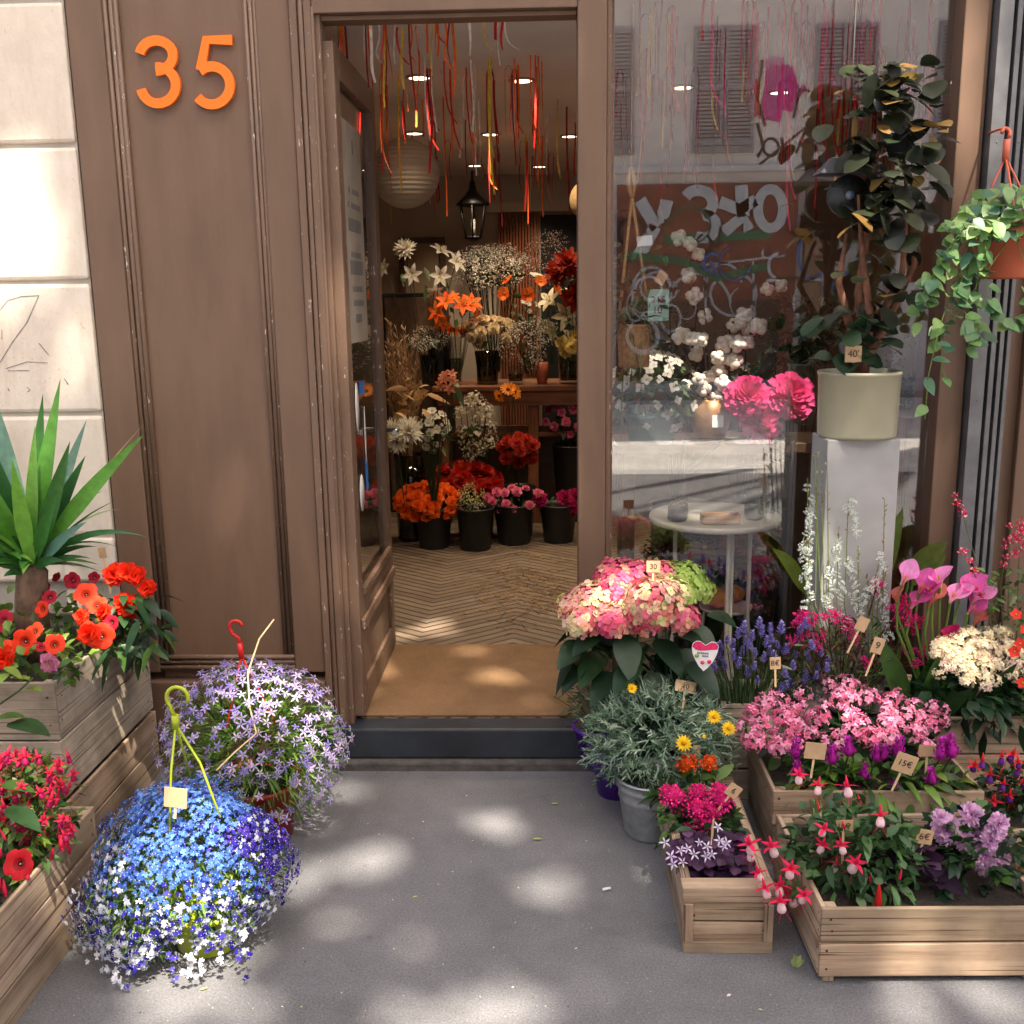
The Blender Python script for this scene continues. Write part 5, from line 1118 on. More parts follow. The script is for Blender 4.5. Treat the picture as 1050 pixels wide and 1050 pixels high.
for (x, y, tx, ty, dy, W, col, sg) in ((33, 575, 62, 388, -.05, .052, YC[1], 0), (33, 575, 44, 404, .05, .05, YC[0], 0), (32, 580, 36, 436, -.10, .045, YC[3], 0), (36, 575, 89, 430, .12, .040, YB[0], .0), (37, 575, 158, 431, -.05, .040, YC[1], .12), (36, 578, 72, 452, -.08, .042, YC[0], 0), (36, 578, 90, 462, -.0, .045, YC[2], .05),
        (36, 582, 178, 526, -.05, .020, YC[2], .45), (37, 585, 96, 525, -.12, .030, YB[1], .2), (30, 578, -30, 380, .1, .07, YB[0], 0), (28, 578, -10, 395, .02, .06, YB[0], 0), (30, 580, -12, 450, -.05, .055, YC[2], 0), (30, 580, -25, 470, -.1, .05, YC[1], .05), (28, 582, -40, 500, -.12, .045, YC[1], .1), (30, 584, -40, 530, -.12, .04, YC[0], .2), (33, 584, 12, 470, -.12, .04, YC[3], 0),
        (36, 585, 112, 548, .05, .018, YC[2], .4), (36, 586, 104, 565, -.02, .016, YC[2], .4), (30, 586, -30, 570, -.1, .03, YC[0], .3), (33, 585, 60, 500, -.15, .034, YC[0], .1), (34, 585, 78, 490, .1, .034, YC[2], .05), (33, 587, 70, 570, -.14, .026, YC[2], .3), (32, 587, 0, 590, -.14, .026, YC[2], .3), (34, 580, 140, 545, -.03, .007, YC[2], .45), (34, 580, 158, 420, .03, .005, S(170, 150, 100), .1), (34, 582, 134, 495, .02, .006, YC[2], .25), (34, 580, 120, 470, .1, .010, YC[2], .1)):
    ylf(x, y, tx, ty, dy, W, jit(col, .12), sg)
for q in range(26): a = U(0, 6.28); e = at(33, 560, 3.05) + V((math.cos(a) * .2, math.sin(a) * .16, U(-.06, .22))); p = tp + V((0, 0, .01)); d = e - p; b.leaf(p, d, V((-math.cos(a), -math.sin(a), 1.2)), d.length * U(.9, 1.5), U(.03, .045), jit(random.choice(YC), .2), .22, .35, 8, 'sword')
b.build('foliage', LEAF, t)
# second head, partly out of frame
t2p = at(2, 575, 3.12); b = MB()
for q in range(26): a = U(0, 6.28); d = V((math.cos(a), math.sin(a), U(.1, 1.6))); b.leaf(t2p, d, V((-math.cos(a), -math.sin(a), 1.0)), U(.2, .34), U(.028, .042), jit(random.choice(YC), .2), .22, .3, 8, 'sword')
b.build('side_shoot', LEAF, t)

# ---- petunias, begonia, lisianthus in the greyed crate
def m_pet(r, cols, throat=(.05, .005, .005)):
    b = MB(); n = 30; rings = []; col = random.choice(cols)
    for rr, z in ((.08, -.45), (.16, -.12), (.42, .05), (.8, .16), (1.0, .13)):
        ring = []
        for k in range(n): a = 6.2832 * k / n; lob = 1 - .10 * abs(math.sin(2.5 * a)) ** 6 * (rr > .5) if True else 1; wv = .045 * math.sin(5 * a + 1) * rr * rr + U(-.015, .015) * rr; ring.append(V((math.cos(a) * r * rr * (1 - .12 * (math.cos(5 * a) < -.8) * (rr > .7)) * lob, math.sin(a) * r * rr * lob, r * (z + wv))))
        rings.append(b.add(ring))
    for j in range(4):
        for k in range(n): cc = throat if j == 0 else mix(throat, col, .55) if j == 1 else jit(col, .05); k2 = (k + 1) % n; b.face([rings[j] + k, rings[j] + k2, rings[j + 1] + k2, rings[j + 1] + k], cc, None, None, True)
    b.ball((0, 0, -r * .1), r * .07, None, (.7, .7, .6), 5); return b.mesh('petunia_flower', PETAL)
PR = [S(236, 60, 26), S(226, 48, 24), S(240, 74, 36)]; mp = [m_pet(.043, PR) for _ in range(3)]; mpd = [m_pom('double_petunia', .043, PR, 4, 7, 'round', .85, PETAL, .8, None) for _ in range(2)]; mcr = m_pet(.035, [S(200, 40, 50), S(176, 24, 50)])
b0 = at(60, 700, 2.95); t = plant('petunia', 'wide orange red petunias spilling over the greyed crate', 'flowering plant', (b0.x, 2.95, .55)); b = MB()
for q in range(950):
    p = V((U(-1.97, -1.43), U(2.72, 3.3), U(.565, .665))) if q % 7 else V((U(-1.43, -1.385), U(2.72, 3.2), U(.55, .63)))
    if q % 2: p.z += .05 * rnd(); b.leaf(p, rdir(.3), rdir(1.2), U(.03, .06), U(.018, .032), jit(random.choice(GREEN + YGREEN + YGREEN), .2), .2, .3, 4)
b.build('foliage', LEAF, t)
for px, py, Y, mm, s_ in ((30, 655, 2.82, mp[0], 1.05), (60, 658, 2.80, mp[1], .95), (12, 663, 2.84, mp[2], .85), (40, 645, 2.9, mp[2], .9), (95, 647, 2.82, mpd[0], 1.1), (108, 650, 2.86, mp[0], 1.0), (92, 607, 3.0, mp[1], .95), (103, 618, 2.98, mp[2], .8), (110, 625, 2.95, mpd[1], .8), (88, 630, 2.9, mpd[1], .75), (48, 622, 3.0, mp[0], .8), (8, 635, 2.98, mcr, 1.2), (10, 672, 2.78, mpd[0], 1.0), (55, 610, 3.05, mcr, .8), (78, 593, 3.1, mcr, .9), (100, 590, 3.15, mcr, .7), (62, 590, 3.12, mcr, .6), (50, 600, 3.15, mcr, .6), (118, 636, 2.92, mcr, .8), (42, 660, 2.8, mcr, .5)):
    place(mm, 'flower', t, at(px, py, Y) - V((0, .025, 0)), V((U(-.4, .4), -1, U(.2, 1.0))), s_ * U(.78, .95))
b0 = at(140, 640, 3.05); t = plant('begonia', 'orange red double begonia with pointed dark leaves at the crate corner', 'flowering plant', (b0.x, 3.05, .55)); b = MB()
for q in range(70):
    p = at(U(112, 166), U(610, 670), U(2.95, 3.2)); b.leaf(p, V((U(-.3, 1), U(-1, .3), U(-.6, .3))), rdir(1.4), U(.06, .10), U(.025, .04), jit(random.choice(DKGREEN + GREEN[:1]), .2), .2, .35, 5)
b.build('foliage', LEAF, t)
for px, py, s_ in ((117, 589, .9), (130, 587, .85), (140, 590, .8), (152, 603, .75), (133, 622, .95), (126, 618, .8)): place(random.choice(mpd), 'flower', t, at(px, py, 3.02), V((U(-.3, .5), -1, .5)), s_)
t = plant('lisianthus', 'cream bud with pink edges and pale green leaves at the crate front', 'flowering plant', at(20, 700, 2.68)); b = MB(); b.tube([at(0, 722, 2.62), at(20, 708, 2.62), at(34, 695, 2.64)], .003, GREEN[0], n=5)
b.leaf(at(8, 742, 2.55), V((1, -.2, .1)), Z3, .13, .075, jit(DKGREEN[1]), .15, .3, 6); b.leaf(at(-6, 738, 2.55), V((1, .1, .35)), Z3, .09, .05, jit(GREEN[0]), .15, .3, 6)
for px, py in ((8, 690), (14, 696), (22, 698), (26, 706), (4, 684)): b.leaf(at(px, py, 2.64), V((U(0, 1), -.4, U(-.1, .5))), Z3, .07, .03, jit(YGREEN[0]), .2, .3, 4)
b.build('foliage', LEAF, t); place(m_pom('lisianthus_bud', .028, [S(236, 214, 180), S(226, 190, 190)], 4, 6, 'round', .9, PETAL, .8, None, S(190, 80, 150)), 'flower', t, at(49, 680, 2.68), V((.8, -.4, .2)), 1.1); place(mcr, 'flower', t, at(42, 664, 2.72), V((0, -1, .4)), .4)
tagstick('small blank white plant tag on a stick behind the begonia', 105, 567, 3.12, .024, .034, None, -.1, 0, .12)

# ---- fuchsia (hanging bells)
def m_fuchsia(sep, cor, L=.030):
    b = MB(); b.tube([V((0, 0, .012)), V((0, 0, .0)), V((0, 0, -L * .5))], [.0012, .0035, .0055], sep, n=7)
    for d in ring_dirs(4, U(0, 2), .15): b.leaf(V((0, 0, -L * .45)), d, Z3, L * 1.0, L * .38, jit(sep, .1), .25, U(-.1, .35), 4, 'ovate')
    b.lathe([(.005, -L * .5), (L * .30, -L * .8), (L * .33, -L * 1.1), (L * .24, -L * 1.25)], (0, 0, 0), None, jit(cor, .08), 12)
    for d in ring_dirs(4, 0, -1.2): b.tube([V((0, 0, -L)), d * L * 1.9], .0006, sep, n=3)
    return b.mesh('fuchsia_flower', PETAL)
def m_bud(sep): b = MB(); b.lathe([(1e-6, .018), (.002, .012), (.0045, -.004), (.006, -.018), (.003, -.03), (1e-6, -.033)], (0, 0, 0), None, sep, 8); return b.mesh('fuchsia_bud', PETAL)
def fuchsia(label, base, c, r, n_leaf, spots, sepal, corolla, L=.03, leafL=.04, buds=14, group=None, cols=None, Y=None):
    t = plant('fuchsia', label, 'flowering plant', base, group); b = MB(); mm = [m_fuchsia(jit(sepal, .1), corolla, L) for _ in range(3)]; mbud = m_bud(sepal)
    for k in range(13):
        p, d = dome(c, r, .2); m_ = V(base).lerp(p, .5) + V((0, 0, .02)); b.tube([V(base), m_, p], [.003, .002, .001], S(120, 90, 50), n=4, cap=False)
        for q in range(n_leaf // 13):
            s_ = U(.25, 1.05); w = m_.lerp(p, (s_ - .5) * 2) if s_ > .5 else V(base).lerp(m_, s_ * 2); b.leaf(w, (rdir(.1) + d * .3).normalized(), rdir(1.2), leafL * U(.6, 1.2), leafL * .5 * U(.8, 1.1), jit(random.choice(cols or GREEN + DKGREEN), .2), .18, .3, 3)
    foliage(c, r, n_leaf, leafL, leafL * .5, cols or GREEN + DKGREEN, b=b); b.build('foliage', LEAF, t)
    for px, py, y in spots:
        p = at(px, py, y); place(random.choice(mm), 'flower', t, p, V((U(-.35, .35), U(-.3, .3), 1)), U(.85, 1.15))
    for k in range(buds):
        p, d = dome(c, (r[0] * 1.05, r[1] * 1.05, r[2]), .1)
        if d.y < .4: place(mbud, 'flower_bud', t, p, V((U(-.4, .4), U(-.4, .4), 1)), U(.6, 1.1))
    return t
RS, RP = S(226, 44, 84), S(236, 56, 100)
c = at(22, 838, 2.33); fuchsia('bushy pink red fuchsia filling the long low crate', (c.x - .02, 2.35, .25), c, (.125, .18, .15), 420, [(U(-5, 76), 768 + 90 * rnd() ** 1.2, U(2.2, 2.35)) for _ in range(46)], S(214, 42, 78), S(170, 30, 90), .022, .035, 60, None, GREEN + YGREEN + [S(120, 96, 48)])
c = at(10, 920, 2.0); t = plant('trailing_plant', 'dark leaved trailing plant low in the long crate', 'plant', (c.x, 2.05, .25)); foliage((-1.47, 2.05, .255), (.17, .4, .045), 260, .045, .028, DKGREEN, parent=t); b = MB(); b.leaf(at(6, 828, 2.2), V((1, -.3, -.2)), Z3, .10, .06, jit(DKGREEN[1]), .15, .3, 6); b.leaf(at(0, 805, 2.2), V((1, .1, 0)), Z3, .08, .05, jit(GREEN[0]), .15, .3, 6); b.build('large_leaf', LEAF, t); place(m_pet(.05, [S(200, 30, 40)]), 'flower', t, at(20, 886, 2.02), V((0, -1, .5)), .7)

# ---- hydrangea
HX, HY_ = .40, 3.27; t = plant('hydrangea', 'large potted hydrangea with pink and lime green flower heads', 'potted plant', (HX, HY_, 0)); pot(t, HX, HY_, 0, .115, .09, .36, BLACKPL)
def m_hyd(R0, cols, n=95):
    b = MB()
    for k in range(n):
        z = 1 - 1.35 * (k + .5) / n; a = 2.39996 * k; s_ = math.sqrt(max(0, 1 - z * z)); d = V((s_ * math.cos(a), s_ * math.sin(a), z)); p = V((d.x * R0, d.y * R0, d.z * R0 * .72)) * U(.86, 1.1); q = (d + rdir() * .5).normalized().to_track_quat('Z', 'Y') @ Quaternion((0, 0, 1), U(0, 6)); c1, c2 = random.choice(cols), random.choice(cols); col = jit(mix(c1, c2, rnd() * .5), .12); r = U(.014, .019)
        for e in ring_dirs(4, 0, .12): b.leaf(p, q @ e, d, r, r * .98, jit(col, .1), .12, .1, 4, 'round')
        b.ball(p + d * .002, .0025, None, mix(col, (.5, .5, .2), .5), 4)
    b.ball((0, 0, 0), R0 * .6, None, (.06, .09, .03), 8); return b.mesh('hydrangea_head', PETAL)
HP = [S(222, 112, 138), S(214, 92, 116), S(236, 166, 168), S(226, 150, 130), S(226, 204, 172), S(222, 214, 168), S(204, 206, 140)]; HPK = [S(224, 96, 136), S(234, 130, 160), S(216, 80, 110), S(220, 170, 140)]; HG = [S(168, 192, 96), S(186, 206, 120), S(150, 174, 84)]
heads = [(612, 622, 3.10, .092, HP), (670, 618, 3.02, .090, HP), (650, 598, 3.16, .088, HPK), (636, 604, 3.12, .080, HPK), (699, 594, 3.22, .068, HG), (690, 610, 3.1, .062, HG + HP[4:]), (598, 636, 3.04, .06, HP), (700, 634, 3.05, .05, HPK), (640, 632, 3.03, .062, HP), (628, 640, 3.0, .05, HPK), (590, 622, 3.1, .055, HP), (676, 590, 3.2, .06, HPK + HG), (630, 590, 3.18, .06, HPK), (715, 604, 3.2, .05, HG), (662, 634, 3.0, .055, HPK)]
for px, py, Y, r, cc in heads: place(m_hyd(r, cc, int(135 * (r / .09) ** 2)), 'flower_head', t, at(px, py, Y), V((U(-.2, .2), -.45, 1)), 1.0)
b = MB()
for k in range(9): p = at(U(600, 700), 660, 3.15); b.tube([V((HX + U(-.05, .05), HY_, .34)), p, p + V((0, 0, .1))], .005, jit(GREEN[2]), n=5)
b.build('stems', LEAF, t); b = MB()
for px, py, dx, dz, L in ((600, 660, -.7, -.1, .15), (618, 668, -.5, -.3, .16), (650, 660, -.2, -.5, .15), (672, 655, .5, -.35, .16), (690, 670, .9, -.25, .17), (655, 680, -.6, -.2, .15), (630, 690, -.7, -.4, .14), (705, 680, .8, -.4, .15), (725, 630, 1, .1, .12), (690, 650, .8, .2, .14), (615, 650, -1, -.2, .13), (665, 690, .4, -.5, .14), (640, 650, .1, -.6, .15), (600, 680, -.8, -.5, .13), (680, 700, .7, -.6, .15), (625, 705, -.2, -.5, .12), (700, 700, .6, -.5, .12)):
    b.leaf(at(px, py, U(3.0, 3.12)), V((dx, -.65, dz)), V((U(-.3, .3), -.2, 1)), L * .82, L * .6, jit(random.choice(DKGREEN), .15), .2, .35, 7)
for k in range(45): b.leaf(at(U(590, 715), U(645, 715), U(3.08, 3.3)), rdir(-.2), rdir(1.3), U(.09, .15), U(.05, .08), jit(random.choice(DKGREEN), .2), .2, .35, 6)
b.build('foliage', LEAF, t); b = MB(); b.tube([at(683, 720, 3.1), at(683, 640, 3.1)], .004, n=5); b.build('stake', plain('green_stake', (.02, .12, .08), .5), t)
tagstick('kraft price tag standing in the hydrangea heads', 670, 581, 3.02, .042, .036, '30', .02, 0, .08); tagstick('tilted kraft price tag between hydrangea and euryops', 703, 704, 2.98, .064, .036, '10', .2, -.5, .06)

# ---- euryops in galvanised bucket, two purple pots
t = plant('euryops', 'silvery green euryops bush with yellow daisies in a galvanised bucket', 'potted plant', (.315, 2.965, 0)); b = MB()
b.lathe([(.078, .001), (.082, .006), (.082, .012), (.098, .12), (.102, .127), (.099, .134), (.104, .158), (.108, .163), (.104, .168), (.108, .186), (.115, .19), (.115, .197), (.106, .197), (.1, .165), (1e-6, .165)], (.315, 2.965, 0), n=40); b.build('bucket', GALV, t); b = MB(); b.lathe([(1e-6, .178), (.103, .174)], (.315, 2.965, 0), n=18); b.build('soil', SOIL, t)
EG = [S(122, 148, 122, .95), S(142, 166, 140, .95), S(100, 128, 100, .9), S(160, 180, 156, .95)]; EC = V((.345, 3.0, .305)); b = MB()
for k in range(1150):
    p, d = dome(EC, (.215, .17, .165), .25)
    if p.z < .15: continue
    p = EC.lerp(p, U(.5, .98)); d = (d + rdir(.35) * .95).normalized(); L = U(.05, .085); col = jit(random.choice(EG), .2); b.leaf(p, d, rdir(.5), L, .006, col, .1, .2, 4, 'blade')
    sd = d.cross(rdir()).normalized()
    for q in range(6): b.leaf(p + d * L * (.3 + .1 * q) - Z3 * .2 * L * (.3 + .1 * q) ** 2, (d * .75 + sd * (.6 if q % 2 else -.6)).normalized(), rdir(.4), L * .32, .005, col, .1, .1, 2, 'blade')
b.build('foliage', MATTLEAF, t); md = m_open('yellow_daisy', .023, [S(244, 206, 30), S(240, 190, 20)], 14, .32, .2, S(220, 160, 10), .3, 'ovate')
for px, py, s_ in ((648, 706, .7), (732, 735, 1), (747, 747, 1), (701, 762, 1.15), (722, 755, .3)): place(md, 'daisy', t, at(px, py, 2.80), V((U(-.2, .5), -1, .6)), s_)
for (px, py, lab, sz) in ((634, 822, 'purple pot with fine green leaves close behind the galvanised bucket', 1.0), (612, 793, 'smaller purple pot farther back by the doorway', .9)):
    p = gd(px, py); y = p.y + .07; t = plant('purple_pot_plant', lab, 'potted plant', (p.x, y, 0)); pot(t, p.x, y, .001, .09 * sz, .066 * sz, .17 * sz, PURPLEPL); c = V((p.x - .015, y, .27)); b = MB()
    for k in range(330):
        q, d = dome(c, (.14 * sz, .13, .17 * sz), .3); q = c.lerp(q, U(.3, 1)); q.z = max(q.z, .15); b.leaf(q, (d + rdir(.3) * .6).normalized(), rdir(.6), U(.02, .04), U(.006, .011), jit(random.choice([S(92, 116, 84, .8), S(112, 136, 96, .8), S(76, 100, 70, .8)]), .2), .2, .2, 3, 'blade')
    for k in range(12): q, d = dome(c, (.15 * sz, .12, .19 * sz), .4); b.tube([c - V((0, 0, .1)), q], .0018, GREEN[0], n=3, cap=False)
    b.build('foliage', MATTLEAF, t)
# plant label shaped like a heart
p = at(722, 672, 2.97); t = thing('plant_label', 'heart shaped pink and white plant label', 'plant label', p); M = Matrix.Translation(p) @ Matrix.Rotation(.1, 4, 'Y'); b = MB(); W = .040
hs = [(-1, .55), (-.98, .85), (-.75, 1.08), (-.4, 1.1), (-.08, .88), (.02, .82), (.12, .92), (.45, 1.15), (.8, 1.1), (1, .85), (1, .5), (.9, .0), (.7, -.5), (.4, -.95), (.1, -1.25), (-.3, -.9), (-.7, -.3), (-.9, .1)]
i = b.add([M @ V((x * W, -.001, z * W)) for x, z in hs] + [M @ V((x * W, .001, z * W)) for x, z in hs]); n = len(hs); b.face(list(range(i, i + n))[::-1]); b.face(list(range(i + n, i + 2 * n)))
for k in range(n): b.face([i + k, i + (k + 1) % n, i + n + (k + 1) % n, i + n + k])
b.build('card', PAPERW, t); b = MB(); pk = [(-.96, .62), (-.94, .85), (-.74, 1.04), (-.4, 1.06), (-.08, .84), (.02, .78), (.12, .88), (.45, 1.11), (.78, 1.06), (.96, .83), (.96, .55), (.5, .5), (.1, .42), (-.4, .35), (-.7, .42)]
b.poly([M @ V((x * W, -.0018, z * W)) for x, z in pk]); b.build('pink_print', plain('pink_print', S(206, 40, 96), .5, 0, .3, 90), t); b = MB()
for x, z, w in ((-.1, .1, .9), (.1, -.12, .5)):
    for q in range(6): b.box((x * W - w * W / 2 + q * w * W / 6, -.0019, z * W), (x * W - w * W / 2 + (q + .7) * w * W / 6, -.0015, z * W + .006), M=M)
b.build('lettering', plain('label_ink', (.12, .14, .2), .7), t); b = MB()
for x, z, c_ in ((-.55, -.05, S(120, 150, 60)), (-.05, -.55, S(200, 60, 90)), (.45, -.45, S(190, 50, 80))): b.ball(M @ V((x * W, -.0012, z * W)), .007, None, c_, 8, .9)
b.build('print_dots', TINT, t)

# ---- narrow crate: celosia, oxalis, marigold coloured celosia
def m_cock(r, cols):   # crested woolly head
    b = MB()
    for k in range(150): d = rdir(.15); p = V((d.x * r, d.y * r, d.z * r * .85)) * U(.75, 1); b.leaf(p, (d + rdir() * .7).normalized(), rdir(), r * .3, r * .22, jit(random.choice(cols), .25), .5, 0, 2, 'round')
    b.ball((0, 0, 0), r * .75, None, tuple(x * .7 for x in cols[0]), 8); b.tube([V((0, 0, -r * 1.8)), V((0, 0, -r * .4))], [r * .15, r * .35], tuple(x * .7 for x in cols[0]), n=6); return b.mesh('cockscomb', DRYPETAL)
def celosia(label, base, spots, Y, r, cols, leafc, lc, lr, n, L=.06):
    t = plant('celosia', label, 'flowering plant', base); mm = [m_cock(r, cols) for _ in range(2)]
    for q in spots: place(random.choice(mm), 'flower_head', t, at(q[0], q[1], Y + U(-.03, .05)), V((U(-.3, .3), -.3, 1)), q[2] if len(q) > 2 else U(.85, 1.1))
    b = MB(); foliage(lc, lr, n, L, L * .4, leafc, b=b, up=.2)
    for q in spots: p = at(q[0], q[1], Y + .02); b.tube([V(base), V(base).lerp(p, .6) + V((0, 0, .01)), p], .003, leafc[0], n=4, cap=False)
    b.build('foliage', LEAF, t)
c = at(710, 808, 2.80); celosia('two orange cockscomb celosias behind the narrow crate pinks', (c.x, 2.86, .14), [(704, 783, 1.0), (727, 782, .8)], 2.82, .030, [S(238, 92, 24), S(226, 78, 20)], GREEN + YGREEN, (c.x, 2.84, .20), (.09, .06, .06), 60, .08)
c = at(720, 835, 2.66); celosia('hot pink cockscomb celosias filling the narrow crate', (c.x, 2.72, .14), [(687, 815), (716, 814), (737, 812), (706, 828), (728, 832), (723, 842), (694, 820), (741, 820), (716, 830), (706, 850, .6)], 2.66, .030, [S(218, 36, 120), S(206, 24, 104), S(230, 60, 140)], GREEN + DKGREEN, (c.x, 2.68, .19), (.12, .12, .06), 130, .055)
c = at(727, 885, 2.47); t = plant('oxalis', 'dark purple clover with pale lilac flowers at the crate end', 'flowering plant', (c.x, 2.48, .14)); b = MB()
for k in range(75):
    p = V((c.x + U(-.085, .10), 2.48 + U(-.06, .10), .165 + U(.0, .055))); b.tube([V((p.x, p.y, .14)), p], .0012, S(90, 50, 80), n=3, cap=False)
    for e in ring_dirs(3, U(0, 2), -.15): b.leaf(p, e + V((0, -.2, .1)), Z3, U(.022, .032), .032, jit(random.choice([S(62, 36, 66), S(78, 48, 80), S(48, 30, 54)]), .2), .2, .2, 3, 'tri2' if False else 'round')
b.build('foliage', LEAF, t); mo = m_star(.0145, [S(222, 208, 230), S(210, 190, 224)])
for px, py in ((682, 864), (688, 878), (698, 872), (705, 870), (712, 876), (717, 864), (725, 868), (738, 862), (742, 868), (736, 848), (730, 876), (700, 884), (724, 878), (745, 864), (690, 886)): p = at(px, py, 2.44); place(mo, 'flower', t, p, V((U(-.4, .4), -.7, .7)), U(.8, 1.15))

# ---- front crate: fuchsia, purple coleus, chrysanthemum
fs_ = [(770, 868), (776, 890), (783, 905), (800, 902), (812, 912), (826, 914), (800, 918), (768, 860), (846, 846), (862, 862), (858, 881), (820, 790), (840, 800), (868, 800), (903, 830), (845, 862), (880, 880), (812, 886), (828, 905), (790, 862)]
c = at(845, 880, 2.42); fuchsia('tall arching fuchsia with pink and white bells in the front crate', (c.x - .01, 2.45, .17), at(868, 880, 2.42), (.17, .13, .16), 330, [(x, y, U(2.28, 2.4)) for x, y in fs_], S(232, 46, 92), S(240, 214, 216), .032, .046, 26, None, [S(70, 108, 60, .8), S(86, 124, 72, .8), S(54, 88, 52, .8)])
t = plant('fuchsia', 'upright leafy shoot with one red hanging bud', 'flowering plant', (at(905, 905, 2.36).x, 2.38, .17)); c = at(905, 885, 2.38); foliage(c, (.085, .08, .13), 150, .048, .022, [S(66, 104, 58, .8), S(84, 120, 68, .8)], parent=t, outward=.5); place(m_bud(S(214, 40, 40)), 'flower_bud', t, at(901, 916, 2.28), Z3, 1.6)
t = plant('coleus', 'glossy dark purple leaves between fuchsia and chrysanthemum', 'plant', (at(940, 900, 2.4).x, 2.42, .17)); c = at(938, 905, 2.42); foliage((c.x, 2.42, .205), (.10, .10, .06), 70, .065, .045, [S(54, 30, 54), S(70, 40, 68), S(40, 24, 42)], parent=t, shape='ovate')
t = plant('chrysanthemum', 'lilac chrysanthemum with lobed green leaves in the front crate', 'flowering plant', (at(995, 910, 2.42).x, 2.46, .17)); c = at(995, 888, 2.45); b = MB()
for k in range(110):
    p, d = dome((c.x, 2.44, .22), (.135, .13, .12), .15); p = V((c.x, 2.44, .22)).lerp(p, U(.5, 1)); d = (d + rdir(-.1) * .4 + V((0, -.2, 0))).normalized(); nn = rdir(1.2); col = jit(random.choice(DKGREEN + GREEN[:1]), .2); L = U(.05, .08); b.leaf(p, d, nn, L, L * .45, col, .15, .3, 4); sd = d.cross(nn).normalized()
    for s_ in (-1, 1): b.leaf(p + d * L * .3, (d * .7 + sd * s_ * .7).normalized(), nn, L * .5, L * .3, col, .15, .3, 3); b.leaf(p + d * L * .12, (d * .3 + sd * s_).normalized(), nn, L * .38, L * .25, col, .15, .3, 3)
b.build('foliage', LEAF, t); mch = [m_pom('chrysanthemum_flower', .036, [S(228, 186, 220), S(212, 164, 206), S(238, 204, 230)], 7, 15, 'petal', .24) for _ in range(3)]
for px, py, s_ in ((970, 850, 1.1), (996, 836, .9), (1012, 846, .85), (1024, 844, .75), (1000, 858, 1.05), (990, 862, .8), (1008, 876, 1.15), (1015, 862, .8), (1026, 880, .85), (964, 838, .6), (1008, 886, .8), (967, 858, .7), (1020, 852, .8)): place(random.choice(mch), 'flower', t, at(px, py, 2.42 + U(-.03, .02)), V((U(-.25, .25), -1, .45)), s_)
tagstick('square kraft tag stuck before the lilac chrysanthemum', 948, 858, 2.40, .042, .040, "6€", .15, 0, .06); tagstick('wide kraft tag leaning in the arching fuchsia', 865, 847, 2.38, .048, .032, "10€", -.03, 0, .09); tagstick('half hidden kraft tag behind the lilac chrysanthemum', 982, 838, 2.48, .022, .026, None, .1, 0, .08)

# ---- kalanchoe pink, purple celosia in the stacked crate
def m_kal(R0, cols, n=15, r=.011):
    b = MB()
    for k in range(n):
        d = rdir(.7); p = V((d.x * R0, d.y * R0, d.z * R0 * .7)); q = (d + rdir() * .4).normalized().to_track_quat('Z', 'Y') @ Quaternion((0, 0, 1), U(0, 6)); c = jit(random.choice(cols), .15)
        for e in ring_dirs(4, 0, .15): b.leaf(p, q @ e, d, r * U(.9, 1.15), r * .8, c, .1, .1, 2, 'round')
        b.tube([V((0, 0, -R0)), p], .0011, (.14, .16, .05), n=3, cap=False)
        if rnd() < .4: b.ball(p * 1.1 + rdir() * .004, .003, None, mix(c, (.4, .3, .1), .5), 4)
    return b.mesh('kalanchoe_cluster', PETAL)
KP = [S(236, 132, 170), S(244, 156, 188), S(228, 110, 152), S(240, 170, 196)]; mk = [m_kal(.030, KP, 16) for _ in range(4)]
t = plant('kalanchoe', 'broad mass of candy pink kalanchoe clusters in the stacked crate', 'flowering plant', (.93, 2.97, .21)); foliage((.93, 2.98, .27), (.28, .13, .09), 190, .06, .035, DKGREEN + GREEN, parent=t); KC = V((.935, 2.98, .30)); nk = 0
while nk < 98:
    px, py = U(760, 966), U(698, 772); cx = (px - 862) / 106
    if py < 698 + 26 * cx * cx + U(0, 6) or (px > 800 and py > 752 + 10 * rnd() and abs(px - 800) > 30) and px < 940 and py > 762: continue
    Y = 3.10 - .28 * (py - 698) / 74 + U(-.02, .02); place(random.choice(mk), 'flower_cluster', t, at(px, py, Y), V((cx * .5, -.6, 1)), U(.75, 1.1)); nk += 1
def m_plume(L, cols):
    b = MB()
    for k in range(110): z = rnd(); r = .017 * (1 - z) ** .6 * (1.0 + .3 * math.sin(9 * z)) + .002; a = U(0, 6.28); p = V((math.cos(a) * r * .8, math.sin(a) * r * .8, L * z)); b.leaf(p, V((math.cos(a), math.sin(a), 1.1)), V((math.cos(a), math.sin(a), 0)), .010, .006, jit(random.choice(cols), .25), .3, 0, 2, 'ovate')
    b.lathe([(.010, 0), (.012, L * .3), (.005, L * .8), (1e-6, L)], (0, 0, 0), None, cols[0], 8); return b.mesh('plume', DRYPETAL)
mpl = [m_plume(.055, [S(176, 34, 150), S(196, 56, 172), S(150, 22, 128)]) for _ in range(3)]
t = plant('celosia', 'row of purple plumed celosias at the front of the kalanchoe crate', 'flowering plant', (.94, 2.83, .21)); foliage((.95, 2.80, .245), (.29, .07, .06), 190, .085, .024, YGREEN + GREEN, parent=t, droop=.5); b = MB()
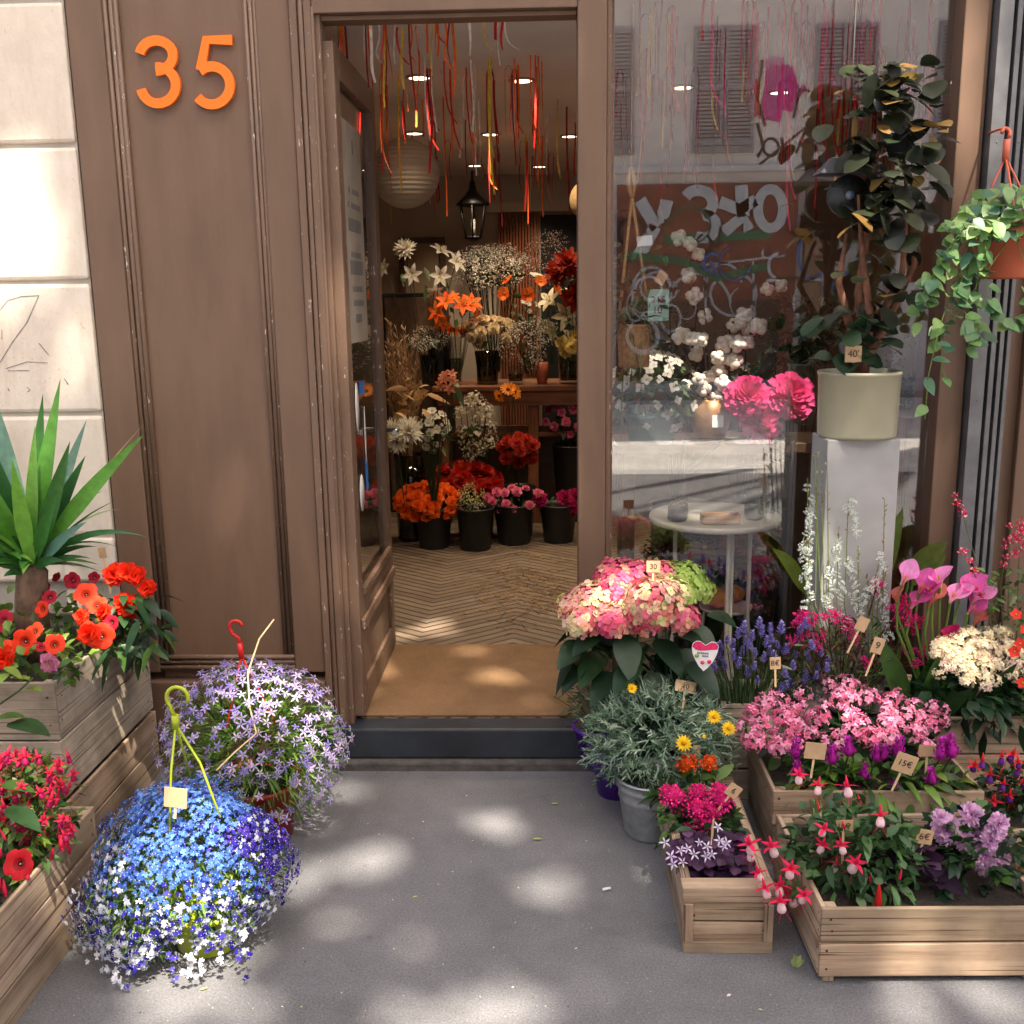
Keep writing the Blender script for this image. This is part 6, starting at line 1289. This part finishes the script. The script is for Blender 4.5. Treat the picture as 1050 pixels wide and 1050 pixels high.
for px, py, s_ in ((816, 768, 1), (818, 788, .9), (853, 774, 1), (870, 766, 1), (899, 772, .9), (920, 766, 1.05), (886, 790, .8), (917, 801, .9), (956, 796, .95), (964, 770, 1.1), (976, 768, 1.2), (905, 770, .8), (866, 812, .7)):
    p = at(px, py + 8, 2.76); place(random.choice(mpl), 'flower_plume', t, p, V((U(-.2, .2), U(-.2, .1), 1)), s_); b.tube([V((p.x * .9 + .09, 2.84, .21)), p], .0028, GREEN[0], n=4, cap=False)
b.build('stems', LEAF, t)
tagstick('large kraft tag marked 15 among purple celosias', 928, 783, 2.72, .062, .058, "15€", .35, 0, .06, 0, .026); tagstick('small pale tag behind the purple plumes', 951, 770, 2.80, .05, .035, None, 0, 0, .06); tagstick('blank kraft tag behind the fuchsia tip', 836, 770, 2.74, .06, .05, None, .1, 0, .06)
# ---- lavender, pink gaura, white gaura
def m_lav(L, cols):
    b = MB()
    for k in range(26): z = (k / 26) ** .9; a = k * 2.4; r = .0125 * (1 - .5 * z); d = V((math.cos(a), math.sin(a), .7)); b.leaf(V((0, 0, L * z)), d, Z3, r * 1.6, r * 1.1, jit(random.choice(cols), .2), .3, 0, 2, 'round')
    b.tube([V((0, 0, -.02)), V((0, 0, L))], .0015, GREEN[1], n=4); return b.mesh('lavender_spike', PETAL)
ml = [m_lav(.042, [S(162, 150, 220), S(184, 172, 230), S(140, 128, 208)]) for _ in range(3)]
t = plant('lavender', 'clump of pale violet lavender at the crate corner by the window', 'flowering plant', (.66, 3.22, .31)); b = MB(); c = at(783, 705, 3.2)
for k in range(330): x = U(.55, .80); p = V((x, 3.17 + U(0, .18), .31)); d = V(((x - .67) * 2.6, U(-.6, .2), 1)); b.leaf(p, d, rdir(), U(.08, .18), U(.003, .005), jit(random.choice([S(96, 124, 84, .8), S(116, 142, 96, .8), S(76, 104, 66, .8)]), .2), .1, .15, 4, 'blade')
sp = [(745, 655), (757, 650), (770, 652), (780, 648), (792, 655), (800, 645), (760, 668), (775, 668), (788, 668), (738, 672), (733, 684), (727, 690), (798, 660), (805, 690), (815, 670), (812, 682), (830, 672), (848, 676), (836, 692), (848, 684), (820, 645), (826, 640), (800, 640), (806, 702), (767, 690), (772, 682), (812, 700), (842, 668), (784, 658), (750, 660), (752, 672), (764, 656), (778, 640), (790, 644), (740, 664), (794, 672), (782, 674), (770, 662), (804, 666), (818, 656), (834, 662), (756, 680), (744, 682), (762, 644), (776, 696), (800, 704), (824, 696), (838, 684)]
for px, py in sp: p = at(px, py + 6, 3.13 + U(-.06, .05)); place(random.choice(ml), 'flower_spike', t, p, V((U(-.25, .25), U(-.2, .1), 1)), U(.7, 1.05)); b.tube([V((.5 * p.x + .335, 3.22, .31)), p], .0014, GREEN[0], n=3, cap=False)
b.build('foliage', MATTLEAF, t)
tagstick('kraft tag in the middle of the lavender', 795, 680, 3.08, .034, .040, '8€', -.05, 0, .06)
def m_gau(R0, cols, n=16):
    b = MB()
    for k in range(n):
        d = rdir(.3); p = d * R0 * U(.5, 1)
        for e in (V((-.8, 0, .6)), V((.8, 0, .6)), V((-.5, 0, .9)), V((.5, 0, .9)), V((0, 0, -1)) ): b.leaf(p, (e + d * .5 + rdir() * .25).normalized(), d, .014, .007, jit(random.choice(cols), .15), .15, .1, 2, 'ovate')
    return b.mesh('gaura_cluster', PETAL)
mg = [m_gau(.023, [S(232, 44, 140), S(242, 80, 160), S(216, 30, 122)], 20) for _ in range(3)]; t = plant('gaura', 'hot pink gaura with dark red stems behind the kalanchoe', 'flowering plant', (.955, 3.20, 0)); pot(t, .955, 3.20, 0, .043, .035, .32, BLACKPL); b = MB()
for k in range(460): x = U(.80, 1.08); p = V((x, 3.17 + U(0, .06), .33)); q = p + V((U(-.05, .05), U(-.08, .05), U(.05, .24))); b.leaf(q, rdir(.5), rdir(), U(.025, .05), .007, jit(random.choice([S(96, 60, 50), S(76, 84, 52), S(110, 116, 78), S(84, 46, 48)]), .25), .2, .1, 3, 'blade')
for px, py, s_ in ((822, 632, 1), (818, 640, .9), (832, 634, .9), (850, 632, 1.1), (862, 640, 1), (868, 636, .8), (824, 648, .9), (840, 650, .9), (876, 655, .8), (888, 678, .9), (898, 604, .9), (900, 598, .8), (918, 622, 1.2), (926, 625, 1.1), (932, 632, 1), (922, 638, 1), (935, 643, 1), (942, 636, .8), (945, 668, 1), (950, 674, .9), (930, 666, .7), (940, 680, .7), (812, 655, .7), (870, 645, .9), (858, 630, .7), (925, 612, .8), (822, 658, .8), (838, 662, .7)):
    p = at(px, py, 3.16 + U(-.04, .04)); place(random.choice(mg), 'flower_cluster', t, p, V((0, -1, .3)), s_ * U(.85, 1.05)); b.tube([V((.955, 3.2, .31)), V((.3 * .955 + .7 * p.x, 3.18, p.z * .6 + .15)), p], .0018, S(96, 44, 44), n=4, cap=False)
b.build('foliage', MATTLEAF, t); tagstick('tilted round cornered tag in the pink gaura', 884, 640, 3.1, .036, .046, None, .4, 0, .08); tagstick('kraft tag below the pink gaura', 900, 662, 3.08, .036, .052, '9', .3, 0, .08)
mwg = [m_gau(.019, [S(240, 244, 234, .98), S(224, 232, 226, .95)], 12) for _ in range(3)]; t = plant('gaura', 'tall airy white gaura spikes in front of the pedestal', 'flowering plant', (1.06, 3.195, 0)); pot(t, 1.06, 3.195, 0, .043, .035, .32, BLACKPL); b = MB(); WG = []
for x0, y0, x1, y1, n in ((826, 600, 834, 516, 15), (824, 560, 830, 500, 6), (848, 620, 858, 555, 12), (870, 516, 882, 548, 7), (882, 640, 872, 575, 12), (896, 610, 904, 570, 7), (880, 625, 902, 590, 9), (908, 660, 905, 600, 9), (828, 620, 824, 565, 7), (866, 645, 858, 590, 8)):
    for k in range(n): s_ = k / max(1, n - 1); WG.append((x0 + (x1 - x0) * s_ + U(-4, 4), y0 + (y1 - y0) * s_, 3.17 + U(-.03, .03)))
for px, py, Y in WG: place(random.choice(mwg), 'flower_cluster', t, at(px, py, Y), V((0, -1, .3)), U(.42, .78))
for x0, x1, y1 in ((836, 838, 462), (842, 834, 466), (850, 848, 470), (830, 828, 490), (858, 860, 540), (866, 870, 512), (905, 907, 512), (880, 880, 560), (890, 905, 565), (900, 910, 580), (832, 824, 550), (845, 842, 480), (895, 888, 590)):
    p = at(x1, y1, 3.17); p0 = V((.6 * 1.06 + .4 * at(x0, 650, 3.18).x, 3.19, .31)); pm = at(x0, 620, 3.18); b.tube([p0, pm, pm.lerp(p, .6), p], [.002, .002, .0016, .001], S(118, 136, 70), n=4, cap=False)
    for k in range(14): s_ = U(.55, 1); b.leaf(pm.lerp(p, s_), (Z3 + rdir() * .7).normalized(), rdir(), U(.010, .016), .005, jit(random.choice([S(150, 150, 90), S(150, 96, 84), S(196, 200, 150)]), .2), .3, 0, 2)
for k in range(260): p = V((U(.80, 1.08), 3.17 + U(-.03, .04), U(.35, .62))); b.leaf(p, (Z3 + rdir()).normalized(), rdir(), U(.025, .05), .007, jit(random.choice(YGREEN + GREEN), .2), .2, .1, 3, 'blade')
b.build('stems', MATTLEAF, t)
# ---- broad leaved plant behind and calla lilies
t = plant('aspidistra', 'broad arching olive leaves rising behind the white gaura', 'potted plant', (1.155, 3.39, 0)); pot(t, 1.155, 3.39, 0, .033, .027, .33, BLACKPL); b = MB()
for p0, p1, W, dr in (((826, 610), (782, 538), .05, .35), ((890, 620), (926, 520), .075, .0), ((882, 600), (868, 560), .05, .2), ((900, 600), (912, 545), .06, .1), ((932, 590), (980, 545), .07, .25), ((935, 600), (976, 562), .06, .2)):
    a = at(*p0, 3.38); e = at(*p1, 3.36); d = e - a; b.leaf(a, (d + Z3 * dr * d.length).normalized(), V((.2, -1, .5)), d.length, W, jit(random.choice([S(120, 136, 48, .8), S(140, 152, 58, .8), S(96, 118, 44, .8)]), .1), .2, dr, 8, 'ovate'); b.tube([V((.5 * a.x + .5 * 1.155 if p0[0] > 860 else a.x, 3.385, .32)), a], .005, GREEN[1], n=5, cap=False)
b.build('foliage', LEAF, t)
def m_calla(c1, c2):
    b = MB(); n = 18; rings = []
    for j in range(9):
        s_ = j / 8; ring = []
        for k in range(n + 1):
            a = -2.9 + 5.8 * k / n; r = .006 + .026 * s_ ** 1.6; lip = (math.cos(a) * .5 + .5); z = .085 * s_ * (.62 + .38 * lip); fl = r * (1 + .35 * s_ ** 3 * (1 - .4 * lip)); ring.append(V((math.cos(a) * fl + .012 * s_ * s_, math.sin(a) * fl, z + (.02 * lip ** 6 if s_ > .95 else 0))))
        rings.append(b.add(ring))
    for j in range(8):
        for k in range(n): b.face([rings[j] + k, rings[j] + k + 1, rings[j + 1] + k + 1, rings[j + 1] + k], jit(mix(c2, c1, min(1, j / 4)), .06), None, None, True)
    b.lathe([(.004, .005), (.0045, .04), (1e-6, .055)], (0, 0, 0), None, S(230, 170, 60), 8); return b.mesh('calla_flower', PETAL)
mca = [m_calla(S(236, 150, 206), S(234, 204, 170)), m_calla(S(222, 98, 176), S(230, 180, 150)), m_calla(S(190, 30, 96), S(150, 60, 60)), m_calla(S(196, 110, 100), S(180, 130, 80))]
t = plant('calla_lily', 'pink calla lilies with upright dark leaves beside the shutter', 'flowering plant', (1.30, 3.15, .33)); b = MB()
for px, py, mi, s_, d in ((924, 588, 0, .78, (.35, -.3, 1)), (934, 612, 1, .75, (.3, -.35, 1)), (964, 590, 0, .92, (-.35, -.45, 1)), (984, 600, 1, .92, (.4, -.5, 1)), (992, 618, 1, .8, (.5, -.4, 1)), (972, 648, 2, .8, (-.3, -.4, 1)), (920, 606, 3, .65, (-.3, -.2, 1)), (952, 610, 3, .75, (.2, -.2, 1)), (942, 596, 1, .75, (.2, -.4, 1)), (974, 606, 0, .85, (.1, -.6, 1)), (956, 600, 1, .75, (-.4, -.5, 1)), (996, 606, 0, .75, (.5, -.5, 1)), (998, 630, 3, .7, (.4, -.2, 1))):
    p = at(px, py + 12, 3.12); place(mca[mi], 'flower', t, p, d, s_, U(-.6, .6)); b.tube([V((1.25 + .2 * (p.x - 1.2), 3.15, .33)), p - V((0, 0, .07)) - V(d) * .02, p + V(d).normalized() * .004], [.004, .004, .0045], S(110, 140, 60), n=6, cap=False)
for k in range(20):
    p = V((1.24 + U(-.10, .12), 3.14 + U(-.08, .08), .33)); a = U(-.5, .5); b.leaf(p, V((a, U(-.5, .2), 1)), V((U(-.4, .4), -1, .3)), U(.2, .33), U(.05, .075), jit(random.choice([S(60, 96, 46, .8), S(80, 118, 54, .8), S(48, 76, 42, .8)]), .15), .25, .15, 7)
b.build('foliage', LEAF, t)
# ---- cream kalanchoe, salvia, red fuchsia at the right
KW = [S(240, 228, 196, .95), S(246, 238, 214, .95), S(236, 214, 176, .95)]; mkw = [m_kal(.024, KW, 20, .0105) for _ in range(3)]; KWP = [m_kal(.024, [S(232, 206, 190), S(240, 224, 200)], 12, .010)]
t = plant('kalanchoe', 'cream white kalanchoe dome with dark leaves in the raised crate', 'flowering plant', (1.33, 3.08, .33)); foliage((1.33, 3.06, .40), (.19, .11, .10), 230, .065, .038, DKGREEN, parent=t); nk = 0
while nk < 84:
    px, py = U(958, 1050), U(645, 704); u, v = (px - 1004) / 48, (py - 674) / 30
    if u * u + v * v > 1 or (px < 985 and py > 690): continue
    Y = 3.10 - .12 * (py - 645) / 60; place(random.choice(mkw if rnd() < .85 else KWP), 'flower_cluster', t, at(px, py, Y), V((u * .5, -.7, .8)), U(.75, 1.05)); nk += 1
for px, py in ((1004, 672), (994, 668), (1012, 676), (1000, 682), (1016, 664), (1008, 660), (990, 678)): place(random.choice(mkw), 'flower_cluster', t, at(px, py, 3.05), V((0, -.7, .8)), 1.0)
msv = m_gau(.014, [S(222, 40, 90), S(236, 90, 130), S(244, 214, 216), S(210, 30, 70)], 9); t = plant('salvia', 'wiry salvia with red and white lipped flowers before the shutter', 'flowering plant', (1.48, 3.15, .33)); b = MB()
for px, py in ((980, 508), (982, 516), (986, 526), (984, 520), (988, 566), (994, 576), (1000, 585), (1036, 540), (1040, 548), (1034, 556), (1044, 552), (1030, 562), (1042, 566), (1032, 572), (1028, 580), (1046, 542), (1045, 536), (1002, 604), (1006, 610), (1050, 560), (1055, 550)): place(msv, 'flower_cluster', t, at(px, py, 3.1 + U(-.02, .03)), V((0, -1, .3)), U(.6, .95))
for q in (((1016, 640), (1005, 590), (982, 510)), ((1022, 640), (1010, 610), (990, 570)), ((1034, 640), (1034, 600), (1036, 540)), ((1044, 640), (1044, 600), (1046, 535)), ((1028, 640), (1026, 600), (1030, 575)), ((1052, 650), (1056, 600), (1055, 545))): pts = [at(x, y, 3.12) for x, y in q]; b.tube([V((.4 * 1.48 + .6 * pts[0].x, 3.15, .33))] + pts, [.0022, .002, .0018, .0012], S(96, 100, 60), n=4, cap=False)
for k in range(210): p = at(U(1008, 1075), U(585, 670), U(3.05, 3.25)); b.leaf(p, rdir(.2), rdir(1.2), U(.02, .038), U(.010, .016), jit(random.choice(GREEN + [S(110, 136, 80, .8)]), .2), .2, .2, 3)
b.build('foliage', LEAF, t)
c = at(1035, 805, 2.82); fuchsia('red and violet fuchsia in the low crate at the right edge', (c.x + .02, 2.85, .13), (c.x + .01, 2.83, .20), (.12, .10, .085), 260, [(x, y, 2.76) for x, y in ((1000, 782), (1008, 776), (1028, 772), (1040, 770), (1044, 778), (1020, 818), (1030, 800), (1050, 800), (1046, 786), (1016, 790), (1055, 780), (1036, 812))], S(212, 44, 56), S(110, 50, 150), .026, .03, 10, None, DKGREEN)
c = at(1045, 690, 2.9); t = plant('impatiens', 'orange red impatiens peeking in beside the cream kalanchoe', 'flowering plant', (1.50, 3.02, .33)); foliage((1.52, 3.02, .42), (.09, .07, .11), 120, .045, .026, GREEN, parent=t)
for px, py in ((1042, 630), (1046, 660), (1052, 645), (1048, 700), (1040, 668)): place(m_open('impatiens_flower', .018, [S(226, 60, 44)], 5, .85, .2), 'flower', t, at(px, py, 2.97), V((-.2, -1, .4)), U(.8, 1.1))
# wicker handle at the frame edge
c = at(1048, 890, 2.30); t = thing('wicker_basket', 'pale wicker basket with a looped handle beside the wide front crate', 'basket', (1.37, 2.48, 0)); b = MB(); pr = [(.10, 0)]
for k in range(18): pr.append((.105 + .03 * k / 17 + (.004 if k % 2 else 0), .004 + .15 * k / 17))
b.lathe(pr + [(.13, .16), (.09, .01)], (1.37, 2.48, 0), n=32); b.build('basket_body', BASKET, t); b = MB()
b.tube([V((1.26 + .0, 2.46, .15)) + V((-.045 * math.sin(a), -.02, .075 * (1 - math.cos(a)) * .5)) for a in (3.1416 * k / 8 * 1.0 for k in range(9))] , .010, n=8); b.build('handle', BASKET, t)
# ---- hanging pot with ivy leaved plant at the shutter
hp = at(1030, 286, 3.20); hp = V((hp.x, 3.20, hp.z)); rt = 34 / 1050 * 3.2; t = thing('hanging_pot', 'terracotta coloured hanging pot with trailing green leaves before the shutter', 'hanging plant', hp); b = MB(); h = at(1030, 230, 3.2).z - hp.z
b.lathe([(rt * .72, 0), (rt * .76, .006), (rt * .93, h * .68), (rt * 1.0, h * .69), (rt * 1.06, h), (rt * .98, h), (rt * .9, h * .7), (1e-6, h * .7)], hp, n=36); b.build('pot', TERRA, t); b = MB(); tp = at(1031, 126, 3.28)
for a in (.3, 2.4, 4.5): b.tube([V((hp.x + rt * math.cos(a), 3.2 + rt * math.sin(a), hp.z + h)), tp - V((0, .02, .10))], .0035, n=5)
b.tube([tp - V((0, .02, .11)), tp - V((0, .02, .05))], .011, n=8); b.tube([tp + V((.012 * math.cos(a), -.01 + .006 * math.sin(a), .014 * math.sin(a) - .03)) for a in (R(-60 + 30 * k) for k in range(9))], .006, n=6); b.tube([tp + V((0, -.01, -.016)), tp + V((0, .04, -.012)), tp + V((0, .12, -.012))], .004, n=5); b.build('hanger', plain('salmon_plastic', S(196, 96, 70), .5), t)
b = MB(); IV = [S(104, 146, 86, .8), S(126, 166, 96, .8), S(84, 124, 76, .8), S(146, 180, 104, .8), S(92, 136, 104, .8)]
def iv(p, s_=1.0): b.leaf(p, (V((U(-1, 1), U(-1, .1), U(-.7, .4)))).normalized(), V((U(-.5, .5), -.8, .7)), U(.035, .06) * s_, U(.032, .048) * s_, jit(random.choice(IV), .15), .15, .25, 5)
for k in range(150):
    p, d = dome((hp.x, 3.2, hp.z + h), (.15, .13, .11), .5)
    if p.z > hp.z + h * .9: iv(p)
for q, n in (((1005, 225), (985, 215), (965, 235)), 9), (((1000, 235), (975, 250), (955, 285), (945, 320)), 26), (((1002, 240), (985, 290), (972, 330), (960, 350)), 30), (((1008, 240), (1000, 300), (1004, 340), (990, 358)), 26), (((1010, 240), (1012, 300), (1030, 330), (1050, 322)), 22), (((995, 245), (975, 300), (962, 340), (952, 385), (948, 430)), 10), (((1000, 230), (980, 260), (985, 310), (1000, 345)), 26), (((1040, 240), (1055, 280), (1060, 330)), 10), (((990, 230), (968, 262), (950, 300), (938, 330)), 22), (((965, 345), (966, 380), (970, 388)), 3):
    pts = [V((hp.x, 3.12, hp.z + h))] + [at(x, y, U(3.04, 3.14)) for x, y in q]; b.tube(pts, .0018, S(120, 140, 70), n=4, cap=False)
    for k in range(n): s_ = (k + U(.2, .8)) / n * (len(pts) - 1); j = min(int(s_), len(pts) - 2); q_ = pts[j].lerp(pts[j + 1], s_ - j) + rdir() * .012; (hp.z - .02 < q_.z < hp.z + h * .85 and abs(q_.x - hp.x) < rt * .9 and q_.y < 3.2 and rnd() < .8) or iv(q_, .9)
b.build('foliage', LEAF, t)
tagstick('edge on kraft tag standing before the pink celosias', 731, 850, 2.52, .020, .055, None, .15, 0, .06, 1.2); tagstick('diamond tilted kraft tag at the back of the narrow crate', 752, 811, 2.62, .038, .038, '6', .6, 0, .07); tagstick('narrow upright kraft tag beside the orange cockscombs', 714, 771, 2.86, .022, .044, None, .05, 0, .06)
# ---- litter on the pavement
for px, py, lab, L in ((565, 824, 'small pale green leaf lying right of the pavement middle', .025), (546, 860, 'small slender green leaf fallen on the pavement', .032), (607, 805, 'small yellowish leaf fallen near the galvanised bucket', .022), (423, 920, 'tiny whitish leaf on the pavement centre', .016), (205, 1015, 'tiny pale leaf below the blue lobelia', .02)):
    p = gd(px, py, .003); b = MB(); a = U(-.5, .5); b.leaf(p, V((math.cos(a), math.sin(a), .02)), Z3, L, L * .4, S(170, 176, 110), .3, -.1, 4); tag(b.build('fallen_leaf', LEAF), lab, 'leaf', 'leaves fallen on the pavement')
p = gd(618, 912, .006); b = MB(); b.tube([p, p + V((.022, .006, 0))], .0042, n=8); tag(b.build('cigarette_end', PAPERW), 'white cigarette end lying on the bare asphalt', 'cigarette end')
p = gd(817, 992, .01); t = thing('fallen_bud', 'pale green bud lying at the foot of the wide front crate', 'flower bud', p); b = MB()
for k in range(7): b.leaf(p, V((U(-.5, .5), U(-.5, .2), .7)), rdir(), .035, .014, jit(S(160, 176, 110), .2), .3, 0, 4)
b.build('sepals', LEAF, t)
b = MB()
for k in range(520):
    p = gd(U(60, 1000), 775 + 275 * rnd() ** 1.3, .003)
    if p.y > 3.36 or (p.x > .3 and p.y > 2.2 and rnd() < .5): continue
    a = U(0, 6.28); L = U(.002, .007) if rnd() < .93 else U(.008, .014); b.leaf(p, V((math.cos(a), math.sin(a), U(0, .2))), rdir(1.5), L, L * U(.3, .8), jit(random.choice([S(196, 190, 176), S(120, 100, 80), S(206, 190, 150), S(70, 60, 52), S(150, 140, 100)]), .2), .3, 0, 2)
for k in range(260):
    px = U(350, 600); p = gd(px, 786 - (px - 350) * .032 + U(-3, 8), .003); a = U(0, 6.28); L = U(.002, .009); b.leaf(p, V((math.cos(a), math.sin(a), .2)), rdir(1.5), L, L * .6, jit(random.choice([S(90, 80, 70), S(60, 52, 46), S(150, 140, 110)]), .2), .3, 0, 2)
tag(b.build('debris', TINT), 'fine dry bits of petals, soil and grit scattered on the pavement', 'debris', None, 'stuff')
